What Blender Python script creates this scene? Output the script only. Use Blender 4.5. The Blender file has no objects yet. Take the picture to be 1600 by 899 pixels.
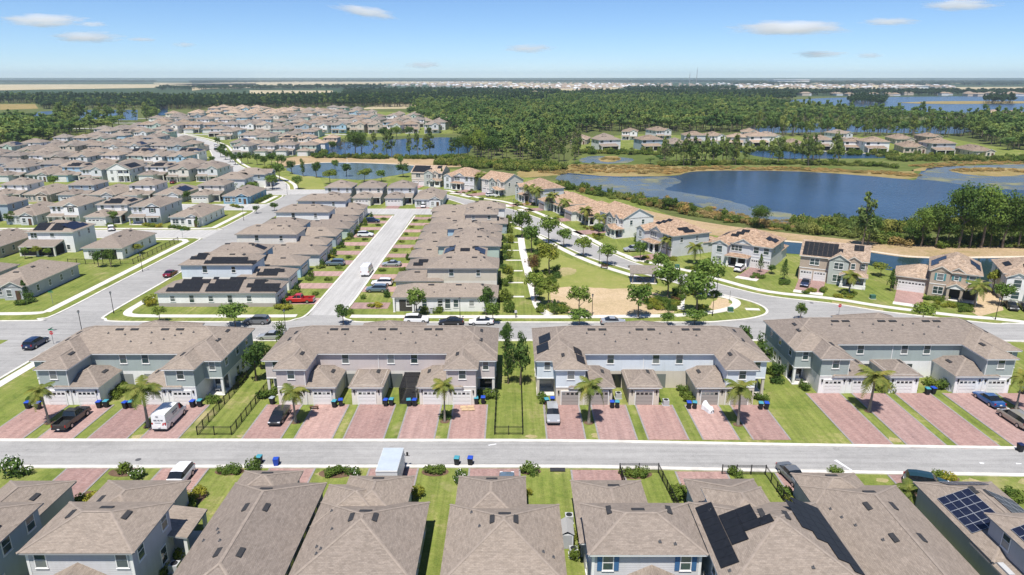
import bpy, math, random
from mathutils import Vector, Matrix
R = math.radians
rnd = random.Random(7)
scene = bpy.context.scene
COL = scene.collection

# ------------------------------------------------------------------ camera
CAM_H, FOCAL, PITCH = 45.0, 1067.0, R(17.1)          # metres, focal length in pixels of a 1600 px wide frame
cam_data = bpy.data.cameras.new('camera')
cam_data.lens = 36.0 * FOCAL / 1600.0
cam_data.sensor_width = 36.0
cam_data.clip_start = 0.5
cam_data.clip_end = 200000.0
camera = bpy.data.objects.new('camera', cam_data)
COL.objects.link(camera)
camera.location = (0, 0, CAM_H)
camera.rotation_euler = (R(90) - PITCH, 0, 0)
scene.camera = camera
scene.render.resolution_x, scene.render.resolution_y = 1024, 575

# ------------------------------------------------------------------ sky, sun, exposure
SUN_ELEV, SUN_AZ = R(67), R(194)                      # azimuth clockwise from +Y
world = bpy.data.worlds.new('World')
scene.world = world
world.use_nodes = True
wn, wl = world.node_tree.nodes, world.node_tree.links
wn.clear()
w_out = wn.new('ShaderNodeOutputWorld')
w_bg = wn.new('ShaderNodeBackground')
w_sky = wn.new('ShaderNodeTexSky')
w_sky.sky_type = 'NISHITA'
w_sky.sun_disc = False
w_sky.sun_elevation = SUN_ELEV
w_sky.sun_rotation = SUN_AZ
w_sky.altitude = 0
w_sky.air_density = 0.68
w_sky.dust_density = 0.0
w_sky.ozone_density = 9.5
w_bg.inputs['Strength'].default_value = 0.105
wl.new(w_sky.outputs[0], w_bg.inputs['Color'])
wl.new(w_bg.outputs[0], w_out.inputs['Surface'])
sun_data = bpy.data.lights.new('sun', 'SUN')
sun_data.energy = 5.0
sun_data.angle = R(0.53)
sun_data.color = (1.0, 0.955, 0.89)
sun = bpy.data.objects.new('sun', sun_data)
COL.objects.link(sun)
SUN_DIR = Vector((math.cos(SUN_ELEV) * math.sin(SUN_AZ), math.cos(SUN_ELEV) * math.cos(SUN_AZ), math.sin(SUN_ELEV)))
sun.rotation_euler = SUN_DIR.to_track_quat('Z', 'Y').to_euler()
sun.location = (0, -40, 120)
scene.view_settings.view_transform = 'Standard'
scene.view_settings.look = 'None'
scene.view_settings.exposure = 0.37
scene.view_settings.gamma = 1.0
scene.view_settings.use_curve_mapping = False
scene.cycles.max_bounces = 26
scene.cycles.diffuse_bounces = 2
scene.cycles.glossy_bounces = 2
scene.cycles.transmission_bounces = 2
scene.cycles.transparent_max_bounces = 6
scene.cycles.volume_bounces = 24
scene.cycles.use_denoising = True

# ------------------------------------------------------------------ helpers
SP, CP = math.sin(PITCH), math.cos(PITCH)
def at(px, py, z=0.0):
    """Point at height z that a pixel of the 1600 x 899 photograph looks at (used to survey the plan of the estate)."""
    u, v = (px - 800) / FOCAL, (py - 449.5) / FOCAL
    t = (CAM_H - z) / (SP + v * CP)
    return Vector((u * t, (CP - v * SP) * t, z))
def to_px(x, y, z=0.0):
    d = y * CP - (z - CAM_H) * SP
    return 800 + FOCAL * x / d, 449.5 - FOCAL * (y * SP + (z - CAM_H) * CP) / d

class MB:
    """collects faces (with material index and optional uv) and links them as ONE mesh object"""
    def __init__(s):
        s.v, s.f, s.m, s.uv, s.smooth = [], [], [], [], False
    def face(s, pts, mi=0, uv=None):
        n = len(s.v)
        s.v.extend([tuple(p) for p in pts])
        s.f.append(tuple(range(n, n + len(pts))))
        s.m.append(mi)
        s.uv.append(uv or [(p[0], p[1]) for p in pts])
        return s
    def box(s, x0, x1, y0, y1, z0, z1, mi=0, skip=''):
        a = [(x0, y0, z0), (x1, y0, z0), (x1, y1, z0), (x0, y1, z0), (x0, y0, z1), (x1, y0, z1), (x1, y1, z1), (x0, y1, z1)]
        for k, ids in (('b', (3, 2, 1, 0)), ('t', (4, 5, 6, 7)), ('s', (0, 1, 5, 4)), ('e', (1, 2, 6, 5)), ('n', (2, 3, 7, 6)), ('w', (3, 0, 4, 7))):
            if k in skip: continue
            p = [a[i] for i in ids]
            ax = (0, 1) if k in 'bt' else ((0, 2) if k in 'sn' else (1, 2))
            s.face(p, mi, [(q[ax[0]], q[ax[1]]) for q in p])
        return s
    def prism(s, poly, z0, z1, mi=0, top=True, bottom=False):
        n = len(poly)
        area = sum(poly[i][0] * poly[(i + 1) % n][1] - poly[(i + 1) % n][0] * poly[i][1] for i in range(n))
        if area < 0: poly = poly[::-1]
        for i in range(n):
            a, b = poly[i], poly[(i + 1) % n]
            L = math.hypot(b[0] - a[0], b[1] - a[1])
            s.face([(a[0], a[1], z0), (b[0], b[1], z0), (b[0], b[1], z1), (a[0], a[1], z1)], mi, [(0, z0), (L, z0), (L, z1), (0, z1)])
        if top: s.face([(p[0], p[1], z1) for p in poly], mi)
        if bottom: s.face([(p[0], p[1], z0) for p in poly[::-1]], mi)
        return s
    def tube(s, p0, p1, r0, r1, n=6, mi=0, cap=True):
        p0, p1 = Vector(p0), Vector(p1)
        d = (p1 - p0).normalized()
        q = d.to_track_quat('Z', 'X')
        r = [q @ Vector((math.cos(2 * math.pi * i / n), math.sin(2 * math.pi * i / n), 0)) for i in range(n)]
        for i in range(n):
            a, b = r[i], r[(i + 1) % n]
            s.face([p0 + a * r0, p0 + b * r0, p1 + b * r1, p1 + a * r1], mi)
        if cap:
            s.face([p1 + a * r1 for a in r], mi)
            s.face([p0 + a * r0 for a in r[::-1]], mi)
        return s
    def mesh(s, name, mats):
        me = bpy.data.meshes.new(name)
        me.from_pydata(s.v, [], s.f)
        for m in mats: me.materials.append(M[m] if isinstance(m, str) else m)
        if any(s.m): me.polygons.foreach_set('material_index', s.m)
        ul = me.uv_layers.new(name='uv')
        flat = [c for f in s.uv for p in f for c in p]
        ul.data.foreach_set('uv', flat)
        if s.smooth: me.polygons.foreach_set('use_smooth', [True] * len(s.f))
        me.update()
        return me
    def build(s, name, mats, parent=None, loc=(0, 0, 0), rz=0.0):
        if isinstance(mats, str) or not isinstance(mats, (list, tuple)): mats = [mats]
        return put(name, s.mesh(name, mats), parent, loc, rz)

def put(name, me, parent=None, loc=(0, 0, 0), rz=0.0):
    o = bpy.data.objects.new(name, me)
    COL.objects.link(o)
    o.location = loc
    if rz: o.rotation_euler = (0, 0, rz)
    if parent is not None: o.parent = parent
    return o
def empty(name, loc, rz=0.0):
    o = bpy.data.objects.new(name, None)
    COL.objects.link(o)
    o.location = loc
    o.rotation_euler = (0, 0, rz)
    o.empty_display_size = 0.5
    return o
LABELLED = []
def tag(o, label, cat, group=None, order=True):
    """order: when several things end up with the same label, tell them apart by their order from left to right"""
    o['label'] = label
    o['category'] = cat
    if group: o['group'] = group
    LABELLED.append((o, order))
    return o
def structure(o):
    o['kind'] = 'structure'
    return o
def stuff(o, label, cat):
    o['kind'] = 'stuff'
    o['label'] = label
    o['category'] = cat
    return o
def recolour(o, mats):
    for i, m in enumerate(mats):
        if m is None or i >= len(o.material_slots): continue
        o.material_slots[i].link = 'OBJECT'
        o.material_slots[i].material = M[m] if isinstance(m, str) else m
def kids(o): return KIDS.get(o.name, [])
KIDS = {}
def copy_tree(root, loc, rz, children):
    """copy of a thing with its parts and sub-parts (children: list of (object, [sub-objects]))"""
    r = root.copy(); COL.objects.link(r); r.location = loc; r.rotation_euler = (0, 0, rz)
    for c, subs in children:
        k = c.copy(); COL.objects.link(k); k.parent = r
        for g in subs:
            d = g.copy(); COL.objects.link(d); d.parent = k
    return r

# ------------------------------------------------------------------ materials
M = {}
def nodes_of(name):
    m = bpy.data.materials.new(name)
    m.use_nodes = True
    nt = m.node_tree
    return m, nt, nt.nodes, nt.links, nt.nodes['Principled BSDF']
def ramp(N, stops):
    r = N.new('ShaderNodeValToRGB')
    e = r.color_ramp.elements
    while len(e) > 1: e.remove(e[-1])
    e[0].position, e[0].color = stops[0][0], (*stops[0][1], 1)
    for p, c in stops[1:]:
        k = e.new(p); k.color = (*c, 1)
    return r
def noise(N, L, scale, detail=3.0, vec=None, rough=0.6):
    t = N.new('ShaderNodeTexNoise')
    t.inputs['Scale'].default_value = scale
    t.inputs['Detail'].default_value = detail
    t.inputs['Roughness'].default_value = rough
    if vec is not None: L.new(vec, t.inputs['Vector'])
    return t
def mixc(N, L, fac, a, b, mode='MIX'):
    x = N.new('ShaderNodeMix'); x.data_type = 'RGBA'; x.blend_type = mode
    for sock, val in ((x.inputs[0], fac), (x.inputs[6], a), (x.inputs[7], b)):
        if isinstance(val, (int, float)): sock.default_value = val
        elif isinstance(val, tuple): sock.default_value = (*val, 1)
        else: L.new(val, sock)
    return x.outputs[2]
def scaled(c, k): return tuple(min(1, v * k) for v in c)
def bump(N, L, P, height, strength, dist=0.05):
    b = N.new('ShaderNodeBump')
    b.inputs['Strength'].default_value = strength
    b.inputs['Distance'].default_value = dist
    L.new(height, b.inputs['Height'])
    L.new(b.outputs[0], P.inputs['Normal'])
def geo_pos(N): return N.new('ShaderNodeNewGeometry').outputs['Position']
def flat(name, c, rough=0.6, metal=0.0, spec=0.3, var=0.0, vscale=0.7, bmp=0.0, bscale=30.0):
    m, nt, N, L, P = nodes_of(name)
    P.inputs['Roughness'].default_value = rough
    P.inputs['Metallic'].default_value = metal
    P.inputs['Specular IOR Level'].default_value = spec
    P.inputs['Base Color'].default_value = (*c, 1)
    if var:
        n = noise(N, L, vscale, 4, geo_pos(N))
        r = ramp(N, [(0.3, scaled(c, 1 - var)), (0.7, scaled(c, 1 + var))])
        L.new(n.outputs[0], r.inputs[0])
        L.new(r.outputs[0], P.inputs['Base Color'])
    if bmp:
        n2 = noise(N, L, bscale, 2, geo_pos(N))
        bump(N, L, P, n2.outputs[0], bmp, 0.02)
    M[name] = m
    return m
def shingle(name, c1, c2, c3, bw, bh, big=0.12, bmp=0.5, mortar=0.012, paving=False):
    """rows of roof shingles or tiles; uv in metres along and up the slope"""
    m, nt, N, L, P = nodes_of(name)
    uv = N.new('ShaderNodeUVMap').outputs[0]
    oi = N.new('ShaderNodeObjectInfo')
    b = N.new('ShaderNodeTexBrick')
    b.offset = 0.5
    b.inputs['Scale'].default_value = 1.0
    b.inputs['Brick Width'].default_value = bw
    b.inputs['Row Height'].default_value = bh
    b.inputs['Mortar Size'].default_value = mortar
    b.inputs['Mortar Smooth'].default_value = 0.3
    b.inputs['Color1'].default_value = (*c1, 1)
    b.inputs['Color2'].default_value = (*c2, 1)
    b.inputs['Mortar'].default_value = (*scaled(c1, 0.78), 1)
    L.new(uv, b.inputs['Vector'])
    n1 = noise(N, L, 0.45, 5, uv)
    r1 = ramp(N, [(0.35, (0, 0, 0)), (0.68, (1, 1, 1))])
    L.new(n1.outputs[0], r1.inputs[0])
    n2 = noise(N, L, 3.2, 2, uv, 0.8)
    r2 = ramp(N, [(0.32, (1 - big,) * 3), (0.7, (1 + big,) * 3)])
    L.new(n2.outputs[0], r2.inputs[0])
    wn_ = N.new('ShaderNodeTexVoronoi'); wn_.inputs['Scale'].default_value = 1.0
    mp = N.new('ShaderNodeMapping'); mp.inputs['Scale'].default_value = (1 / (bw * 1.6), 1 / bh, 1)
    L.new(uv, mp.inputs[0]); L.new(mp.outputs[0], wn_.inputs['Vector'])
    r3 = ramp(N, [(0.0, (1 - big * 1.6,) * 3), (1.0, (1 + big * 1.6,) * 3)])
    sep = N.new('ShaderNodeSeparateColor'); L.new(wn_.outputs['Color'], sep.inputs[0])
    L.new(sep.outputs[0], r3.inputs[0])
    c = mixc(N, L, r1.outputs[0], b.outputs['Color'], c3)
    c = mixc(N, L, 0.55, c, b.outputs['Color'])
    c = mixc(N, L, 1.0, c, r2.outputs[0], 'MULTIPLY')
    c = mixc(N, L, 1.0, c, r3.outputs[0], 'MULTIPLY')
    ro = ramp(N, [(0, (0.88, 0.88, 0.89)), (1, (1.1, 1.09, 1.06))])
    L.new(oi.outputs['Random'], ro.inputs[0])
    c = mixc(N, L, 1.0, c, ro.outputs[0], 'MULTIPLY')
    pos = geo_pos(N)
    if paving:   # oil drips and tyre scuffs
        n8 = noise(N, L, 0.75, 5, pos, 0.7); r8 = ramp(N, [(0.6, (1, 1, 1)), (0.74, (0.66, 0.66, 0.67))]); L.new(n8.outputs[0], r8.inputs[0])
        c = mixc(N, L, 1.0, c, r8.outputs[0], 'MULTIPLY')
        mp8 = N.new('ShaderNodeMapping'); mp8.inputs['Scale'].default_value = (1.3, 0.1, 1); L.new(pos, mp8.inputs[0])
        n9 = noise(N, L, 1.0, 3, mp8.outputs[0]); r9 = ramp(N, [(0.35, (0.86, 0.86, 0.87)), (0.6, (1.06, 1.06, 1.06))]); L.new(n9.outputs[0], r9.inputs[0])
        c = mixc(N, L, 1.0, c, r9.outputs[0], 'MULTIPLY')
    else:        # algae streaks and weathering running down the slope
        mp8 = N.new('ShaderNodeMapping'); mp8.inputs['Scale'].default_value = (1.1, 0.14, 1); L.new(uv, mp8.inputs[0])
        n9 = noise(N, L, 1.0, 4, mp8.outputs[0]); r9 = ramp(N, [(0.4, (1.02, 1.02, 1.02)), (0.8, (0.92, 0.92, 0.925))]); L.new(n9.outputs[0], r9.inputs[0])
        c = mixc(N, L, 1.0, c, r9.outputs[0], 'MULTIPLY')
    L.new(c, P.inputs['Base Color'])
    P.inputs['Roughness'].default_value = 0.9
    P.inputs['Specular IOR Level'].default_value = 0.15
    bump(N, L, P, b.outputs['Fac'], -bmp, 0.03)
    M[name] = m
    return m
def wallmat(name, c, lap=0.0):
    m, nt, N, L, P = nodes_of(name)
    pos = geo_pos(N)
    n = noise(N, L, 0.5, 5, pos)
    r = ramp(N, [(0.3, scaled(c, 0.93)), (0.7, scaled(c, 1.05))])
    L.new(n.outputs[0], r.inputs[0])
    # faint rain streaks
    mp = N.new('ShaderNodeMapping'); mp.inputs['Scale'].default_value = (2.6, 2.6, 0.18); L.new(pos, mp.inputs[0])
    n2 = noise(N, L, 1.0, 3, mp.outputs[0])
    r2 = ramp(N, [(0.5, (1, 1, 1)), (0.85, (0.9, 0.895, 0.88))])
    L.new(n2.outputs[0], r2.inputs[0])
    col = mixc(N, L, 1.0, r.outputs[0], r2.outputs[0], 'MULTIPLY')
    L.new(col, P.inputs['Base Color'])
    P.inputs['Roughness'].default_value = 0.85
    P.inputs['Specular IOR Level'].default_value = 0.2
    if lap:
        sp = N.new('ShaderNodeSeparateXYZ'); L.new(pos, sp.inputs[0])
        mo = N.new('ShaderNodeMath'); mo.operation = 'MODULO'; mo.inputs[1].default_value = lap
        L.new(sp.outputs[2], mo.inputs[0])
        mu = N.new('ShaderNodeMath'); mu.operation = 'MULTIPLY'; mu.inputs[1].default_value = -1.0 / lap
        L.new(mo.outputs[0], mu.inputs[0])
        bump(N, L, P, mu.outputs[0], 0.9, 0.03)
    else:
        n3 = noise(N, L, 22, 2, pos)
        bump(N, L, P, n3.outputs[0], 0.25, 0.02)
    M[name] = m
    return m
def groundmat(name, cols, s1, s2, s3=None, tint=None, bmp=0.3, rough=0.95, stripes=False, stains=None):
    """three scales of noise through a ramp of real colours"""
    m, nt, N, L, P = nodes_of(name)
    pos = geo_pos(N)
    a = noise(N, L, s1, 5, pos); b = noise(N, L, s2, 4, pos)
    ad = N.new('ShaderNodeMath'); ad.operation = 'MULTIPLY_ADD'
    L.new(a.outputs[0], ad.inputs[0]); ad.inputs[1].default_value = 0.62
    mu = N.new('ShaderNodeMath'); mu.operation = 'MULTIPLY'; mu.inputs[1].default_value = 0.38
    L.new(b.outputs[0], mu.inputs[0]); L.new(mu.outputs[0], ad.inputs[2])
    k = len(cols)
    r = ramp(N, [(0.34 + 0.32 * i / (k - 1), c) for i, c in enumerate(cols)])
    L.new(ad.outputs[0], r.inputs[0])
    col = r.outputs[0]
    if s3:
        n3 = noise(N, L, s3, 3, pos)
        r3 = ramp(N, [(0.3, (0.8, 0.8, 0.8)), (0.7, (1.18, 1.18, 1.18))])
        L.new(n3.outputs[0], r3.inputs[0])
        col = mixc(N, L, 1.0, col, r3.outputs[0], 'MULTIPLY')
    if stains:    # wheel tracks, patches and drips
        mp = N.new('ShaderNodeMapping'); mp.inputs['Scale'].default_value = (*stains, 1); L.new(pos, mp.inputs[0])
        n6 = noise(N, L, 1.0, 3, mp.outputs[0]); r6 = ramp(N, [(0.35, (0.88, 0.88, 0.88)), (0.62, (1.06, 1.06, 1.06))]); L.new(n6.outputs[0], r6.inputs[0])
        col = mixc(N, L, 1.0, col, r6.outputs[0], 'MULTIPLY')
        n7 = noise(N, L, 0.5, 6, pos, 0.75); r7 = ramp(N, [(0.62, (1, 1, 1)), (0.7, (0.78, 0.78, 0.79))]); L.new(n7.outputs[0], r7.inputs[0])
        col = mixc(N, L, 1.0, col, r7.outputs[0], 'MULTIPLY')
    if stripes:   # mowing tracks
        mp = N.new('ShaderNodeMapping'); mp.inputs['Rotation'].default_value = (0, 0, 0.35); mp.inputs['Scale'].default_value = (1.7, 0.05, 1); L.new(pos, mp.inputs[0])
        n6 = noise(N, L, 1.0, 2, mp.outputs[0]); r6 = ramp(N, [(0.35, (0.84, 0.85, 0.84)), (0.65, (1.14, 1.12, 1.1))]); L.new(n6.outputs[0], r6.inputs[0])
        col = mixc(N, L, 1.0, col, r6.outputs[0], 'MULTIPLY')
    if tint:
        n4 = noise(N, L, tint[0], 4, pos)
        r4 = ramp(N, [(tint[2], (0, 0, 0)), (tint[2] + 0.1, (1, 1, 1))])
        L.new(n4.outputs[0], r4.inputs[0])
        col = mixc(N, L, r4.outputs[0], col, tint[1])
    L.new(col, P.inputs['Base Color'])
    P.inputs['Roughness'].default_value = rough
    P.inputs['Specular IOR Level'].default_value = 0.1
    if bmp:
        n5 = noise(N, L, 7.0, 4, pos)
        bump(N, L, P, n5.outputs[0], bmp, 0.1)
    M[name] = m
    return m
def leafmat(name, c1, c2, c3, transl=0.3, nscale=0.9, wild=False):
    m = bpy.data.materials.new(name); m.use_nodes = True
    nt = m.node_tree; N, L = nt.nodes, nt.links; N.clear()
    out = N.new('ShaderNodeOutputMaterial')
    oi = N.new('ShaderNodeObjectInfo')
    pos = geo_pos(N)
    n = noise(N, L, nscale, 3, pos)
    r = ramp(N, [(0.3, c1), (0.52, c2), (0.75, c3)])
    L.new(n.outputs[0], r.inputs[0])
    ro = ramp(N, [(0, (0.6, 0.72, 0.7)), (0.4, (0.92, 1, 0.95)), (0.75, (1.2, 1.12, 0.95)), (1, (1.45, 1.22, 1.05))] if wild else [(0, (0.78, 0.84, 0.8)), (0.5, (1, 1, 1)), (1, (1.28, 1.12, 0.95))])
    L.new(oi.outputs['Random'], ro.inputs[0])
    c = mixc(N, L, 1.0, r.outputs[0], ro.outputs[0], 'MULTIPLY')
    d = N.new('ShaderNodeBsdfDiffuse'); t = N.new('ShaderNodeBsdfTranslucent')
    L.new(c, d.inputs['Color']); L.new(mixc(N, L, 1.0, c, (1.25, 1.3, 0.7), 'MULTIPLY'), t.inputs['Color'])
    mx = N.new('ShaderNodeMixShader'); mx.inputs[0].default_value = transl
    L.new(d.outputs[0], mx.inputs[1]); L.new(t.outputs[0], mx.inputs[2])
    L.new(mx.outputs[0], out.inputs['Surface'])
    M[name] = m
    return m
def watermat(name, deep, rough, wave, wscale, pads=None, spec=0.5):
    m, nt, N, L, P = nodes_of(name)
    pos = geo_pos(N)
    n0 = noise(N, L, 0.012, 3, pos)
    r0 = ramp(N, [(0.35, scaled(deep, 0.8)), (0.65, scaled(deep, 1.25))])
    L.new(n0.outputs[0], r0.inputs[0])
    col = r0.outputs[0]
    rg = None
    if pads:
        n1 = noise(N, L, pads[0], 6, pos, 0.72)
        r1 = ramp(N, [(pads[2], (0, 0, 0)), (pads[2] + pads[3], (1, 1, 1))])
        L.new(n1.outputs[0], r1.inputs[0])
        col = mixc(N, L, r1.outputs[0], col, pads[1])
        ma = N.new('ShaderNodeMath'); ma.operation = 'MULTIPLY_ADD'; ma.inputs[1].default_value = 0.6; ma.inputs[2].default_value = rough
        L.new(r1.outputs[0], ma.inputs[0]); L.new(ma.outputs[0], P.inputs['Roughness'])
    else:
        P.inputs['Roughness'].default_value = rough
    L.new(col, P.inputs['Base Color'])
    P.inputs['IOR'].default_value = 1.33
    P.inputs['Specular IOR Level'].default_value = spec
    w = noise(N, L, wscale, 4, pos)
    bump(N, L, P, w.outputs[0], wave, 0.3)
    M[name] = m
    return m

shingle('shingle', (0.232, 0.192, 0.16), (0.285, 0.24, 0.204), (0.26, 0.217, 0.183), 0.30, 0.15, 0.07, 0.45)
shingle('shingle_grey', (0.208, 0.179, 0.156), (0.258, 0.225, 0.198), (0.235, 0.203, 0.178), 0.30, 0.15, 0.07, 0.45)
shingle('shingle_warm', (0.25, 0.202, 0.162), (0.305, 0.25, 0.206), (0.278, 0.227, 0.184), 0.30, 0.15, 0.07, 0.45)
shingle('tile_roof', (0.31, 0.2, 0.13), (0.46, 0.34, 0.25), (0.39, 0.275, 0.2), 0.34, 0.36, 0.17, 0.7, 0.03)
shingle('tile_roof_pale', (0.33, 0.24, 0.17), (0.43, 0.335, 0.26), (0.38, 0.29, 0.22), 0.34, 0.36, 0.15, 0.7, 0.03)
shingle('tile_roof_brown', (0.235, 0.175, 0.13), (0.315, 0.245, 0.19), (0.275, 0.21, 0.16), 0.34, 0.36, 0.15, 0.7, 0.03)
shingle('pavers', (0.305, 0.188, 0.168), (0.36, 0.245, 0.222), (0.332, 0.217, 0.195), 0.24, 0.12, 0.07, 0.2, 0.006, True)
shingle('pavers_worn', (0.35, 0.225, 0.2), (0.41, 0.285, 0.258), (0.38, 0.255, 0.23), 0.24, 0.12, 0.07, 0.2, 0.006, True)
flat('paver_border', (0.27, 0.25, 0.245), 0.9, var=0.15, vscale=3)
flat('ridge', (0.275, 0.228, 0.19), 0.9, var=0.15, vscale=2)
flat('ridge_tile', (0.46, 0.33, 0.25), 0.9, var=0.2, vscale=2)
for nm, c in dict(w_white=(0.80, 0.79, 0.77), w_cream=(0.70, 0.66, 0.60), w_sage=(0.36, 0.41, 0.395), w_mauve=(0.55, 0.49, 0.47), w_paleblue=(0.64, 0.69, 0.73),
                  w_beige=(0.52, 0.45, 0.38), w_tan=(0.45, 0.37, 0.29), w_grey=(0.44, 0.45, 0.46), w_bluegrey=(0.36, 0.43, 0.48), w_blue=(0.24, 0.41, 0.53),
                  w_skyblue=(0.40, 0.56, 0.66), w_green=(0.47, 0.57, 0.50), w_greengrey=(0.43, 0.46, 0.42), w_stone=(0.40, 0.36, 0.33), w_lightgrey=(0.60, 0.61, 0.62),
                  w_palegrey=(0.66, 0.67, 0.68), w_sand=(0.6, 0.54, 0.45)).items():
    wallmat(nm, c)
wallmat('siding_grey', (0.50, 0.50, 0.50), 0.19)
wallmat('siding_blue', (0.40, 0.46, 0.51), 0.19)
wallmat('siding_white', (0.68, 0.68, 0.68), 0.19)
flat('trim_white', (0.78, 0.77, 0.74), 0.6, var=0.05, vscale=1)
flat('trim_cream', (0.66, 0.64, 0.58), 0.6, var=0.05, vscale=1)
flat('trim_brown', (0.27, 0.23, 0.2), 0.7)
flat('trim_grey', (0.33, 0.33, 0.33), 0.7)
flat('glass_dark', (0.018, 0.023, 0.027), 0.08, spec=0.6)
flat('glass_green', (0.05, 0.085, 0.085), 0.08, spec=0.6)
for nm_ in ('glass_dark', 'glass_green'):
    nt_ = M[nm_].node_tree; oi_ = nt_.nodes.new('ShaderNodeObjectInfo'); c0_ = tuple(nt_.nodes['Principled BSDF'].inputs['Base Color'].default_value)[:3]
    rp_ = ramp(nt_.nodes, [(0.0, scaled(c0_, 0.5)), (0.55, c0_), (0.7, (0.13, 0.145, 0.145)), (1.0, (0.3, 0.31, 0.3))]); nt_.links.new(oi_.outputs['Random'], rp_.inputs[0]); nt_.links.new(rp_.outputs[0], nt_.nodes['Principled BSDF'].inputs['Base Color'])
flat('screen', (0.018, 0.019, 0.021), 0.7, spec=0.1)
flat('porch_shade', (0.06, 0.055, 0.05), 0.9)  # dark colour painted in for the shade inside porches and entries
flat('door_white', (0.72, 0.71, 0.69), 0.55)
flat('door_taupe', (0.34, 0.31, 0.285), 0.6)
flat('door_brown', (0.10, 0.055, 0.035), 0.6)
flat('shutter_blue', (0.045, 0.13, 0.27), 0.6)
flat('shutter_teal', (0.09, 0.25, 0.27), 0.6)
flat('shutter_dark', (0.035, 0.03, 0.035), 0.6)
flat('vent_dark', (0.035, 0.035, 0.037), 0.7, var=0.2, vscale=4)
flat('pipe_grey', (0.25, 0.25, 0.25), 0.5)
flat('lead', (0.09, 0.09, 0.095), 0.6)
flat('solar', (0.012, 0.013, 0.016), 0.45, spec=0.3, var=0.3, vscale=3)
flat('solar_blue', (0.012, 0.016, 0.036), 0.3, spec=0.4, var=0.25, vscale=3)
flat('solar_grid', (0.5, 0.52, 0.55), 0.4, 0.4)
flat('black_metal', (0.012, 0.012, 0.013), 0.5)
flat('grey_metal', (0.35, 0.36, 0.37), 0.4, 0.7)
flat('steel_box', (0.42, 0.43, 0.44), 0.5)
flat('concrete', (0.60, 0.57, 0.52), 0.9, var=0.12, vscale=0.6, bmp=0.2)
flat('kerb', (0.60, 0.575, 0.525), 0.9, var=0.16, vscale=0.8, bmp=0.2)
flat('paint_white', (0.75, 0.75, 0.73), 0.7, var=0.1, vscale=3)
groundmat('asphalt', [(0.275, 0.27, 0.262), (0.325, 0.318, 0.308), (0.365, 0.357, 0.345)], 0.07, 0.9, 14.0, bmp=0.15, stains=(0.05, 1.4))
groundmat('asphalt_old', [(0.37, 0.362, 0.35), (0.415, 0.405, 0.39), (0.45, 0.44, 0.425)], 0.07, 0.7, 14.0, bmp=0.15, stains=(1.4, 0.05))
groundmat('grass', [(0.1, 0.142, 0.03), (0.15, 0.188, 0.042), (0.192, 0.218, 0.058), (0.29, 0.265, 0.115)], 0.16, 1.3, 6.0, (0.1, (0.335, 0.29, 0.145), 0.62), stripes=True)
groundmat('grass_lush', [(0.085, 0.15, 0.02), (0.125, 0.195, 0.03), (0.165, 0.22, 0.045)], 0.2, 1.4, 6.0, stripes=True)
groundmat('grass_dry', [(0.21, 0.22, 0.075), (0.28, 0.26, 0.11), (0.35, 0.29, 0.15), (0.41, 0.33, 0.2)], 0.12, 0.8, 4.0)
groundmat('park_lawn', [(0.185, 0.215, 0.05), (0.235, 0.25, 0.07), (0.3, 0.275, 0.105)], 0.06, 0.5, 4.0)
groundmat('bare_earth', [(0.37, 0.29, 0.165), (0.46, 0.35, 0.22), (0.52, 0.40, 0.27)], 0.08, 0.7, 3.0)
groundmat('bank', [(0.24, 0.2, 0.085), (0.34, 0.25, 0.14), (0.40, 0.29, 0.18), (0.36, 0.3, 0.13)], 0.06, 0.5, 2.0)
groundmat('marsh', [(0.15, 0.135, 0.04), (0.24, 0.19, 0.07), (0.31, 0.23, 0.105), (0.2, 0.2, 0.06)], 0.045, 0.25, 1.2)
groundmat('mulch', [(0.09, 0.055, 0.035), (0.14, 0.09, 0.06), (0.18, 0.12, 0.08)], 0.7, 4.0)
groundmat('scrub', [(0.07, 0.10, 0.025), (0.11, 0.14, 0.035), (0.19, 0.19, 0.07)], 0.02, 0.15, 1.0)
groundmat('woodland_floor', [(0.07, 0.09, 0.03), (0.10, 0.12, 0.038), (0.14, 0.145, 0.055)], 0.006, 0.05, 0.4, (0.0011, (0.30, 0.26, 0.15), 0.66))
groundmat('far_land', [(0.028, 0.052, 0.028), (0.042, 0.07, 0.036), (0.065, 0.088, 0.045)], 0.0012, 0.008, None, (0.0006, (0.2, 0.18, 0.11), 0.68), bmp=0)
groundmat('field', [(0.33, 0.28, 0.16), (0.42, 0.35, 0.22), (0.48, 0.42, 0.3)], 0.008, 0.08, None, (0.01, (0.16, 0.19, 0.07), 0.6))
groundmat('sand', [(0.5, 0.42, 0.32), (0.58, 0.5, 0.39), (0.65, 0.56, 0.45)], 0.03, 0.4, 2.0)
watermat('lake_water', (0.024, 0.05, 0.092), 0.18, 0.9, 0.45, None, 0.32)
watermat('lake_shallow', (0.105, 0.13, 0.142), 0.25, 0.4, 0.6, (0.055, (0.20, 0.20, 0.115), 0.50, 0.13), 0.4)
watermat('pond_water', (0.02, 0.055, 0.11), 0.2, 0.7, 0.5, None, 0.28)
watermat('far_water', (0.05, 0.08, 0.12), 0.25, 0.6, 0.3, None, 0.25)
watermat('pond_pale', (0.085, 0.12, 0.125), 0.2, 0.5, 0.5, None, 0.3)
watermat('canal_water', (0.022, 0.045, 0.05), 0.06, 0.12, 0.3)
leafmat('leaf_oak', (0.103, 0.17, 0.04), (0.16, 0.24, 0.055), (0.263, 0.33, 0.088))
leafmat('leaf_dark', (0.054, 0.102, 0.029), (0.089, 0.15, 0.039), (0.15, 0.206, 0.062))
leafmat('leaf_pine', (0.104, 0.16, 0.05), (0.162, 0.216, 0.067), (0.26, 0.296, 0.106))
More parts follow.
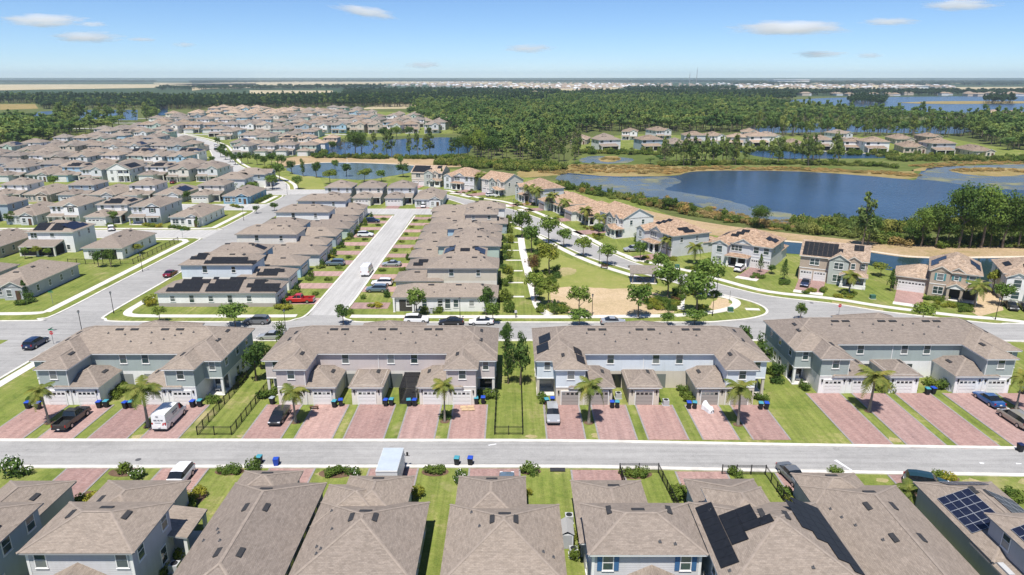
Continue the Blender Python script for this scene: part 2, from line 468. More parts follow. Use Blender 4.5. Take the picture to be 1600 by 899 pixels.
leafmat('leaf_forest', (0.091, 0.158, 0.056), (0.156, 0.224, 0.075), (0.272, 0.319, 0.118), 0.3, 0.02, True)
leafmat('leaf_darkwood', (0.037, 0.071, 0.039), (0.053, 0.094, 0.048), (0.076, 0.121, 0.06), 0.2, 0.02)
leafmat('leaf_lime', (0.12, 0.172, 0.032), (0.186, 0.229, 0.047), (0.266, 0.286, 0.07))
leafmat('leaf_yellow', (0.2, 0.215, 0.035), (0.27, 0.275, 0.045), (0.36, 0.335, 0.055))
leafmat('leaf_red', (0.128, 0.072, 0.044), (0.201, 0.12, 0.053), (0.182, 0.176, 0.07))
leafmat('leaf_palm', (0.123, 0.162, 0.045), (0.193, 0.223, 0.059), (0.308, 0.284, 0.089))
leafmat('leaf_hedge', (0.078, 0.13, 0.029), (0.122, 0.18, 0.039), (0.173, 0.23, 0.058))
leafmat('leaf_scrub', (0.102, 0.147, 0.041), (0.181, 0.217, 0.058), (0.292, 0.294, 0.11), 0.25, 0.08)
leafmat('leaf_bare', (0.085, 0.075, 0.05), (0.11, 0.1, 0.062), (0.12, 0.125, 0.07), 0.1)
leafmat('reed', (0.237, 0.195, 0.072), (0.356, 0.26, 0.114), (0.445, 0.325, 0.157), 0.2, 0.06)
flat('blossom', (0.8, 0.79, 0.74), 0.8)
flat('bark', (0.16, 0.125, 0.095), 0.95, var=0.25, vscale=3)
flat('bark_palm', (0.27, 0.24, 0.2), 0.95, var=0.2, vscale=5)
flat('bark_pine', (0.19, 0.15, 0.12), 0.95, var=0.25, vscale=3)

# ================================================================== the setting
def xy(pts): return [tuple(at(*p)[:2]) for p in pts]
def sheet(name, poly, z, mat, parent=None):
    n = len(poly)
    if sum(poly[i][0] * poly[(i + 1) % n][1] - poly[(i + 1) % n][0] * poly[i][1] for i in range(n)) < 0: poly = poly[::-1]
    b = MB()
    b.face([(p[0], p[1], z) for p in poly])
    o = b.build(name, mat, parent)
    if parent is None: structure(o)
    return o
def rect(x0, x1, y0, y1): return [(x0, y0), (x1, y0), (x1, y1), (x0, y1)]
def smooth_line(pts, k=4):
    """Catmull-Rom through plan points"""
    out = []
    n = len(pts)
    for i in range(n - 1):
        p0, p1, p2, p3 = pts[max(i - 1, 0)], pts[i], pts[i + 1], pts[min(i + 2, n - 1)]
        for j in range(k):
            t = j / k
            out.append(tuple(0.5 * ((2 * p1[a]) + (-p0[a] + p2[a]) * t + (2 * p0[a] - 5 * p1[a] + 4 * p2[a] - p3[a]) * t * t + (-p0[a] + 3 * p1[a] - 3 * p2[a] + p3[a]) * t ** 3) for a in (0, 1)))
    out.append(tuple(pts[-1]))
    return out
jr = random.Random(77)
def rough(pts, amp, k=4):
    """natural, uneven outline through plan points"""
    out = smooth_line(pts, k)
    return [out[0]] + [(x + jr.uniform(-amp, amp), y + jr.uniform(-amp, amp)) for x, y in out[1:-1]] + [out[-1]]
def offset_line(pts, d):
    out = []
    for i, p in enumerate(pts):
        a, b = pts[max(i - 1, 0)], pts[min(i + 1, len(pts) - 1)]
        t = Vector((b[0] - a[0], b[1] - a[1])).normalized()
        out.append((p[0] - t.y * d, p[1] + t.x * d))
    return out
def ribbon(name, pts, w, z0, z1, mat, parent=None):
    """a raised strip (kerb, path) centred on a plan line"""
    l, r = offset_line(pts, w / 2), offset_line(pts, -w / 2)
    b = MB()
    s = 0.0
    for i in range(len(pts) - 1):
        d = math.hypot(pts[i + 1][0] - pts[i][0], pts[i + 1][1] - pts[i][1])
        b.face([(*r[i], z1), (*r[i + 1], z1), (*l[i + 1], z1), (*l[i], z1)], 0, [(s, 0), (s + d, 0), (s + d, w), (s, w)])
        b.face([(*r[i], z0), (*r[i + 1], z0), (*r[i + 1], z1), (*r[i], z1)])
        b.face([(*l[i + 1], z0), (*l[i], z0), (*l[i], z1), (*l[i + 1], z1)])
        s += d
    for a, c in ((0, 1), (-1, -1)):
        b.face([(*l[a], z0), (*r[a], z0), (*r[a], z1), (*l[a], z1)])
    o = b.build(name, mat, parent)
    if parent is None: structure(o)
    return o

sheet('ground', rect(-60000, 60000, -3000, 70000), 0.0, 'woodland_floor')
sheet('far_land', [(-58000, 1750), (58000, 1750), (58000, 68000), (-58000, 68000)], 0.03, 'far_land')
sheet('lawn', [(-130, 20), (120, 20), (150, 120), (108, 150), (75, 178), (62, 205), (44, 262), (30, 300), (0, 330), (-25, 352), (-52, 356), (-74, 326), (-100, 338), (-118, 366), (-132, 360), (-130, 300)], 0.012, 'grass')
sheet('lawn', [(-430, 100), (-74.5, 100), (-74.5, 302), (-112, 330), (-125, 345), (-120, 372), (-139, 408), (-120, 440), (-158, 520), (-45, 590), (-30, 700), (-60, 780), (-150, 960), (-340, 1010), (-410, 850), (-350, 640), (-312, 430), (-430, 425)], 0.024, 'grass')

# ---- streets
road_z = 0.05
sheet('front_street', [(-110, 72.65), (0, 72.8), (10, 72.7), (35, 71.7), (70, 70.6), (120, 69), (120, 74.9), (70, 76.4), (35, 77.4), (10, 78.3), (0, 78.45), (-110, 78.6)], road_z, 'asphalt')
ribbon('kerb', [(-110, 78.85), (0, 78.7), (10, 78.55), (35, 77.65), (70, 76.65), (120, 75.15)], 0.62, 0.0, 0.13, 'kerb')
ribbon('kerb', [(-110, 72.4), (0, 72.55), (10, 72.45), (35, 71.45), (70, 70.35), (120, 68.75)], 0.62, 0.0, 0.13, 'kerb')
left_kerb = xy([(690, 309), (720, 318), (770, 338), (815, 355), (860, 374), (890, 389), (925, 404), (980, 421), (1050, 441), (1120, 459)])
right_kerb = xy([(690, 303), (747, 316), (800, 328), (840, 341), (881, 358), (931, 384), (963, 400), (1000, 414), (1040, 423), (1086, 433), (1128, 446), (1200, 463), (1300, 475), (1384, 488), (1500, 501), (1560, 507)])
corner = [(46.5, 140), (50.2, 136), (51.6, 131.8), (50.4, 128.2), (46.5, 125.6), (41, 124.1)]
sheet('cross_street', [(-170, 114.2), (60, 114.2), (80, 114.6), (100, 113), (130, 108), (130, 117), (97, 122.5)] + smooth_line(right_kerb)[::-1] + smooth_line(left_kerb + corner)[1:] + [(36, 123.3), (-29, 123.3), (-31.8, 124.4), (-33.6, 127.5), (-40.2, 127.5), (-41.8, 124.6), (-44.5, 123.4), (-76.5, 123.6), (-79.5, 125), (-80.4, 128), (-90.2, 128), (-92, 125), (-96, 123.8), (-170, 124.0)], road_z, 'asphalt')
ribbon('kerb', smooth_line(left_kerb + corner + [(36, 123.45), (20, 123.4), (0, 123.4), (-15, 123.4), (-28.5, 123.45), (-31.4, 124.6), (-33.4, 127.6), (-33.3, 140), (-33.3, 180), (-33.0, 229)]), 0.5, 0, 0.13, 'kerb')
ribbon('kerb', smooth_line([(-40.5, 229), (-40.4, 180), (-40.5, 140), (-40.6, 128), (-42.2, 125), (-45, 123.6), (-60, 123.6), (-76, 123.8), (-79.2, 125.3), (-80.3, 128.5), (-80.1, 150), (-80.1, 168)]), 0.5, 0, 0.13, 'kerb')
ribbon('kerb', smooth_line(right_kerb + [(98, 122.4), (130, 117)]), 0.5, 0, 0.13, 'kerb')
ribbon('kerb', [(-79.5, 113.9), (-60, 113.9), (0, 113.9), (60, 113.9), (80, 114.3), (100, 112.7), (130, 107.7)], 0.5, 0, 0.13, 'kerb')
sheet('left_street', [(-90.2, 55), (-80.2, 55), (-80.2, 114.3), (-90.2, 114.3)], road_z + 0.004, 'asphalt')
ribbon('kerb', [(-79.95, 55), (-79.95, 113.5)], 0.5, 0, 0.13, 'kerb')
sheet('left_street', [(-90.2, 127.9), (-80.35, 127.9), (-80.2, 167), (-78.5, 171), (-74.5, 173), (-74.5, 196), (-79.5, 197), (-80.2, 200), (-80.2, 272.6), (-90.2, 272.6)], road_z + 0.004, 'asphalt')
ribbon('kerb', smooth_line([(-170, 124.3), (-97, 124.1), (-92.4, 125.4), (-90.5, 128.4), (-90.4, 150), (-90.4, 190), (-92, 194.3), (-96, 195.4), (-170, 195.4), (-330, 195.4)]), 0.5, 0, 0.13, 'kerb')
ribbon('kerb', smooth_line([(-330, 206.3), (-170, 206.3), (-96, 206.3), (-91.4, 208), (-90.4, 211), (-90.4, 225), (-90.4, 235), (-91.5, 238.5), (-95, 239.3), (-170, 239.3), (-330, 239.3)]), 0.5, 0, 0.13, 'kerb')
ribbon('kerb', smooth_line([(-330, 251), (-170, 251), (-95, 251), (-91.2, 252.4), (-90.4, 255.5), (-90.4, 266), (-91.6, 271), (-95, 272.3), (-170, 274), (-330, 284)]), 0.5, 0, 0.13, 'kerb')
sheet('branch_street', rect(-330, -89.8, 195.6, 206.1), road_z + 0.008, 'asphalt_old')
sheet('branch_street', rect(-330, -89.8, 239.5, 250.7), road_z + 0.008, 'asphalt_old')
sheet('mid_street', rect(-40.2, -33.6, 127.4, 231.4), road_z + 0.008, 'asphalt_old')
sheet('mid_street', [(-54, 231.2), (-24, 231.2), (-24, 241.2), (-54, 241.2)], road_z + 0.012, 'asphalt_old')
ribbon('kerb', [(-54, 241.45), (-24, 241.45)], 0.5, 0, 0.13, 'kerb')
sheet('park_street', [(-340, 285), (-180, 276), (-90, 272.7), (-27, 275.0), (-26.5, 283.6), (-60, 284.8), (-90, 285), (-180, 289), (-340, 297)], road_z + 0.012, 'asphalt_old')
ribbon('kerb', [(-340, 297.3), (-180, 289.3), (-103, 285.3)], 0.5, 0, 0.13, 'kerb')
ribbon('kerb', [(-96, 285.3), (-60, 285.1), (-27, 283.9)], 0.5, 0, 0.13, 'kerb')
far_line = smooth_line([(-98, 284), (-104, 300), (-118, 322), (-140, 350), (-158, 380), (-172, 410), (-186, 440), (-206, 480), (-240, 530), (-290, 590)], 5)
ribbon('far_street', far_line, 9.5, 0.0, 0.062, 'asphalt_old')
ribbon('kerb', offset_line(far_line, 5.0), 0.5, 0, 0.13, 'kerb')
ribbon('kerb', offset_line(far_line, -5.0), 0.5, 0, 0.13, 'kerb')
ribbon('footpath', offset_line(far_line, -7.6), 1.6, 0, 0.06, 'concrete')
for yy in (345, 400, 455, 510, 570, 640, 720, 800):
    sheet('far_street', rect(-430 if yy > 600 else -340, {345: -150, 400: -178, 455: -200, 510: -235}.get(yy, -120), yy, yy + 7), 0.045, 'asphalt_old')

# ---- footpaths
ribbon('footpath', [(-93.4, 129.5), (-93.4, 191.5)], 1.7, 0, 0.07, 'concrete')
ribbon('footpath', [(-93.4, 209), (-93.4, 236)], 1.7, 0, 0.07, 'concrete')
ribbon('footpath', [(-93.4, 254), (-93.4, 270)], 1.7, 0, 0.07, 'concrete')
ribbon('footpath', smooth_line([(-170, 128.2), (-110, 128.3), (-96, 128.6), (-93.9, 129.6)]), 1.6, 0, 0.075, 'concrete')
ribbon('footpath', smooth_line([(-93.8, 191.4), (-95.4, 193.3), (-100, 193.6), (-107, 193.6)]), 1.6, 0, 0.075, 'concrete')
ribbon('footpath', [(-330, 208.6), (-97, 208.6), (-93.8, 209.6)], 1.5, 0, 0.072, 'concrete')
ribbon('footpath', smooth_line([(-77.3, 134), (-77.2, 130), (-75.4, 127.6), (-70, 127.1), (-60, 127.0), (-48, 127.0), (-42.5, 127.2)]), 1.6, 0, 0.07, 'concrete')
ribbon('footpath', [(-77.3, 134), (-77.3, 139)], 1.6, 0, 0.068, 'concrete')
ribbon('footpath', smooth_line([(-31.8, 126.9), (-20, 126.7), (0, 126.6), (10, 126.6), (24, 126.9), (34, 127.7), (42, 130.2), (46, 133.5), (47, 137.2), (44.5, 140.2), (40.5, 142.2)]), 1.7, 0, 0.07, 'concrete')
ribbon('footpath', smooth_line([(47.4, 131.3), (50.2, 131.0)]), 1.3, 0, 0.072, 'concrete')
ribbon('footpath', [(-78.6, 55), (-78.5, 112.6)], 1.6, 0, 0.07, 'concrete')
right_walk = xy([(700, 298), (747, 309), (795, 317), (850, 337), (888, 357), (925, 375), (960, 393), (1000, 407), (1040, 416), (1086, 426), (1128, 438), (1200, 456), (1300, 467), (1384, 480), (1500, 494), (1560, 499), (1640, 509)])
ribbon('footpath', smooth_line(right_walk), 1.7, 0, 0.07, 'concrete')
left_walk = xy([(806, 356), (829, 364), (848, 373), (870, 385), (900, 400), (937, 415), (985, 430), (1010, 437)])
ribbon('footpath', smooth_line(left_walk), 1.7, 0, 0.07, 'concrete')
walk_c = [(2.6, 196.5), (2.9, 180), (3.6, 165), (4.3, 152), (5.0, 138), (5.7, 131.5), (7.4, 127.6)]
ribbon('footpath', smooth_line(walk_c), 1.9, 0, 0.075, 'concrete')
for yy in (139.5, 150, 160, 170, 180.5, 190):
    ribbon('footpath', [(-1.6, yy), (2.6, yy)], 0.9, 0, 0.066, 'concrete')
ribbon('footpath', smooth_line(xy([(1062, 484), (1063, 470), (1066, 462), (1072, 452)])), 1.8, 0, 0.066, 'concrete')

# ---- park, banks, water, marsh, fields
sheet('park_lawn', smooth_line(xy([(842, 488), (838, 440), (835, 385), (860, 392), (900, 408), (937, 421), (985, 436), (1030, 447), (1110, 462), (1140, 472), (1142, 484), (1090, 491), (990, 495), (880, 496)]), 3), 0.036, 'park_lawn')
sheet('bare_patch', rough(xy([(862, 452), (890, 449), (950, 451), (1000, 453), (1035, 462), (1055, 474), (1052, 488), (990, 492), (905, 492), (866, 480), (862, 452)]), 0.35, 6), 0.045, 'bare_earth')
sheet('bare_patch', rough(xy([(868, 424), (882, 418), (900, 423), (892, 430), (872, 432), (868, 424)]), 0.35, 6), 0.045, 'grass_dry')
sheet('bare_patch', rough(xy([(1105, 479), (1122, 466), (1138, 470), (1140, 481), (1122, 486), (1105, 479)]), 0.35, 6), 0.045, 'bare_earth')
sheet('park_lawn', xy([(432, 290), (440, 279), (462, 273), (500, 278), (508, 292), (505, 296), (440, 296)]), 0.04, 'park_lawn')
# dry grass verges and worn lawns
for p in ([(1130, 447), (1215, 465), (1216, 470), (1132, 452)], [(1300, 471), (1380, 483), (1380, 487), (1300, 475)], [(1400, 488), (1500, 500), (1500, 503), (1400, 492)]):
    sheet('verge', xy(p), 0.03, 'grass_dry')
sheet('side_yard', xy([(1530, 425), (1555, 430), (1568, 485), (1530, 495), (1505, 480), (1528, 470)]), 0.03, 'bare_earth')
sheet('bank', smooth_line(xy([(980, 322), (1060, 340), (1130, 352), (1200, 361), (1300, 372), (1400, 381), (1500, 384), (1640, 381)]), 3) + smooth_line(xy([(1640, 402), (1450, 405), (1380, 398), (1300, 384), (1225, 378), (1150, 372), (1090, 364), (1040, 352), (1000, 340), (975, 330)]), 3), 0.036, 'bank')
sheet('bank', smooth_line(xy([(430, 252), (470, 244), (540, 246), (640, 248), (740, 250), (745, 258), (690, 262), (620, 259), (520, 257), (450, 262), (430, 252)]), 3), 0.036, 'bank')
ribbon('shore_edge', smooth_line(xy([(1215, 376), (1300, 384), (1380, 396), (1430, 402), (1500, 403), (1640, 401)])), 1.6, 0, 0.09, 'sand')
ribbon('shore_edge', smooth_line(xy([(440, 263), (470, 257), (520, 254), (600, 256), (650, 259), (690, 262)])), 2.0, 0, 0.09, 'sand')
sheet('marsh', rough([(5, 352), (40, 372), (80, 368), (110, 352), (150, 352), (200, 345), (240, 365), (330, 392), (420, 400), (420, 375), (330, 372), (275, 372), (214, 360), (186, 318), (156, 335), (128, 344), (93, 344), (76, 328), (48, 326), (25, 330), (6, 322), (2, 338)], 1.1, 5), 0.03, 'marsh')
sheet('far_lawn', xy([(895, 238), (990, 240), (1100, 240), (1250, 238), (1400, 246), (1480, 249), (1640, 250), (1640, 240), (1545, 228), (1480, 216), (1300, 213), (1150, 214), (1000, 210), (895, 216)]), 0.02, 'grass')
sheet('far_scrub', xy([(860, 275), (905, 238), (1030, 240), (1250, 240), (1400, 246), (1640, 250), (1700, 262), (1440, 285), (1300, 275), (1050, 280)]), 0.012, 'scrub')
lake_far = xy([(880, 270), (960, 276), (1050, 275), (1090, 268), (1200, 267), (1300, 271), (1400, 279), (1430, 281), (1440, 268), (1470, 261), (1600, 257), (1700, 256)])
lake_near = xy([(1700, 345), (1600, 348), (1450, 356), (1330, 355), (1240, 352), (1180, 343), (1120, 330), (1050, 314), (960, 302), (910, 293), (868, 280)])
sheet('lake', rough(lake_far, 0.8, 5) + rough(lake_near, 0.8, 5), 0.05, 'lake_water')
sheet('lake_shallows', rough(xy([(868, 280), (885, 273), (960, 278), (1040, 277), (1062, 284), (1040, 296), (1080, 303), (1130, 312), (1180, 326), (1240, 336), (1235, 350), (1180, 342), (1120, 329), (1050, 313), (960, 301), (905, 292), (868, 280)]), 1.1, 5), 0.062, 'lake_shallow')
sheet('lake_shallows', rough(xy([(1432, 280), (1450, 266), (1500, 260), (1600, 258), (1700, 257), (1700, 300), (1600, 298), (1530, 292), (1480, 286), (1432, 280)]), 1.1, 5), 0.062, 'lake_shallow')
sheet('marsh', rough(xy([(1485, 268), (1530, 262), (1600, 264), (1640, 268), (1580, 276), (1520, 274), (1485, 268)]), 1.1, 5), 0.075, 'marsh')
sheet('marsh_pool', rough(xy([(905, 251), (915, 246), (940, 244), (985, 248), (985, 254), (950, 256), (915, 255), (905, 251)]), 1.1, 5), 0.05, 'lake_shallow')
sheet('marsh', rough(xy([(936, 250), (944, 245), (962, 244), (970, 249), (958, 253), (942, 253), (936, 250)]), 1.1, 5), 0.062, 'marsh')
sheet('canal', smooth_line(xy([(1150, 371), (1225, 378), (1300, 385), (1380, 398), (1450, 404), (1640, 403)]), 3) + smooth_line(xy([(1640, 450), (1590, 446), (1545, 440), (1480, 428), (1400, 424), (1370, 418), (1300, 400), (1225, 396), (1170, 380)]), 3), 0.05, 'canal_water')
sheet('pond', rough(xy([(488, 231), (505, 226), (540, 222), (620, 218), (700, 215), (730, 222), (735, 236), (700, 243), (620, 245), (560, 246), (510, 241), (488, 231)]), 1.1, 5), 0.05, 'pond_water')
sheet('pond', rough(xy([(446, 263), (470, 257), (520, 254), (600, 256), (650, 259), (660, 264), (620, 274), (560, 281), (500, 277), (460, 272), (446, 263)]), 1.1, 5), 0.05, 'pond_pale')
# waters farther off
sheet('far_water', smooth_line(xy([(1150, 236), (1240, 235), (1330, 238), (1400, 244), (1395, 247), (1300, 248), (1200, 247), (1150, 236)]), 3), 0.05, 'pond_water')
ribbon('shore_edge', smooth_line(xy([(1195, 233), (1260, 236), (1330, 239), (1400, 243)])), 2.5, 0, 0.07, 'sand')
sheet('far_water', rough(xy([(1180, 209), (1260, 207), (1360, 207), (1500, 209), (1500, 198), (1300, 193), (1180, 197), (1180, 209)]), 3.0, 4), 0.06, 'far_water')
sheet('far_lake', smooth_line(xy([(1215, 158), (1300, 153), (1420, 151.5), (1800, 150), (1900, 180), (1600, 181), (1480, 177), (1400, 172), (1300, 166), (1215, 158)]), 3), 0.08, 'far_water')
sheet('far_marsh', rough(xy([(1400, 161), (1480, 158.5), (1620, 159), (1620, 161.5), (1480, 163), (1400, 161)]), 1.1, 5), 0.3, 'marsh')
sheet('far_water', xy([(35, 184), (60, 175), (95, 173), (80, 186)]), 0.06, 'far_water')
sheet('far_water', xy([(120, 188), (130, 172), (215, 172), (215, 188)]), 0.06, 'far_water')
sheet('far_water', xy([(240, 166), (262, 164), (262, 180), (240, 182)]), 0.06, 'pond_water')
sheet('far_marsh', xy([(0, 172), (60, 170), (55, 163), (0, 163)]), 0.05, 'marsh')
# open country towards the horizon
for p in ([(-50, 142.5), (60, 140.5), (250, 137.5), (250, 132), (60, 132.2), (-50, 132.6)], [(250, 134.6), (400, 133.5), (400, 130.5), (250, 131.5)], [(300, 142), (330, 139), (600, 133), (600, 128.2), (420, 127.6), (300, 131)],
          [(390, 150), (520, 145), (520, 142), (390, 141.5)], [(820, 144), (960, 140), (1000, 133), (800, 130), (790, 135)], [(600, 131), (800, 132), (800, 128), (600, 127.6)],
          [(1150, 139), (1440, 139), (1440, 133), (1150, 134)], [(1480, 141), (1660, 139), (1660, 136), (1480, 136.5)], [(1250, 131.5), (1520, 131), (1520, 128.6), (1250, 129)], [(300, 133.5), (240, 131), (240, 129.5), (300, 130)],
          [(560, 171), (700, 169), (700, 163), (600, 163)]):
    sheet('far_field', xy(p), 0.5 if p[0][1] < 160 else 0.05, 'field')
sheet('driveway', rect(-119, -109.5, 130, 137.6), 0.06, 'pavers')
# driveways are added with the buildings they serve
def driveway(x0, x1, y0, y1, mat='pavers', border=True):
    d = structure(MB().box(x0, x1, y0, y1, 0.0, 0.07, 0, 'b').build('driveway', mat))
    if border:
        b = MB()
        b.box(x0 - 0.22, x0 - 0.003, y0, y1, 0.0, 0.078, 0, 'b')
        b.box(x1 + 0.003, x1 + 0.22, y0, y1, 0.0, 0.078, 0, 'b')
        b.build('border', 'paver_border', d)
    return d

# ================================================================== building kit
FACE = {'S': 0.0, 'E': R(90), 'N': R(180), 'W': R(-90)}
MESHES = {}
def shared(key, fn):
    if key not in MESHES: MESHES[key] = fn()
    return MESHES[key]
def m_frame(w, h, mull):
    b = MB(); t = 0.08
    b.box(-w / 2 - t, -w / 2, -0.06, 0.01, -t, h + t).box(w / 2, w / 2 + t, -0.06, 0.01, -t, h + t)
    b.box(-w / 2, w / 2, -0.06, 0.01, h, h + t).box(-w / 2 - t - 0.04, w / 2 + t + 0.04, -0.09, 0.01, -t - 0.06, -t).box(-w / 2, w / 2, -0.06, 0.01, -t, 0)
    b.box(-w / 2, w / 2, -0.05, 0.01, h * 0.5 - 0.025, h * 0.5 + 0.025)
    for i in range(1, mull):
        x = -w / 2 + w * i / mull
        b.box(x - 0.05, x + 0.05, -0.055, 0.01, 0, h)
    return b.mesh('window', ['trim_white'])
def m_slab(w, z0, z1, y0, y1, mat, nm): return MB().box(-w / 2, w / 2, y0, y1, z0, z1).mesh(nm, [mat])
def m_garage(w, h):
    b = MB(); n = 4
    for i in range(n):
        b.box(-w / 2, w / 2, -0.07, 0.01, h * i / n + 0.012, h * (i + 1) / n - 0.012)
        if i < n - 1:
            k = 4
            for j in range(k):
                x0 = -w / 2 + w * (j + 0.14) / k; x1 = -w / 2 + w * (j + 0.86) / k
                b.box(x0, x1, -0.085, -0.065, h * i / n + 0.1, h * (i + 1) / n - 0.1)
    t = 0.11
    b.box(-w / 2 - t, -w / 2, -0.1, 0.01, 0, h + t, 1).box(w / 2, w / 2 + t, -0.1, 0.01, 0, h + t, 1).box(-w / 2, w / 2, -0.1, 0.01, h, h + t, 1)
    return b.mesh('garage_door', ['door_white', 'trim_white'])
def m_vent():
    b = MB()
    b.face([(-0.6, -0.22, 0), (0.6, -0.22, 0), (0.6, -0.22, 0.14), (-0.6, -0.22, 0.14)]).face([(-0.6, -0.22, 0.14), (0.6, -0.22, 0.14), (0.6, 0.25, 0.03), (-0.6, 0.25, 0.03)])
    b.face([(0.6, -0.22, 0), (0.6, 0.25, 0), (0.6, 0.25, 0.03), (0.6, -0.22, 0.14)]).face([(-0.6, 0.25, 0), (-0.6, -0.22, 0), (-0.6, -0.22, 0.14), (-0.6, 0.25, 0.03)])
    b.face([(0.6, 0.25, 0), (-0.6, 0.25, 0), (-0.6, 0.25, 0.03), (0.6, 0.25, 0.03)])
    return b.mesh('roof_vent', ['vent_dark'])
def m_pipe(): return MB().tube((0, 0, -0.2), (0, 0, 0.2), 0.06, 0.05, 6).box(-0.14, 0.14, -0.14, 0.14, -0.06, 0.03).mesh('vent_pipe', ['lead'])
def m_panel(pw, ph, mat, grid):
    b = MB()
    b.box(-pw / 2, pw / 2, -ph / 2, ph / 2, 0.06, 0.105)
    if grid:
        t = 0.022
        for x in (-pw / 2, pw / 2 - t): b.box(x, x + t, -ph / 2, ph / 2, 0.1, 0.114, 1)
        for y in (-ph / 2, ph / 2 - t): b.box(-pw / 2 + t, pw / 2 - t, y, y + t, 0.1, 0.114, 1)
        b.box(-pw / 2 + t, pw / 2 - t, -0.012, 0.012, 0.1, 0.112, 1)
    for x in (-pw * 0.3, pw * 0.3): b.box(x - 0.02, x + 0.02, -ph / 2, ph / 2, 0.0, 0.06)
    return b.mesh('solar_panel', [mat, 'solar_grid'])

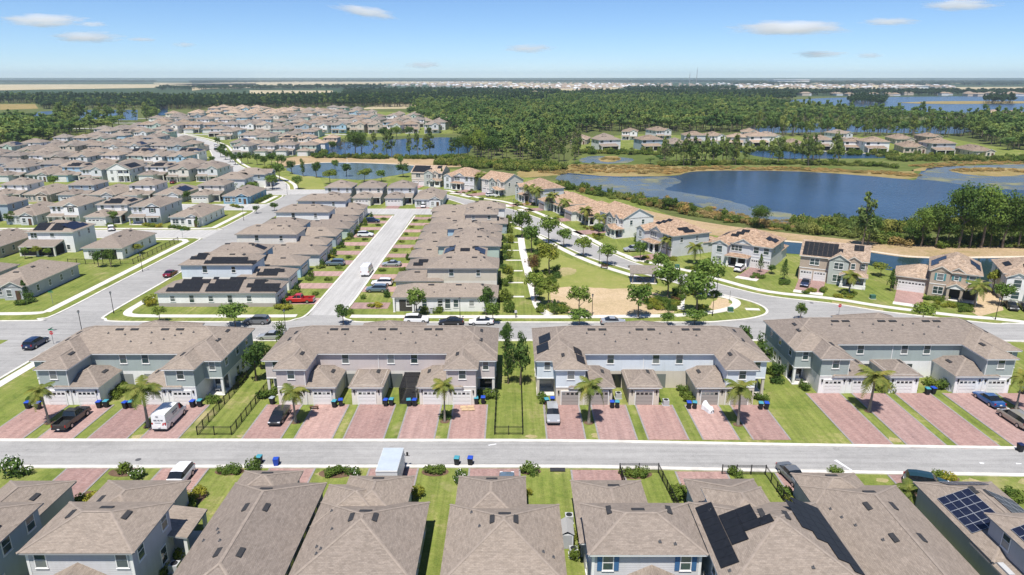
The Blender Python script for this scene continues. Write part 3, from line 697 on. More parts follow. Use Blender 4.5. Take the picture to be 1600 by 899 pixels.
class House:
    def __init__(s, name, loc, rz=0.0, lod=1, trim='trim_cream', roofmat='shingle', ridge='ridge'):
        s.root = empty(name, loc, rz)
        s.lod, s.trim, s.roofmat, s.ridge = lod, trim, roofmat, ridge
        s.nroof = 0
        s.parts = []
    def add(s, o, parent=None):
        if parent is None: s.parts.append([o, []])
        else:
            for p in s.parts:
                if p[0] is parent: p[1].append(o)
        return o
    def mk(s, name, me, loc, rz=0.0, parent=None):
        o = put(name, me, parent if parent is not None else s.root, loc, rz)
        return s.add(o, parent)
    def walls(s, poly, z0, z1, mat, base=None, band=None):
        """poly footprint; base=(height, material) lower storey in another colour"""
        if base:
            b = MB(); b.prism(poly, z0, base[0]); s.add(b.build('wall', base[1], s.root))
            b = MB(); b.prism(poly, base[0], z1); w = s.add(b.build('wall', mat, s.root))
            if band:
                n = len(poly)
                c = (sum(p[0] for p in poly) / n, sum(p[1] for p in poly) / n)
        else:
            b = MB(); b.prism(poly, z0, z1); w = s.add(b.build('wall', mat, s.root))
        return w
    def rect(s, x0, x1, y0, y1, z0, z1, mat, base=None): return s.walls([(x0, y0), (x1, y0), (x1, y1), (x0, y1)], z0, z1, mat, base)
    def _fascia(s, r, roof, x0, x1, y0, y1, ze, skip=''):
        b = MB()
        b.box(x0, x1, y0, y1, ze - 0.17, ze + 0.02, 0, 't' + skip)
        s.add(b.build('fascia', s.trim, roof), roof)
    def _next(s, x0, x1, y0, y1, ze, oh):
        k = s.nroof; s.nroof += 1
        e = 0.008 * k
        return x0 - oh + e, x1 + oh - e, y0 - oh + e, y1 + oh - e, ze - 0.012 * k
    def hip(s, x0, x1, y0, y1, ze, slope=0.45, oh=0.4, mat=None, cap=None):
        x0, x1, y0, y1, ze = s._next(x0, x1, y0, y1, ze, oh)
        r = dict(x0=x0, x1=x1, y0=y0, y1=y1, ze=ze, s=slope)
        W, D = x1 - x0, y1 - y0
        h = min(W, D) / 2; zr = ze + 0.02 + h * slope; zb = ze + 0.02
        g = 0.03
        a, b_, c, d = (x0 - g, y0 - g, zb), (x1 + g, y0 - g, zb), (x1 + g, y1 + g, zb), (x0 - g, y1 + g, zb)
        if W >= D: p, q = (x0 + h, (y0 + y1) / 2, zr), (x1 - h, (y0 + y1) / 2, zr)
        else: p, q = ((x0 + x1) / 2, y0 + h, zr), ((x0 + x1) / 2, y1 - h, zr)
        k = math.sqrt(1 + slope * slope)
        b = MB()
        def sl(pts, ax, org):
            uv = []
            for t in pts:
                if ax == 'x': uv.append((t[0], abs(t[1] - org) * k))
                else: uv.append((t[1], abs(t[0] - org) * k))
            b.face(pts, 0, uv)
        if W >= D:
            sl([a, b_, q, p], 'x', y0); sl([c, d, p, q], 'x', y1); sl([b_, c, q], 'y', x1); sl([d, a, p], 'y', x0)
        else:
            sl([a, b_, p], 'x', y0); sl([c, d, q], 'x', y1); sl([b_, c, q, p], 'y', x1); sl([d, a, p, q], 'y', x0)
        b.face([d, c, b_, a], 1)
        o = s.add(b.build('roof', [mat or s.roofmat, s.trim], s.root))
        s._fascia(r, o, x0, x1, y0, y1, ze)
        if cap if cap is not None else s.lod == 0:
            cb = MB()
            for u, v in ((a, p), (d, p if W >= D else q), (b_, q if W >= D else p), (c, q), (p, q)):
                u, v = Vector(u), Vector(v)
                if (v - u).length < 0.2: continue
                t = (v - u).normalized(); sd = t.cross(Vector((0, 0, 1))).normalized() * 0.15
                up = Vector((0, 0, 0.045)); lo = Vector((0, 0, 0.045 - 0.15 * slope * 0.75))
                cb.face([u + sd + lo, v + sd + lo, v + up, u + up], 0).face([u + up, v + up, v - sd + lo, u - sd + lo], 0)
            s.add(cb.build('ridge_cap', s.ridge, o), o)
        r['obj'] = o
        return r
    def gable(s, x0, x1, y0, y1, ze, slope=0.45, oh=0.35, axis='y', mat=None, wall=None, ends='SN', rake=0.25):
        """axis: direction of the ridge; ends: which ends carry a gable wall"""
        if axis == 'y': X0, X1, Y0, Y1, ze = s._next(x0, x1, y0, y1, ze, oh)
        else: X0, X1, Y0, Y1, ze = s._next(x0, x1, y0, y1, ze, oh)
        e = oh - rake
        if axis == 'y': Y0 += e; Y1 -= e
        else: X0 += e; X1 -= e
        r = dict(x0=X0, x1=X1, y0=Y0, y1=Y1, ze=ze, s=slope)
        k = math.sqrt(1 + slope * slope); zb = ze + 0.02
        b = MB(); f = MB(); gw = MB(); T = 0.16
        if axis == 'y':
            xm = (X0 + X1) / 2; zr = zb + (X1 - X0) / 2 * slope; L = (X1 - X0) / 2 * k
            b.face([(X1, Y0, zb), (X1, Y1, zb), (xm, Y1, zr), (xm, Y0, zr)], 0, [(Y0, 0), (Y1, 0), (Y1, L), (Y0, L)])
            b.face([(X0, Y1, zb), (X0, Y0, zb), (xm, Y0, zr), (xm, Y1, zr)], 0, [(Y1, 0), (Y0, 0), (Y0, L), (Y1, L)])
            b.face([(X0, Y0, zb - T), (X0, Y1, zb - T), (xm, Y1, zr - T), (xm, Y0, zr - T)], 1).face([(X1, Y1, zb - T), (X1, Y0, zb - T), (xm, Y0, zr - T), (xm, Y1, zr - T)], 1)
            for y in (Y0, Y1):
                f.face([(X0, y, zb - T), (xm, y, zr - T), (xm, y, zr), (X0, y, zb)]).face([(xm, y, zr - T), (X1, y, zb - T), (X1, y, zb), (xm, y, zr)])
            for x in (X0, X1): f.face([(x, Y0, zb - T), (x, Y1, zb - T), (x, Y1, zb), (x, Y0, zb)])
            for en, y in (('S', y0), ('N', y1)):
                if en in ends:
                    gx0, gx1 = x0 + 0.02, x1 - 0.02
                    gw.face([(gx0, y, ze - 0.3), (gx1, y, ze - 0.3), (gx1, y, zb + (X1 - gx1) * slope - 0.05), (xm, y, zr - 0.05), (gx0, y, zb + (gx0 - X0) * slope - 0.05)])
        else:
            ym = (Y0 + Y1) / 2; zr = zb + (Y1 - Y0) / 2 * slope; L = (Y1 - Y0) / 2 * k
            b.face([(X0, Y0, zb), (X1, Y0, zb), (X1, ym, zr), (X0, ym, zr)], 0, [(X0, 0), (X1, 0), (X1, L), (X0, L)])
            b.face([(X1, Y1, zb), (X0, Y1, zb), (X0, ym, zr), (X1, ym, zr)], 0, [(X1, 0), (X0, 0), (X0, L), (X1, L)])
            b.face([(X1, Y0, zb - T), (X0, Y0, zb - T), (X0, ym, zr - T), (X1, ym, zr - T)], 1).face([(X0, Y1, zb - T), (X1, Y1, zb - T), (X1, ym, zr - T), (X0, ym, zr - T)], 1)
            for x in (X0, X1):
                f.face([(x, Y0, zb - T), (x, ym, zr - T), (x, ym, zr), (x, Y0, zb)]).face([(x, ym, zr - T), (x, Y1, zb - T), (x, Y1, zb), (x, ym, zr)])
            for y in (Y0, Y1): f.face([(X0, y, zb - T), (X1, y, zb - T), (X1, y, zb), (X0, y, zb)])
            for en, x in (('W', x0), ('E', x1)):
                if en in ends:
                    gw.face([(x, y0 + 0.02, ze - 0.3), (x, y1 - 0.02, ze - 0.3), (x, y1 - 0.02, zb + (Y1 - y1) * slope - 0.05), (x, ym, zr - 0.05), (x, y0 + 0.02, zb + (y0 - Y0) * slope - 0.05)])
        o = s.add(b.build('roof', [mat or s.roofmat, s.trim], s.root))
        s.add(f.build('fascia', s.trim, o), o)
        if wall and gw.f: s.add(gw.build('gable', wall, s.root))
        r['obj'] = o; r['gable'] = axis
        return r
    def shed(s, x0, x1, y0, y1, z_low, z_high, low='S', mat=None):
        """single slope, lowest at side `low`"""
        zs = {'S': (z_low, z_low, z_high, z_high), 'N': (z_high, z_high, z_low, z_low), 'E': (z_high, z_low, z_low, z_high), 'W': (z_low, z_high, z_high, z_low)}[low]
        c = [(x0, y0), (x1, y0), (x1, y1), (x0, y1)]
        t = [(*c[i], zs[i]) for i in range(4)]; u = [(*c[i], zs[i] - 0.18) for i in range(4)]
        b = MB(); b.face(t, 0); b.face(u[::-1], 1)
        for i in range(4):
            j = (i + 1) % 4
            b.face([u[i], u[j], t[j], t[i]], 1)
        return s.add(b.build('porch_roof', [mat or s.roofmat, s.trim], s.root))
    def slope_matrix(s, r, face, t, d, lift=0.03):
        sl = r['s']; th = math.atan(sl)
        u, v, org = {'S': ((1, 0, 0), (0, math.cos(th), math.sin(th)), (t, r['y0'])), 'N': ((-1, 0, 0), (0, -math.cos(th), math.sin(th)), (t, r['y1'])),
                     'E': ((0, 1, 0), (-math.cos(th), 0, math.sin(th)), (r['x1'], t)), 'W': ((0, -1, 0), (math.cos(th), 0, math.sin(th)), (r['x0'], t))}[face]
        u, v = Vector(u), Vector(v); n = u.cross(v)
        p = Vector((*org, r['ze'] + 0.02)) + v * d + n * lift
        return Matrix(((u.x, v.x, n.x, p.x), (u.y, v.y, n.y, p.y), (u.z, v.z, n.z, p.z), (0, 0, 0, 1)))
    def on(s, r, face, t, d, name, me, lift=0.0):
        o = put(name, me, s.root)
        o.matrix_local = s.slope_matrix(r, face, t, d, lift)
        return s.add(o)
    def vents(s, r, lst):
        for face, t, d in lst: s.on(r, face, t, d, 'roof_vent', shared('vent', m_vent))
    def pipes(s, r, lst):
        for face, t, d in lst:
            m = s.slope_matrix(r, face, t, d)
            o = put('vent_pipe', shared('pipe', m_pipe), s.root, m.translation)
            s.add(o)
    def solar(s, r, face, t0, d0, rows, pw=1.0, ph=1.62, mat='solar', grid=False):
        """rows: strings of # (panel) and . (gap), first row nearest the eave"""
        me = shared(('panel', pw, ph, mat, grid), lambda: m_panel(pw, ph, mat, grid))
        for j, row in enumerate(rows):
            for i, ch in enumerate(row):
                if ch == '#': s.on(r, face, t0 + (i + 0.5) * (pw + 0.025), d0 + (j + 0.5) * (ph + 0.025), 'solar_panel', me)
    def window(s, f, x, y, z, w=0.95, h=1.45, mull=1, shut=None, glass='glass_green'):
        if s.lod >= 2:
            o = s.mk('window', shared(('win2', w, h, glass), lambda: m_slab(w, 0, h, -0.05, 0.02, glass, 'window')), (x, y, z), FACE[f])
            return o
        o = s.mk('window', shared(('wf', w, h, mull), lambda: m_frame(w, h, mull)), (x, y, z), FACE[f])
        if s.lod == 0:
            pw = w / mull
            for i in range(mull):
                xx = -w / 2 + pw * (i + 0.5)
                for k in (0, 1):
                    s.mk('pane', shared(('pn', pw, h, k, glass), lambda: m_slab(pw - 0.02, h * 0.5 * k + 0.02, h * 0.5 * (k + 1) - 0.02, -0.02, 0.01, glass, 'pane')), (xx, -0.006 * k, 0), 0, o)
        else:
            s.mk('pane', shared(('pn1', w, h, glass), lambda: m_slab(w, 0, h, -0.025, 0.01, glass, 'pane')), (0, 0, 0), 0, o)
        if shut:
            for sx in (-1, 1):
                s.mk('shutter', shared(('sh', h, shut), lambda: m_slab(0.42, -0.05, h + 0.05, -0.06, 0.01, shut, 'shutter')), (sx * (w / 2 + 0.31), 0, 0), 0, o)
        return o
    def garage_door(s, f, x, y, w=2.45, h=2.15, mat=None, panes=4):
        o = s.mk('garage_door', shared(('gd', w, h), lambda: m_garage(w, h)), (x, y, 0.02), FACE[f])
        if mat: recolour(o, [mat])
        if s.lod < 2:
            n = panes
            for i in range(n):
                pw = w / n * 0.68
                s.mk('pane', shared(('gp', pw), lambda: m_slab(pw, 0, 0.3, -0.095, -0.05, 'glass_dark', 'pane')), (-w / 2 + w * (i + 0.5) / n, 0, h * 0.77), 0, o)
        return o
    def door(s, f, x, y, w=0.95, h=2.1, mat='door_brown'):
        return s.mk('door', shared(('dr', w, h, mat), lambda: m_slab(w, 0, h, -0.06, 0.01, mat, 'door')), (x, y, 0.05), FACE[f])
    def dark(s, f, x, y, w, h, z=0.1, mat='screen', name='screen'):
        return s.mk(name, shared(('dk', w, h, mat), lambda: m_slab(w, 0, h, -0.03, 0.02, mat, name)), (x, y, z), FACE[f])
    def column(s, x, y, h, w=0.3, mat=None, base=None):
        b = MB(); b.box(-w / 2, w / 2, -w / 2, w / 2, 0, h)
        if base: b.box(-w * 0.75, w * 0.75, -w * 0.75, w * 0.75, 0, 0.8)
        else: b.box(-w * 0.62, w * 0.62, -w * 0.62, w * 0.62, 0, 0.15)
        b.box(-w * 0.62, w * 0.62, -w * 0.62, w * 0.62, h - 0.15, h)
        return s.mk('column', shared(('co', h, w, mat, base), lambda: b.mesh('column', [mat or s.trim])), (x, y, 0))
    def trim_band(s, x0, x1, y, z, f='S'):
        b = MB().box(x0, x1, y - 0.05, y + 0.02, z, z + 0.16)
        return s.add(b.build('belt_course', 'trim_white', s.root))
    def lamp(s, f, x, y, z=1.9):
        return s.mk('wall_lamp', shared('wl', lambda: MB().box(-0.08, 0.08, -0.18, 0, 0, 0.34).box(-0.11, 0.11, -0.2, 0, 0.34, 0.4).mesh('wall_lamp', ['black_metal'])), (x, y, z), FACE[f])
    def slab(s, x0, x1, y0, y1, z, mat='concrete', name='porch_floor'):
        return s.add(MB().box(x0, x1, y0, y1, 0, z, 0, 'b').build(name, mat, s.root))
    def label(s, label, cat='house', group=None, order=True):
        tag(s.root, label, cat, group, order)
        return s

# ================================================================== townhouses on the front street
def m_screen():
    m = bpy.data.materials.new('insect_screen'); m.use_nodes = True
    N, L = m.node_tree.nodes, m.node_tree.links; N.clear()
    out, d, t, mx = N.new('ShaderNodeOutputMaterial'), N.new('ShaderNodeBsdfDiffuse'), N.new('ShaderNodeBsdfTransparent'), N.new('ShaderNodeMixShader')
    d.inputs['Color'].default_value = (0.03, 0.03, 0.032, 1)
    mx.inputs[0].default_value = 0.62
    L.new(t.outputs[0], mx.inputs[1]); L.new(d.outputs[0], mx.inputs[2]); L.new(mx.outputs[0], out.inputs['Surface'])
    M['insect_screen'] = m
m_screen()
def townhouse(xL, W, Y0, has_mid, up, low, doors, label, solar=False, roofmat='shingle', yroad=78.9):
    h = House('townhouse_block', (xL, Y0, 0), 0, 0, 'trim_white', roofmat)
    ze = 5.72
    d = dict(rz=0)
    upper = [(0.4, 3.1), (3.0, 3.1), (3.0, 0), (7.15, 0), (7.15, 5.7), (W - 7.15, 5.7), (W - 7.15, 0), (W - 3.0, 0), (W - 3.0, 3.1), (W - 0.4, 3.1), (W - 0.4, 15.7), (0.4, 15.7)]
    lower = [(0.4, 5.6), (3.0, 5.6), (3.0, 0), (7.15, 0), (7.15, 5.7), (W - 7.15, 5.7), (W - 7.15, 0), (W - 3.0, 0), (W - 3.0, 5.6), (W - 0.4, 5.6), (W - 0.4, 15.7), (0.4, 15.7)]
    h.add(MB().prism(lower, 0, 2.8).build('wall', low, h.root))
    h.add(MB().prism(upper, 2.8, ze + 0.1, bottom=True).build('wall', up, h.root))
    # belt course between the storeys on the wings
    for x0, x1 in ((3.0, 7.15), (W - 7.15, W - 3.0)): h.trim_band(x0, x1, 0.0, 2.74)
    for x0, x1 in ((0.4, 3.0), (W - 3.0, W - 0.4)): h.trim_band(x0, x1, 3.1, 2.72)
    A = h.hip(0.4, W - 0.4, 5.7, 15.7, ze)
    BL = h.hip(0.4, 7.15, 3.1, 15.7, ze); BR = h.hip(W - 7.15, W - 0.4, 3.1, 15.7, ze)
    CL = h.hip(3.0, 7.15, 0, 9.0, ze); CR = h.hip(W - 7.15, W - 3.0, 0, 9.0, ze)
    h.hip(W / 2 - 4.8, W / 2 + 4.8, 7.6, 17.2, ze + 0.42)
    gz = 2.98
    gl = [(7.15, 11.1, 5.2, 11.1), (W - 11.1, W - 7.15, W - 11.1, W - 5.2)] + ([(13.5, 17.8, 13.5, 17.8)] if has_mid else [])
    groofs = []
    for i, (x0, x1, r0, r1) in enumerate(gl):
        h.walls([(x0, 0.06), (x1, 0.06), (x1, 5.68), (x0, 5.68)], 0, gz + 0.1, low)
        groofs.append(h.hip(r0, r1, 0.06, 7.0 if i < 2 else 5.6, gz))
        h.garage_door('S', (x0 + x1) / 2 + (0.15 if i == 0 else (-0.15 if i == 1 else 0)), 0.06, mat=doors)
        for sx in (x0 + 0.4, x1 - 0.4): h.lamp('S', sx, 0.06)
    for x in (5.05, W - 5.05):
        h.garage_door('S', x, 0, mat=doors)
        h.lamp('S', x - 1.65, 0); h.lamp('S', x + 1.65, 0)
    wg = 'glass_green'
    xs = [11.5, 18.3, 21.8] if has_mid else [9.9 + 2.0, 15.2]
    for x in xs: h.window('S', x, 5.7, 4.05, 0.95, 1.4, glass=wg)
    for x in (5.0 + 0.1, W - 4.9): h.window('S', x, 0, 4.1, 0.95, 1.4, glass=wg)
    for x in (1.9, W - 1.7): h.window('S', x, 3.1, 4.15, 0.8, 1.3, glass=wg)
    for sx, f in ((0.4, 'W'), (W - 0.4, 'E')):
        for y, z in ((5.0, 4.1), (9.2, 4.1), (13.0, 4.1), (8.6, 0.9), (10.6, 0.9)): h.window(f, sx, y, z, 0.95, 1.45)
        h.add(MB().box(sx - 0.04, sx + 0.04, 3.2, 15.6, 2.76, 2.92).build('belt_course', 'trim_white', h.root))
    for x in (1.7, W - 1.7):
        h.dark('S', x, 5.6, 2.0, 2.2, mat='glass_dark', name='patio_door')
        h.slab(x - 1.3, x + 1.3, 3.0, 5.6, 0.12)
    for x in (0.6, W - 0.6): h.column(x, 3.32, 2.8, 0.36, low)
    for x in ([12.3, 19.0] if has_mid else [12.0, 15.6]):
        h.dark('S', x, 5.7, 1.9, 2.2, mat='glass_dark', name='patio_door')
    for x in (7.05, W - 7.05): h.add(MB().box(x - 0.04, x + 0.04, -0.09, -0.003, 0.1, ze - 0.1).build('downspout', 'trim_white', h.root))
    if has_mid: h.add(MB().box(16.4, 16.48, 5.6, 5.697, 3.1, ze - 0.1).build('downspout', 'trim_white', h.root))
    vx = [9.0, 10.7, 16.4, 18.2, 23.5, 25.2] if has_mid else [9.6, 11.9, 16.6, 18.9]
    h.vents(A, [('S', x, 5.1) for x in vx])
    h.vents(BL, [('W', 8.2, 2.9), ('W', 10.6, 3.2)] if not solar else [('E', 12.5, 2.4)])
    h.vents(BR, [('E', 8.0, 2.8), ('E', 11.8, 2.9)])
    h.vents(CL, [('E', 3.6, 1.9)] if not solar else [('W', 3.2, 1.7)])
    h.vents(CR, [('W', 3.4, 1.9)])
    for g, fx in zip(groofs, ('E', 'W', 'E')): h.vents(g, [(fx, 3.8, 1.55)])
    h.pipes(A, [('S', x, dd) for x, dd in ((8.2, 4.3), (10.9, 4.0), (12.4, 2.5), (14.8, 4.4), (17.2, 3.0), (19.4, 4.2), (21.2, 4.5), (W - 9.4, 3.8), (W - 12.4, 2.2))])
    if solar:
        h.solar(BL, 'W', 4.6, 0.5, ['##'], 1.5, 1.9); h.solar(BL, 'W', 7.9, 1.0, ['##'], 1.5, 1.9)
        h.solar(CL, 'E', 1.0, 0.35, ['##'], 1.3, 1.3); h.solar(CL, 'E', 3.9, 0.5, ['##'], 1.2, 1.3)
    h.label(label, 'townhouse')
    # driveways of this block
    rel = [(1.4, 6.2), (8.2, 12.9), (14.6, 19.6), (21.7, 26.2), (28.2, 32.8)] if has_mid else [(1.4, 6.3), (8.4, 12.8), (14.9, 19.8), (21.8, 26.5)]
    if xL > 40: rel[3:] = [(21.7, 27.9), (29.8, 33.4)]
    for i, (a, b) in enumerate(rel):
        driveway(xL + a, xL + b, yroad if xL < 40 else yroad - 0.9 - 0.03 * (xL + a - 42), Y0 - 0.02, 'pavers' if i % 2 == 0 else 'pavers_worn')
    return h
townhouse(-70.1, 28.0, 88.85, False, 'w_sage', 'w_white', 'door_white', 'sage grey and white townhouse block above the black pickup and white van')
townhouse(-36.45, 34.3, 88.9, True, 'w_mauve', 'w_cream', 'door_white', 'mauve beige townhouse block with a screened enclosure beside its middle garage')
townhouse(3.25, 34.3, 88.8, True, 'w_paleblue', 'w_sand', 'door_taupe', 'pale blue townhouse block with taupe garage doors and dark roof panels', True)
townhouse(42.5, 34.3, 92.6, True, 'w_sage', 'w_white', 'door_white', 'sage grey and white townhouse block above the blue sedan and beige minivan', yroad=78.0)
# worn grass ends by the kerb
for i in range(26):
    x_ = jr.uniform(-70, 72); r_ = jr.uniform(0.5, 1.6)
    y_ = (79.6 if x_ < 10 else 79.6 - (x_ - 10) * 0.034) + jr.uniform(0, 1.2) if i < 16 else 71.0 - max(0, x_) * 0.03
    sheet('dry_patch', [(x_ + r_ * math.cos(6.283 * k / 14) * jr.uniform(0.6, 1.2), y_ + 0.7 * r_ * math.sin(6.283 * k / 14) * jr.uniform(0.6, 1.2)) for k in range(14)], 0.02, 'grass_dry')

# ================================================================== houses along the near side of the front street
def near_house(label, roofmat='shingle', trim='trim_grey'):
    h = House('house', (0, 0, 0), 0, 0, trim, roofmat)
    h.label(label, 'house')
    return h
def recentre(h, x, y):
    """move the root to the middle of the house"""
    h.root.location = (x, y, 0)
    for o, subs in h.parts: o.location = (o.location[0] - x, o.location[1] - y, o.location[2])
# F1
h = near_house('house with a solar roof cut off at the bottom corner beside the grey sided house')
h.rect(-56.5, -45.6, 44, 56.5, 0, 5.9, 'w_bluegrey'); a = h.hip(-56.5, -45.6, 44, 56.5, 5.8)
h.rect(-54, -47.6, 56.5, 64.2, 0, 3.3, 'w_grey'); b = h.hip(-54, -47.6, 55, 64.2, 3.2)
h.solar(a, 'E', 46.2, 1.0, ['######', '######'], 1.05, 1.7)
for y, z in ((47.5, 4.0), (52.0, 4.0), (55.2, 4.0), (50.5, 0.9)): h.window('E', -45.6, y, z, 1.0, 1.5)
h.vents(b, [('E', 60.5, 1.8)]); h.garage_door('N', -50.8, 64.2, 4.9)
recentre(h, -51, 52)
# F2
h = near_house('grey sided two storey house with a white window pair and a corner side porch')
h.walls([(-42.3, 49.9), (-33.05, 49.9), (-33.05, 56.5), (-42.3, 56.5)], 0, 5.9, 'siding_grey')
a = h.hip(-42.3, -33.05, 49.9, 56.55, 5.8, 0.42)
h.rect(-43.4, -35.25, 56.5, 64.3, 0, 3.3, 'w_grey'); b = h.hip(-43.4, -35.25, 55.3, 64.3, 3.2, 0.4)
h.rect(-40.6, -35.2, 44.5, 49.88, 0, 3.0, 'siding_grey'); h.gable(-40.6, -35.2, 44.5, 52.2, 2.9, 0.55, wall='siding_grey', ends='S')
h.shed(-35.2, -31.2, 55.6, 60.2, 2.75, 3.3, 'E'); h.column(-31.5, 59.9, 2.7, 0.32, 'trim_white'); h.column(-31.5, 55.9, 2.7, 0.32, 'trim_white'); h.slab(-35.2, -31.2, 55.6, 60.2, 0.12)
for x in (-41.1, -34.0): h.window('S', x, 49.9, 4.05, 0.95, 1.55)
for y, z in ((51.2, 4.0), (55.4, 4.0), (54.5, 0.9)): h.window('E', -33.05, y, z, 0.95, 1.6)
h.vents(a, [('W', 53.6, 2.6), ('E', 53.4, 2.7), ('N', -37.6, 2.6)]); h.vents(b, [('W', 60.0, 2.2), ('S', -38, 2.5)])
h.garage_door('N', -39.3, 64.3, 4.9)
for x in (-42.2, -33.15): h.add(MB().box(x - 0.12, x + 0.12, 49.86, 49.94, 0, 5.7).build('corner_board', 'trim_white', h.root))
recentre(h, -38, 55)
def long_house(label, x0, x1, yb, gx0, gx1, gy, wall, extra=None, vents=(), pipes=(), windows=(), slope=0.46, ys=44.2):
    h = near_house(label)
    h.rect(x0, x1, ys, yb, 0, 3.3, wall); a = h.hip(x0, x1, ys, yb, 3.2, slope)
    if extra: h.rect(*extra, 0, 3.25, wall); e = h.hip(extra[0], extra[1], extra[2] - 3, extra[3], 3.2, slope)
    h.rect(gx0, gx1, yb, gy, 0, 3.25, wall); g = h.hip(gx0, gx1, yb - 3, gy, 3.2, slope)
    h.garage_door('N', (gx0 + gx1) / 2, gy, 4.9)
    h.vents(a, vents); h.pipes(a, pipes)
    for y in windows: h.window('E', x1, y, 0.95, 0.9, 1.5); h.window('W', x0, y + 1.2, 0.95, 0.9, 1.5)
    h.vents(g, [('N', (gx0 + gx1) / 2, 2.2)])
    recentre(h, (x0 + x1) / 2, 52)
    return h
long_house('long single storey house with a tan roof next to the grey sided house', -29.4, -20.4, 63.8, -29.3, -23.6, 66.2, 'w_greengrey', None, [('W', 57.2, 4.3), ('E', 57.2, 4.3), ('W', 50.6, 4.3), ('E', 50.6, 4.3), ('N', -25.0, 4.3)],
           [('W', 55.0, 2.2), ('W', 54.2, 2.7), ('W', 52.6, 3.6), ('W', 53.9, 1.2)], (46.5, 51, 53, 57, 61))
long_house('single storey house with a box truck standing behind its garage', -19.2, -8.9, 60.3, -17.4, -11.1, 65.2, 'w_greengrey', (-19.2, -12.6, 60.0, 63.5), [('W', 55.3, 4.9), ('E', 55.3, 4.9), ('N', -14.0, 5.0)],
           [('W', 52.6, 2.0), ('W', 52.0, 2.6), ('W', 51.5, 2.3), ('W', 54.6, 3.0), ('W', 58, 2.0)], (50.5, 53, 55, 58.5), ys=49.3)
long_house('single storey house between two lawns with a pair of vents on its garage roof', -5.9, 4.4, 59.9, -5.4, 1.1, 65.1, 'w_grey', None, [('W', 55.0, 4.9), ('E', 55.0, 4.9), ('N', -0.7, 5.0)], [('W', 57.4, 2.6), ('E', 51.8, 2.2), ('E', 51.6, 1.2), ('W', 54.7, 3.6)], (51, 54, 57), ys=49.2)
# F6
h = near_house('two storey house with blue window shutters and a white eaves line', trim='trim_white')
h.walls([(6.95, 49.7), (16.45, 49.7), (16.45, 56.35), (6.95, 56.35)], 0, 5.9, 'siding_grey')
a = h.hip(6.95, 16.45, 49.7, 56.35, 5.8, 0.42)
h.rect(6.75, 13.55, 56.35, 64.3, 0, 3.3, 'w_grey'); b = h.hip(6.75, 13.55, 54.6, 64.3, 3.2, 0.4)
h.rect(9.3, 15.0, 44.5, 49.68, 0, 3.0, 'siding_grey'); h.gable(9.3, 15.0, 44.5, 52.2, 2.9, 0.5, wall='siding_grey', ends='S')
for x in (8.35, 15.1): h.window('S', x, 49.7, 3.95, 0.85, 1.5, shut='shutter_blue')
for y, z in ((51.5, 4.0), (54.8, 4.0), (53, 0.9)): h.window('W', 6.95, y, z, 0.9, 1.5); h.window('E', 16.45, y, z, 0.9, 1.5)
h.vents(a, [('W', 54.2, 2.6), ('E', 54.2, 2.6), ('N', 11.6, 2.9)]); h.vents(b, [('N', 10.6, 2.9)])
h.pipes(a, [('S', 12.9, 1.2), ('S', 14.2, 1.0)]); h.garage_door('N', 10.2, 64.3, 4.9)
for x in (7.05, 16.35): h.add(MB().box(x - 0.12, x + 0.12, 49.66, 49.74, 0, 5.7).build('corner_board', 'trim_white', h.root))
recentre(h, 11.7, 55)
# F7
h = near_house('two storey blue grey house with stepped black solar arrays on both roof slopes', trim='trim_white')
h.rect(17.4, 28.85, 45, 56.5, 0, 5.9, 'w_bluegrey'); a = h.hip(17.4, 28.85, 45, 56.5, 5.8, 0.45)
h.rect(19.3, 24.5, 56.5, 59.1, 0, 5.85, 'w_bluegrey'); h.hip(19.3, 24.5, 53, 59.1, 5.8, 0.45)
h.rect(19.1, 25.9, 59.1, 64.6, 0, 3.3, 'w_bluegrey'); b = h.hip(19.1, 25.9, 57.5, 64.6, 3.2, 0.4)
h.solar(a, 'W', 47.3, 0.4, ['########'], 1.02, 1.6)
h.solar(a, 'W', 49.4, 2.05, ['####', '.###'], 1.0, 1.5); h.solar(a, 'W', 50.4, 5.1, ['#'], 1.0, 1.1)
h.solar(a, 'E', 46.4, 0.4, ['#########', '.########', '...######', '....####'], 1.0, 1.0)
h.vents(a, [('W', 51.9, 5.6), ('E', 51.6, 5.6)]); h.vents(b, [('E', 61.5, 1.9)])
h.pipes(a, [('W', 54.6, 1.6), ('W', 46.8, 1.0), ('S', 24.6, 2.2)])
for y, z in ((49, 4.0), (54, 4.0), (51, 0.9), (47, 0.9)): h.window('W', 17.4, y, z, 0.9, 1.5)
h.garage_door('N', 22.5, 64.6, 4.9)
recentre(h, 23, 52)
long_house('long single storey house with paired ridge vents between two solar roofed houses', 31.2, 40.7, 63.3, 31.2, 37.4, 65.7, 'w_grey', None, [('W', 57.4, 4.3), ('E', 57.4, 4.3), ('W', 52.6, 4.3), ('E', 52.6, 4.3), ('N', 36, 4.4)],
           [('W', 57.2, 1.6), ('W', 55.6, 2.2), ('W', 58.8, 1.2), ('W', 52.8, 3.4)], (46, 51, 57), ys=42.0)
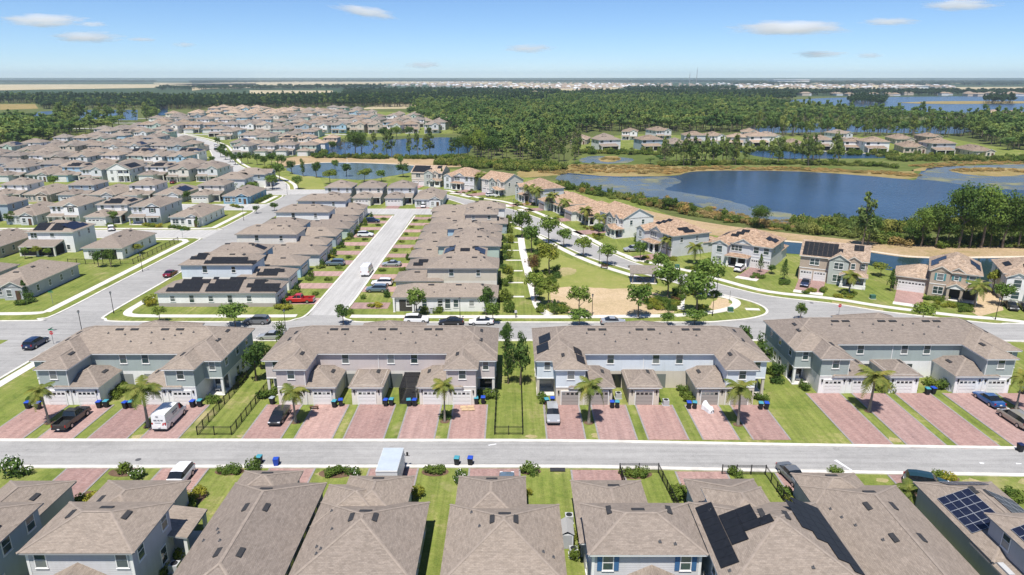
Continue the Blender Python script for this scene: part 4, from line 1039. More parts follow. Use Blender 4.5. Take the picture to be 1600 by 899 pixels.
# F9
h = near_house('grey house with framed solar panels on two roofs at the bottom corner', trim='trim_grey')
h.rect(44.9, 56, 40, 54.8, 0, 5.9, 'w_grey'); a = h.hip(44.9, 56, 40, 54.8, 5.8, 0.45)
h.rect(43.8, 51.4, 54.8, 64.0, 0, 3.3, 'w_grey'); b = h.hip(43.8, 51.4, 52, 64.0, 3.2, 0.42)
h.rect(43.75, 46, 50, 54.78, 0, 3.2, 'w_grey'); h.shed(43.4, 46.4, 49.6, 54.78, 2.9, 3.9, 'W')
h.solar(b, 'W', 55.3, 0.5, ['#####', '#####'], 1.1, 1.6, 'solar_blue', True)
h.solar(b, 'E', 55.0, 0.4, ['#####', '#####'], 1.1, 1.6, 'solar_blue', True)
h.solar(b, 'N', 45.9, 0.4, ['####'], 1.05, 1.6, 'solar_blue', True)
h.solar(a, 'W', 43.4, 0.5, ['########', '########'], 1.1, 1.6, 'solar_blue', True)
h.vents(b, [('W', 60.5, 4.0), ('E', 60.0, 4.0)])
for y, z in ((46.5, 4.0), (48.3, 4.0), (52.5, 4.0)): h.window('W', 44.9, y, z, 0.9, 1.5)
h.garage_door('N', 47.6, 64.0, 4.9)
recentre(h, 48.5, 53)
for x0, x1, y0 in ((-53.4, -48.6, 64.3), (-42.0, -36.6, 64.4), (-29.0, -23.8, 66.3), (-17.0, -11.4, 65.3), (-5.0, 0.8, 65.2), (7.2, 13.2, 64.4), (19.6, 25.4, 64.7), (31.4, 37.2, 65.8), (44.6, 51.0, 64.1)):
    driveway(x0, x1, y0, 72.1 if x0 < 5 else 72.1 - 0.028 * (x0 - 5) - 0.25, 'pavers')

# ================================================================== the two rows of narrow houses on the middle street
def row_house(name_label, x0, x1, y0, dep, two, gx, side, wall, gwall, group, base=None, roofmat='shingle', solar=None, narrow=None):
    """long axis along x; side 'E'/'W' = where the garage end and the drive are; gx = where the tall part stops"""
    h = House('house', (0, 0, 0), 0, 1, 'trim_grey', roofmat)
    yb = y0 + (dep if two else dep - 1.3)
    if two:
        tx0, tx1 = (x0, gx) if side == 'E' else (gx, x1)
        h.rect(tx0, tx1, y0 + 0.6, yb, 0, 5.85, wall, base=(2.9, gwall)); A = h.hip(tx0, tx1, y0 + 0.6, yb, 5.75, 0.42)
        g0, g1 = (gx, x1) if side == 'E' else (x0, gx)
        gb = y0 + 6.5
        h.rect(g0, g1, y0, gb, 0, 3.15, gwall)
        G = h.hip(g0 - 3 if side == 'E' else g0, g1 + 3 if side == 'W' else g1, y0, gb, 3.1, 0.42)
        for i, x in enumerate((tx0 + 5.2, tx1 - 4.0)): h.window('S', x, y0 + 0.6, 4.0, 0.8 if i else 0.95, 1.3 if i else 1.5)
        h.vents(G, [('N', (g0 + g1) / 2, 2.8), ('S', (g0 + g1) / 2 + 1, 3.1)])
    elif narrow:
        h.rect(x0, x1, y0, yb, 0, 3.2, gwall); G = h.hip(x0, x1, y0, yb, 3.1, 0.42)
        h.rect(narrow[0], narrow[1], y0 + 0.7, yb + 0.9, 3.2, 5.85, wall); A = h.hip(narrow[0], narrow[1], y0 + 0.7, yb + 0.9, 5.75, 0.42)
        for x in (narrow[0] + 2.4, narrow[1] - 2.4): h.window('S', x, y0 + 0.7, 4.3, 0.9, 1.1)
        h.window('E', narrow[1], y0 + 4, 4.2, 0.9, 1.2); h.window('W', narrow[0], y0 + 4, 4.2, 0.9, 1.2)
        h.vents(G, [('S', (x0 + narrow[0]) / 2, 2.8), ('S', (x1 + narrow[1]) / 2, 2.8)])
    else:
        h.rect(x0, x1, y0, yb, 0, 3.2, wall, base=base); A = h.hip(x0, x1, y0, yb, 3.1, 0.42)
        G = A
        for k in range(5): h.window('S', x0 + 3.0 + k * (x1 - x0 - 6) / 4.6, y0, 0.95 if k % 2 else 1.2, 0.9, 1.5 if k % 2 else 1.1)
    xm = (A['x0'] + A['x1']) / 2
    h.vents(A, [('S', xm - 3, 3.9), ('S', xm + 2.6, 3.9), ('E', (y0 + yb) / 2, 3.5)])
    h.pipes(A, [('S', xm + 1, 2.2), ('S', xm - 2.2, 1.6), ('S', xm + 4, 2.8)])
    gx_ = x1 if side == 'E' else x0
    h.garage_door(side, gx_, y0 + 3.4, 4.6)
    if two:
        h.window('E' if side == 'W' else 'W', (x1 if side == 'W' else x0), y0 + 3, 3.9, 1.0, 1.4)
        h.window('E' if side == 'W' else 'W', (x1 if side == 'W' else x0), y0 + 6, 3.9, 1.0, 1.4)
    if solar: solar(h, A, G)
    h.label(name_label, 'house', group)
    recentre(h, (x0 + x1) / 2, (y0 + yb) / 2)
    return h
GL, GR = 'narrow houses between the left street and the middle street', 'narrow houses between the middle street and the park walkway'
def s1(h, A, G):
    h.solar(A, 'S', -70.6, 0.35, ['######.######..#####', '.#####.######.######', '..#####.#####..##', '...##.##..#####', '....#..#...#'][:3], 1.12, 1.3)
    h.solar(A, 'S', -66.8, 4.3, ['##..#..###'], 1.12, 0.75)
def s2(h, A, G):
    h.solar(A, 'S', -67.6, 0.4, ['##########', '.#######'], 1.12, 1.2); h.solar(A, 'S', -71.2, 1.9, ['###', '.##'], 1.12, 1.2); h.solar(G, 'S', -56.2, 0.6, ['####', '.####'], 1.12, 1.2)
row_house('white single storey house with black solar panels and a stone base, above the red pickup', -72.4, -48.4, 132.8, 8.9, False, 0, 'E', 'w_white', 'w_white', GL, (0.8, 'w_stone'), solar=s1)
row_house('white two storey house with black solar panels behind the stone based house', -72.7, -49.2, 144.0, 8.6, True, -57.2, 'E', 'w_paleblue', 'w_white', GL, solar=s2)
row_house('blue walled two storey house, third from the cross street in its row', -72.6, -49.6, 154.1, 8.6, False, -57.6, 'E', 'w_blue', 'w_skyblue', GL, narrow=(-70.5, -58.5), solar=lambda h, A, G: h.solar(A, 'E', 157.0, 0.6, ['##', '##'], 1.12, 1.2))
row_house('white single storey house beside the parked grey car on the middle street', -72.4, -47.9, 164.4, 8.6, False, 0, 'E', 'w_palegrey', 'w_palegrey', GL)
row_house('cream two storey house, fifth from the cross street in its row', -72.2, -48.9, 174.5, 8.6, True, -56.6, 'E', 'w_cream', 'w_skyblue', GL)
row_house('teal and grey two storey house, sixth from the cross street in its row', -72.4, -48.9, 184.8, 8.6, False, -57.2, 'E', 'w_blue', 'w_bluegrey', GL, narrow=(-69.5, -58.0))
row_house('green single storey house on the drive where the white and blue car stands', -72.2, -47.6, 194.9, 8.4, False, 0, 'E', 'w_green', 'w_green', GL)
row_house('white two storey house, eighth from the cross street in its row', -72.0, -48.4, 205.2, 8.4, True, -56.0, 'E', 'w_white', 'w_white', GL)
row_house('grey single storey house, ninth from the cross street in its row', -71.8, -49.0, 215.4, 8.2, False, 0, 'E', 'w_grey', 'w_grey', GL)
row_house('pale grey two storey house at the far end of its row', -71.4, -49.6, 225.4, 8.2, True, -55.6, 'E', 'w_palegrey', 'w_white', GL)
def p1(h, A, G):
    h.dark('S', -21.3, 129.9, 2.6, 2.4, mat='porch_shade', name='porch_shade_panel'); h.column(-23.6, 129.6, 3.0, 0.35, 'w_white'); h.column(-19.8, 129.6, 3.0, 0.35, 'w_white')  # flat dark panel on the wall paints the shade of the corner porch
    for x in (-14.4, -12.9): h.window('S', x, 129.9, 0.7, 1.0, 1.9)
row_house('cream single storey house with a corner porch facing the cross street', -23.7, -3.2, 129.9, 8.8, False, 0, 'W', 'w_white', 'w_white', GR, solar=p1)
row_house('beige two storey house behind the corner porch house', -25.1, -3.3, 141.3, 8.6, True, -18.3, 'W', 'w_sand', 'w_cream', GR)
row_house('house with blue solar panels on the side slopes near the walkway', -24.0, -3.4, 151.3, 8.6, False, -18.6, 'W', 'w_bluegrey', 'w_bluegrey', GR, narrow=(-15.8, -6.2), solar=lambda h, A, G: (h.solar(A, 'W', 153.4, 0.5, ['####', '####'], 1.12, 1.3, 'solar_blue'), h.solar(A, 'E', 152.6, 0.5, ['####', '.###'], 1.12, 1.3, 'solar_blue'), h.solar(G, 'S', -22.8, 1.0, ['##', '.##'], 1.1, 1.2), h.solar(A, 'S', -12, 2.0, ['##'], 1.1, 1.2)))
row_house('sage green two storey house, fourth from the cross street in its row', -24.9, -3.2, 161.6, 8.6, True, -18.0, 'W', 'w_green', 'w_greengrey', GR)
row_house('grey two storey house, fifth from the cross street in its row', -25.0, -3.2, 171.2, 8.6, False, -18.4, 'W', 'w_grey', 'w_grey', GR, narrow=(-15.0, -6.0))
row_house('sky blue two storey house on the middle street', -25.2, -3.2, 181.4, 8.6, False, -15.4, 'W', 'w_skyblue', 'w_bluegrey', GR, narrow=(-17.5, -8.0))
row_house('tan roofed house just beyond the sky blue house', -25.4, -3.2, 191.4, 8.4, False, 0, 'W', 'w_lightgrey', 'w_lightgrey', GR)
row_house('beige two storey house, eighth from the cross street in its row', -24.4, -1.6, 201.6, 8.4, False, -15.6, 'W', 'w_beige', 'w_bluegrey', GR, narrow=(-14.0, -4.5))
row_house('white two storey house, ninth from the cross street in its row', -25.0, -2.4, 211.5, 8.4, True, -14.0, 'W', 'w_white', 'w_tan', GR)
row_house('beige single storey house at the far end of the walkway row', -26.2, -6.0, 221.2, 8.2, False, 0, 'W', 'w_beige', 'w_beige', GR)
for y in (137.0, 148.0, 158.0, 168.3, 178.4, 188.6, 198.8, 209.0, 219.0, 228.0): driveway(-48.3 if y < 230 else -49, -40.75, y - 2.6, y + 1.5, 'pavers_worn', False)
for y in (133.8, 145.2, 155.2, 165.4, 175.2, 185.4, 195.4, 205.5, 215.4, 225.0): driveway(-33.0, -25.3, y - 2.3, y + 1.6, 'pavers_worn', False)

# ================================================================== house types of the larger estate (local: front at y=0 facing -y, x centred)
def type_gable_front(h, wall, low, gar=True, shut=None, solar=None):
    h.rect(-4.9, 4.9, 1.8, 15.5, 0, 5.7, wall, base=None if low == wall else (2.9, low)); A = h.hip(-4.9, 4.9, 1.8, 15.5, 5.6, 0.42)
    h.rect(0.2, 4.88, 0.6, 5.0, 0, 5.68, wall); h.gable(0.2, 4.88, 0.6, 6.6, 5.6, 0.52, wall=wall, ends='S')
    h.shed(-5.1, 0.18, -0.6, 1.8, 2.6, 3.15); h.column(-4.7, -0.3, 2.5, 0.28); h.column(-0.2, -0.3, 2.5, 0.28); h.slab(-5.0, 0.15, -0.6, 1.78, 0.14)
    h.shed(0.4, 4.7, -0.4, 0.58, 2.5, 2.8)
    h.window('S', 2.5, 0.6, 3.9, 1.0, 1.3, shut=shut or 'shutter_dark'); h.window('S', 2.5, 0.6, 0.8, 1.8, 1.3, 2)
    h.window('S', -3.6, 1.8, 3.9, 0.9, 1.35); h.window('S', -2.0, 1.8, 3.9, 0.9, 1.35); h.door('S', -1.2, 1.8); h.window('S', -3.3, 1.8, 0.9, 1.2, 1.3)
    for y in (4.4, 9.0, 13.4): h.window('E', 4.9, y, 3.8, 0.8, 1.3); h.window('W', -4.9, y, 3.8, 0.8, 1.3)
    for y in (6.0, 11.5): h.window('E', 4.9, y, 0.9, 0.8, 1.3); h.window('W', -4.9, y, 0.9, 0.8, 1.3)
    h.window('N', -2, 15.5, 3.9, 1.2, 1.3); h.window('N', 2.2, 15.5, 3.9, 1.2, 1.3)
    h.vents(A, [('N', 0.6, 4.3), ('S', -2.0, 4.3), ('E', 10.5, 4.3), ('W', 11.5, 3.0)])
    if solar: h.solar(A, 'E', 5.2, 0.8, ['######', '######'], 1.1, 1.65, 'solar_blue')
def type_single(h, wall, low, gar=True, solar=None):
    h.rect(-5.0, 5.0, 1.2, 18.5, 0, 3.1, wall); A = h.hip(-5.0, 5.0, 1.2, 18.5, 3.05, 0.44)
    h.rect(0.4, 4.4, 0.0, 3.0, 0, 3.05, wall); h.gable(0.4, 4.4, 0.0, 5.4, 3.02, 0.5, wall=wall, ends='S')
    h.window('S', 1.6, 0.0, 0.9, 1.0, 1.4); h.door('S', 3.4, 0.0); h.window('S', -3.4, 1.2, 0.9, 1.8, 1.4, 2); h.window('S', -1.2, 1.2, 0.9, 0.9, 1.4)
    for y in (4, 8, 12, 16): h.window('E', 5.0, y, 1.0, 0.8, 1.3); h.window('W', -5.0, y + 0.6, 1.0, 0.8, 1.3)
    h.dark('N', -1.5, 18.5, 4.0, 2.4, mat='glass_dark', name='patio_door'); h.window('N', 3.0, 18.5, 0.9, 1.4, 1.4, 2)
    h.vents(A, [('W', 6.5, 4.6), ('E', 9.0, 4.6), ('W', 12.5, 4.2), ('S', 0.4, 4.4)]); h.pipes(A, [('E', 11, 2.6), ('W', 9.5, 3.0)])
    if solar: h.solar(A, 'E', 5.0, 0.8, ['#######', '#######'], 1.1, 1.65, 'solar_blue')
def type_garage_front(h, wall, low, gar=True, solar=None):
    h.rect(-4.9, 4.9, 8.0, 18.0, 0, 5.7, wall, base=None if low == wall else (2.9, low)); A = h.hip(-4.9, 4.9, 8.0, 18.0, 5.6, 0.42)
    h.rect(-4.7, 1.6, 0.6, 7.98, 0, 3.1, low); G = h.hip(-4.7, 1.6, 0.6, 9.0, 3.05, 0.42)
    h.shed(1.6, 4.9, 3.4, 7.98, 2.7, 3.5); h.column(4.6, 3.7, 2.65, 0.35); h.slab(1.6, 4.9, 3.5, 7.97, 0.12)
    h.garage_door('S', -1.55, 0.6, 4.8); h.door('S', 3.2, 8.0)
    h.window('S', -3.2, 8.0, 4.0, 1.0, 1.3); h.window('S', 3.4, 8.0, 3.9, 0.9, 1.3); h.window('S', 0.2, 8.0, 4.3, 0.8, 0.9)
    for y in (10, 15): h.window('E', 4.9, y, 3.9, 0.8, 1.3); h.window('W', -4.9, y, 3.9, 0.8, 1.3); h.window('E', 4.9, y + 0.8, 0.9, 0.8, 1.3)
    h.window('N', -2.4, 18.0, 3.9, 1.6, 1.3, 2); h.window('N', 2.4, 18.0, 3.9, 1.0, 1.3); h.dark('N', 0, 18.0, 3.2, 2.3, mat='glass_dark', name='patio_door')
    h.vents(A, [('S', 0.8, 3.6), ('N', -1, 3.6), ('E', 13, 3.4)]); h.vents(G, [('S', -1.6, 2.4), ('E', 5, 2.2)])
    if solar: h.solar(A, 'S', -2.6, 0.6, ['#####', '.####'], 1.1, 1.4, 'solar'); h.solar(A, 'E', 11, 0.6, ['####'], 1.1, 1.4, 'solar')
def type_back_porch(h, wall, low, gar=True, solar=None):
    """garden side towards -y: two storeys with a screened lean-to"""
    h.rect(-6.0, 6.0, 4.5, 14.5, 0, 5.75, wall, base=None if low == wall else (2.9, low)); A = h.hip(-6.0, 6.0, 4.5, 14.5, 5.65, 0.42)
    h.shed(-6.2, 3.4, 0.2, 4.48, 2.6, 3.6)
    for x in (-5.9, -1.4, 3.1): h.column(x, 0.5, 2.5, 0.4)
    h.dark('S', -3.65, 0.6, 4.1, 2.4, mat='screen'); h.dark('S', 0.85, 0.6, 4.1, 2.4, mat='screen'); h.dark('E', 3.15, 2.6, 3.4, 2.5, mat='screen'); h.slab(-6.1, 3.3, 0.4, 4.47, 0.1)
    h.window('S', -4.4, 4.5, 4.0, 1.6, 1.3, 2); h.window('S', 0.5, 4.5, 4.3, 1.0, 0.9); h.window('S', 4.3, 4.5, 0.9, 0.8, 1.2)
    for y in (7.2, 11.6): h.window('E', 6.0, y, 3.8, 0.8, 1.3); h.window('W', -6.0, y, 3.8, 0.8, 1.3)
    h.vents(A, [('N', 0, 3.6), ('S', -2.6, 4.2), ('S', -1.0, 4.2), ('E', 10.5, 3.8)])
    if solar:
        h.solar(A, 'S', -4.6, 0.7, ['###.###', '###.###'], 1.1, 1.75, 'solar'); h.solar(A, 'E', 5.6, 0.7, ['######', '#####'], 1.1, 1.65, 'solar_blue')
def type_balcony(h, wall, low, gar=True, solar=None):
    h.rect(-5.2, 5.2, 2.2, 15.5, 0, 5.7, wall); A = h.gable(-5.2, 5.2, 0.4, 15.5, 5.6, 0.48, wall=wall, ends='SN')
    h.rect(-5.18, -0.6, 0.5, 2.18, 0, 5.65, wall)
    for x in (-0.3, 2.3, 4.95): h.column(x, 0.7, 5.5, 0.3, 'trim_white')
    h.slab(-0.58, 5.2, 0.5, 2.18, 0.15); h.add(MB().box(-0.58, 5.2, 0.5, 2.18, 2.75, 3.0).build('balcony', 'trim_white', h.root)); h.add(MB().box(-0.1, 4.8, 0.55, 0.62, 3.0, 3.9).build('balustrade', 'trim_white', h.root))
    h.window('S', -2.9, 0.5, 3.8, 1.1, 1.4, shut='shutter_dark'); h.window('S', -2.9, 0.5, 0.8, 1.1, 1.4); h.dark('S', 1.0, 2.2, 1.8, 2.3, mat='glass_dark', name='patio_door'); h.dark('S', 3.7, 2.2, 1.8, 2.3, mat='glass_dark', name='patio_door')
    h.window('S', 1.0, 2.2, 3.6, 1.2, 1.6); h.window('S', 3.7, 2.2, 3.6, 1.2, 1.6)
    for y in (4.5, 8.5, 12.5): h.window('E', 5.2, y, 3.8, 0.8, 1.3); h.window('E', 5.2, y + 0.5, 0.9, 0.8, 1.3)
    h.solar(A, 'E', 3.0, 0.8, ['########', '########'], 1.1, 1.6, 'solar')
TYPES = dict(gable=type_gable_front, single=type_single, garage=type_garage_front, porch=type_back_porch, balcony=type_balcony)
PROTO = {}
def estate_house(kind, x, y, rz, wall, low, label, group=None, roofmat='shingle', lod=1, trim='trim_cream', order=True, **kw):
    """first use of a type at a level of detail builds it; later uses copy the thing with its parts"""
    key = (kind, lod, trim, tuple(sorted(kw.items())), wall == low)
    if key not in PROTO:
        h = House('house', (x, y, 0), rz, lod, trim, roofmat)
        TYPES[kind](h, wall, low, **kw)
        PROTO[key] = h
        h.cols = (wall, low, roofmat)
        tag(h.root, label, 'house', group, order)
        return h.root
    h = PROTO[key]
    r = h.root.copy(); COL.objects.link(r); r.location = (x, y, 0); r.rotation_euler = (0, 0, rz)
    w0, l0, r0 = h.cols
    swap = {}
    if w0 != wall: swap[M[w0].name] = M[wall]
    if l0 != low: swap[M[l0].name] = M[low]
    if r0 != roofmat: swap[M[r0].name] = M[roofmat]
    for c, subs in h.parts:
        k = c.copy(); COL.objects.link(k); k.parent = r
        if c.data.name.split('.')[0] in ('wall', 'gable', 'roof', 'porch_roof') and swap:
            for i, sl in enumerate(k.material_slots):
                nm = c.data.materials[i].name
                if nm in swap: sl.link = 'OBJECT'; sl.material = swap[nm]
        for g in subs:
            d = g.copy(); COL.objects.link(d); d.parent = k
    tag(r, label, 'house', group, order)
    return r
GA = 'houses of the large estate'
N_ = R(180)
# near corner block
estate_house('single', -107.4, 137.0, 0, 'w_grey', 'w_grey', 'grey single storey corner house with a wide hipped roof by the left street', GA)
estate_house('porch', -123.3, 173.9, 0, 'w_white', 'w_white', 'white two storey house with grey and blue solar arrays and a screened back porch', GA, solar=True)
estate_house('single', -105.6, 189.6, N_, 'w_white', 'w_white', 'white single storey house with two dark trees behind its garden fence', GA)
estate_house('single', -138.2, 190.2, N_, 'w_beige', 'w_beige', 'tan roofed single storey house, left neighbour of the solar house', GA)
estate_house('single', -121.0, 155.8, N_, 'w_lightgrey', 'w_lightgrey', 'house with a solar roof at the photo edge beside the grey corner house', GA, solar=True)
estate_house('porch', -152.5, 174.2, 0, 'w_lightgrey', 'w_lightgrey', 'two storey house at the photo edge beyond the tan roofed neighbour', GA)
# street facing row B
wB = [('single', -156.6, 213.6, 'w_lightgrey', {}, 'single storey house with a white gabled porch, left of the white gabled house'), ('gable', -143.6, 215.4, 'w_white', dict(), 'white two storey house with a shuttered gable window'),
      ('garage', -130.0, 211.9, 'w_white', dict(solar=True), 'white two storey house with low black solar strips over its porch roof'), ('gable', -117.0, 214.4, 'w_palegrey', dict(), 'white two storey house with a dark square window in its gable'),
      ('single', -102.8, 211.0, 'w_white', {}, 'white single storey corner house with red shrubs along its side'), ('porch', -170.5, 216, 'w_bluegrey', {}, 'blue grey two storey house at the photo edge, in the row with the gabled houses')]
for k, x, y, w, kw, lb in wB: estate_house(k, x, y, 0, w, w, lb, GA, **kw)
wC = [('garage', -165.6, 254.2, 'w_bluegrey', {}, 'blue grey two storey house with a low garage on the alley corner'), ('single', -153.6, 253.6, 'w_grey', {}, 'long roofed single storey house behind the gabled row'), ('garage', -141.8, 253.4, 'w_white', {}, 'white two storey house with a front garage in the alley row'),
      ('single', -129.2, 253.9, 'w_lightgrey', dict(solar=True), 'single storey house with one large solar panel field on its side slope'), ('garage', -115.2, 253.2, 'w_cream', {}, 'cream two storey house with a white garage door in the alley row'), ('single', -102.2, 250.8, 'w_blue', {}, 'bright blue single storey house with a white corner post'),
      ('single', -178.6, 254.4, 'w_beige', {}, 'beige single storey house left of the blue grey alley house'), ('garage', -191.6, 254.6, 'w_white', {}, 'two storey house beside the parked dark cars')]
for k, x, y, w, kw, lb in wC: estate_house(k, x, y, 0, w, w, lb, GA, **kw)
# the short row at the head of the middle street
GT = 'houses at the head of the middle street'
estate_house('garage', -65.2, 247.6, 0, 'w_palegrey', 'w_palegrey', 'pale grey two storey house nearest the park at the head of the middle street', GT)
estate_house('garage', -53.4, 247.2, 0, 'w_cream', 'w_cream', 'cream two storey house with a front garage at the head of the middle street', GT)
estate_house('garage', -41.6, 247.2, 0, 'w_lightgrey', 'w_lightgrey', 'grey two storey house facing straight down the middle street', GT)
estate_house('single', -30.2, 244.0, 0, 'w_palegrey', 'w_palegrey', 'single storey house with a dark entry at the street bend', GT)
for x in (-55.2, -43.2): driveway(x - 2.4, x + 2.4, 241.75, 247.7, 'pavers', False)
driveway(-34.6, -29.8, 241.75, 245, 'pavers', False)
# two houses at the corner of the park street
GP = 'houses at the corner of the park street'
estate_house('porch', -114.6, 292.0, R(180), 'w_palegrey', 'w_palegrey', 'two storey house with a black solar roof beside the little park', GP, solar=True)
estate_house('gable', -103.5, 297.0, R(90), 'w_bluegrey', 'w_white', 'blue and white two storey house next to the little park lawn', GP)

# ================================================================== tiled houses along the curving street by the lake
def tile_a(h, wall, low, shut=None, solar=True):
    """two single garage doors on the left, gabled bay, corner porch on the right"""
    h.rect(-7.2, 6.8, 1.4, 11.6, 0, 5.75, wall, base=None if low == wall else (2.9, low)); A = h.gable(-7.2, 6.8, 1.4, 11.6, 5.7, 0.5, axis='x', wall=wall, ends='WE')
    h.rect(-1.0, 3.0, 0.2, 1.38, 0, 5.7, 'w_greengrey'); h.gable(-1.0, 3.0, 0.2, 5.6, 5.66, 0.6, wall='w_greengrey', ends='S')
    h.rect(2.6, 5.2, 0.8, 1.38, 3.0, 5.68, wall); h.gable(2.4, 5.4, 0.8, 5.0, 5.66, 0.6, wall=wall, ends='S')
    h.hip(1.6, 6.9, -1.6, 1.4, 2.85, 0.4, 0.3); h.gable(1.8, 4.6, -1.9, 1.3, 2.95, 0.5, wall='trim_white', ends='S')
    for x in (2.0, 4.4, 6.6): h.column(x, -1.3, 2.75, 0.4, 'trim_white', base=True)
    h.slab(1.6, 6.9, -1.6, 1.38, 0.15); h.add(MB().box(4.6, 6.8, -1.5, -1.42, 0.15, 0.95).build('balustrade', 'trim_white', h.root))
    h.trim_band(-7.2, -1.0, 1.4, 2.8)
    for x in (-5.6, -2.7): h.garage_door('S', x, 1.4, 2.4)
    h.window('S', -4.1, 1.4, 3.8, 1.9, 1.4, 2); h.window('S', 1.0, 0.2, 3.7, 1.8, 1.4, 2); h.window('S', 1.0, 0.2, 0.8, 1.8, 1.5, 2); h.window('S', 3.9, 0.8, 3.9, 0.8, 1.2); h.window('S', 5.9, 1.4, 3.9, 0.8, 1.2); h.door('S', 3.4, 1.4); h.window('S', 5.6, 1.4, 0.9, 1.0, 1.4)
    for y in (4, 8): h.window('E', 6.8, y, 3.8, 0.8, 1.3); h.window('W', -7.2, y, 3.8, 0.8, 1.3)
    h.rect(1.8, 6.6, 11.6, 17.0, 0, 3.1, low); h.hip(1.8, 6.6, 10.0, 17.0, 3.05, 0.4)
    if solar: h.solar(A, 'S', -6.9, 0.4, ['########', '########', '#######.'], 1.02, 1.62); h.solar(A, 'S', 3.6, 3.6, ['##', '##'], 1.0, 1.0)
def tile_b(h, wall, low, shut='shutter_teal', solar=True):
    """low double garage on the left, tall hipped house with two gables, portico and porch"""
    h.rect(-9.6, -2.9, 1.6, 10.5, 0, 3.4, wall); G = h.hip(-9.6, 0.5, 1.6, 10.5, 3.35, 0.45)
    h.rect(-2.9, 6.9, 0.8, 13.6, 0, 5.75, wall); A = h.hip(-2.9, 6.9, 0.8, 13.6, 5.7, 0.55)
    h.rect(-2.7, 1.1, 0.1, 0.78, 0, 5.7, wall); h.gable(-2.7, 1.1, 0.1, 4.6, 5.66, 0.55, wall=wall, ends='S')
    h.gable(0.9, 4.0, 0.7, 5.0, 5.64, 0.6, wall=wall, ends='S')
    h.gable(0.9, 3.9, -1.8, 0.7, 3.0, 0.5, wall='trim_white', ends='S'); h.hip(3.4, 7.0, -1.0, 0.8, 2.8, 0.4, 0.3)
    for x in (1.1, 3.7): h.column(x, -1.5, 2.95, 0.5, wall, base=True)
    h.column(6.7, -0.7, 2.7, 0.3, 'trim_white'); h.slab(0.9, 7.0, -1.6, 0.78, 0.15)
    h.dark('S', 2.4, 0.8, 2.2, 2.6, mat='porch_shade', name='entry_shade_panel'); h.dark('S', 5.4, 0.8, 2.4, 2.3, mat='porch_shade', name='porch_shade_panel')  # no hollow behind: dark panels give entry and porch their shade
    h.garage_door('S', -6.2, 1.6, 5.4, 2.3, panes=8); h.lamp('S', -9.2, 1.6)
    h.window('S', -0.8, 0.1, 3.8, 1.2, 1.4, 1, shut); h.window('S', 2.4, 0.8, 4.0, 0.8, 0.9, 1, shut); h.window('S', 5.4, 0.8, 3.8, 1.2, 1.4, 1, shut); h.window('S', -0.8, 0.1, 0.8, 1.9, 1.5, 2)
    h.trim_band(-2.7, 1.1, 0.1, 2.8)
    for y in (4, 9): h.window('E', 6.9, y, 3.8, 0.8, 1.3); h.window('E', 6.9, y + 1, 0.9, 0.8, 1.3); h.window('W', -2.9, y + 2, 4.2, 0.8, 1.1)
    if solar: h.solar(A, 'W', 3.0, 0.5, ['#####', '..###'], 1.1, 1.6, 'solar_blue'); h.solar(A, 'E', 3.4, 0.5, ['#####', '.####'], 1.1, 1.2, 'solar_blue')
def tile_c(h, wall, low, shut=None, solar=True):
    """garage doors on the right, porch in the middle, gabled bay on the left, wide hipped roof"""
    h.rect(-7.0, 7.2, 1.2, 13.0, 0, 5.75, wall); A = h.hip(-7.0, 7.2, 1.2, 13.0, 5.7, 0.46)
    h.rect(-6.8, -3.0, -0.6, 1.18, 0, 5.4, wall); h.gable(-6.8, -3.0, -0.6, 4.0, 5.3, 0.5, wall=wall, ends='S')
    h.gable(-1.9, 2.6, 0.9, 5.0, 5.66, 0.55, wall=wall, ends='S')
    h.hip(-3.0, 2.2, -1.2, 1.2, 2.85, 0.42, 0.35)
    for x in (-2.6, -0.2, 2.0): h.column(x, -0.9, 2.75, 0.36, 'trim_white', base=True)
    h.dark('S', -0.6, 1.2, 3.6, 2.4, mat='porch_shade', name='porch_shade_panel'); h.slab(-3.0, 2.2, -1.2, 1.18, 0.15)  # shade under the middle porch painted as a dark sheet
    h.trim_band(2.6, 7.2, 1.2, 2.85)
    for x in (3.7, 6.0): h.garage_door('S', x, 1.2, 2.1)
    h.window('S', -4.9, -0.6, 3.3, 1.3, 1.6); h.window('S', -4.9, -0.6, 0.8, 1.3, 1.5); h.window('S', -1.2, 1.2, 3.8, 2.6, 1.3, 3); h.window('S', 3.6, 1.2, 3.8, 1.2, 1.5, shut=shut); h.window('S', 6.0, 1.2, 3.8, 1.2, 1.5, shut=shut)
    for y in (4, 9): h.window('E', 7.2, y, 3.8, 0.8, 1.2); h.window('W', -7.0, y, 3.8, 0.9, 1.4); h.window('W', -7.0, y, 0.9, 0.9, 1.4)
    h.rect(3.0, 7.0, 13.0, 17.5, 0, 3.1, wall); h.hip(3.0, 7.0, 11.5, 17.5, 3.0, 0.42)
    if solar: h.solar(A, 'S', -3.6, 2.6, ['##', '.##', '..##'], 0.95, 1.1); h.solar(A, 'E', 4.0, 0.7, ['.###', '###'], 1.1, 1.2); h.solar(A, 'W', 5, 1.2, ['###'], 1.1, 1.2)
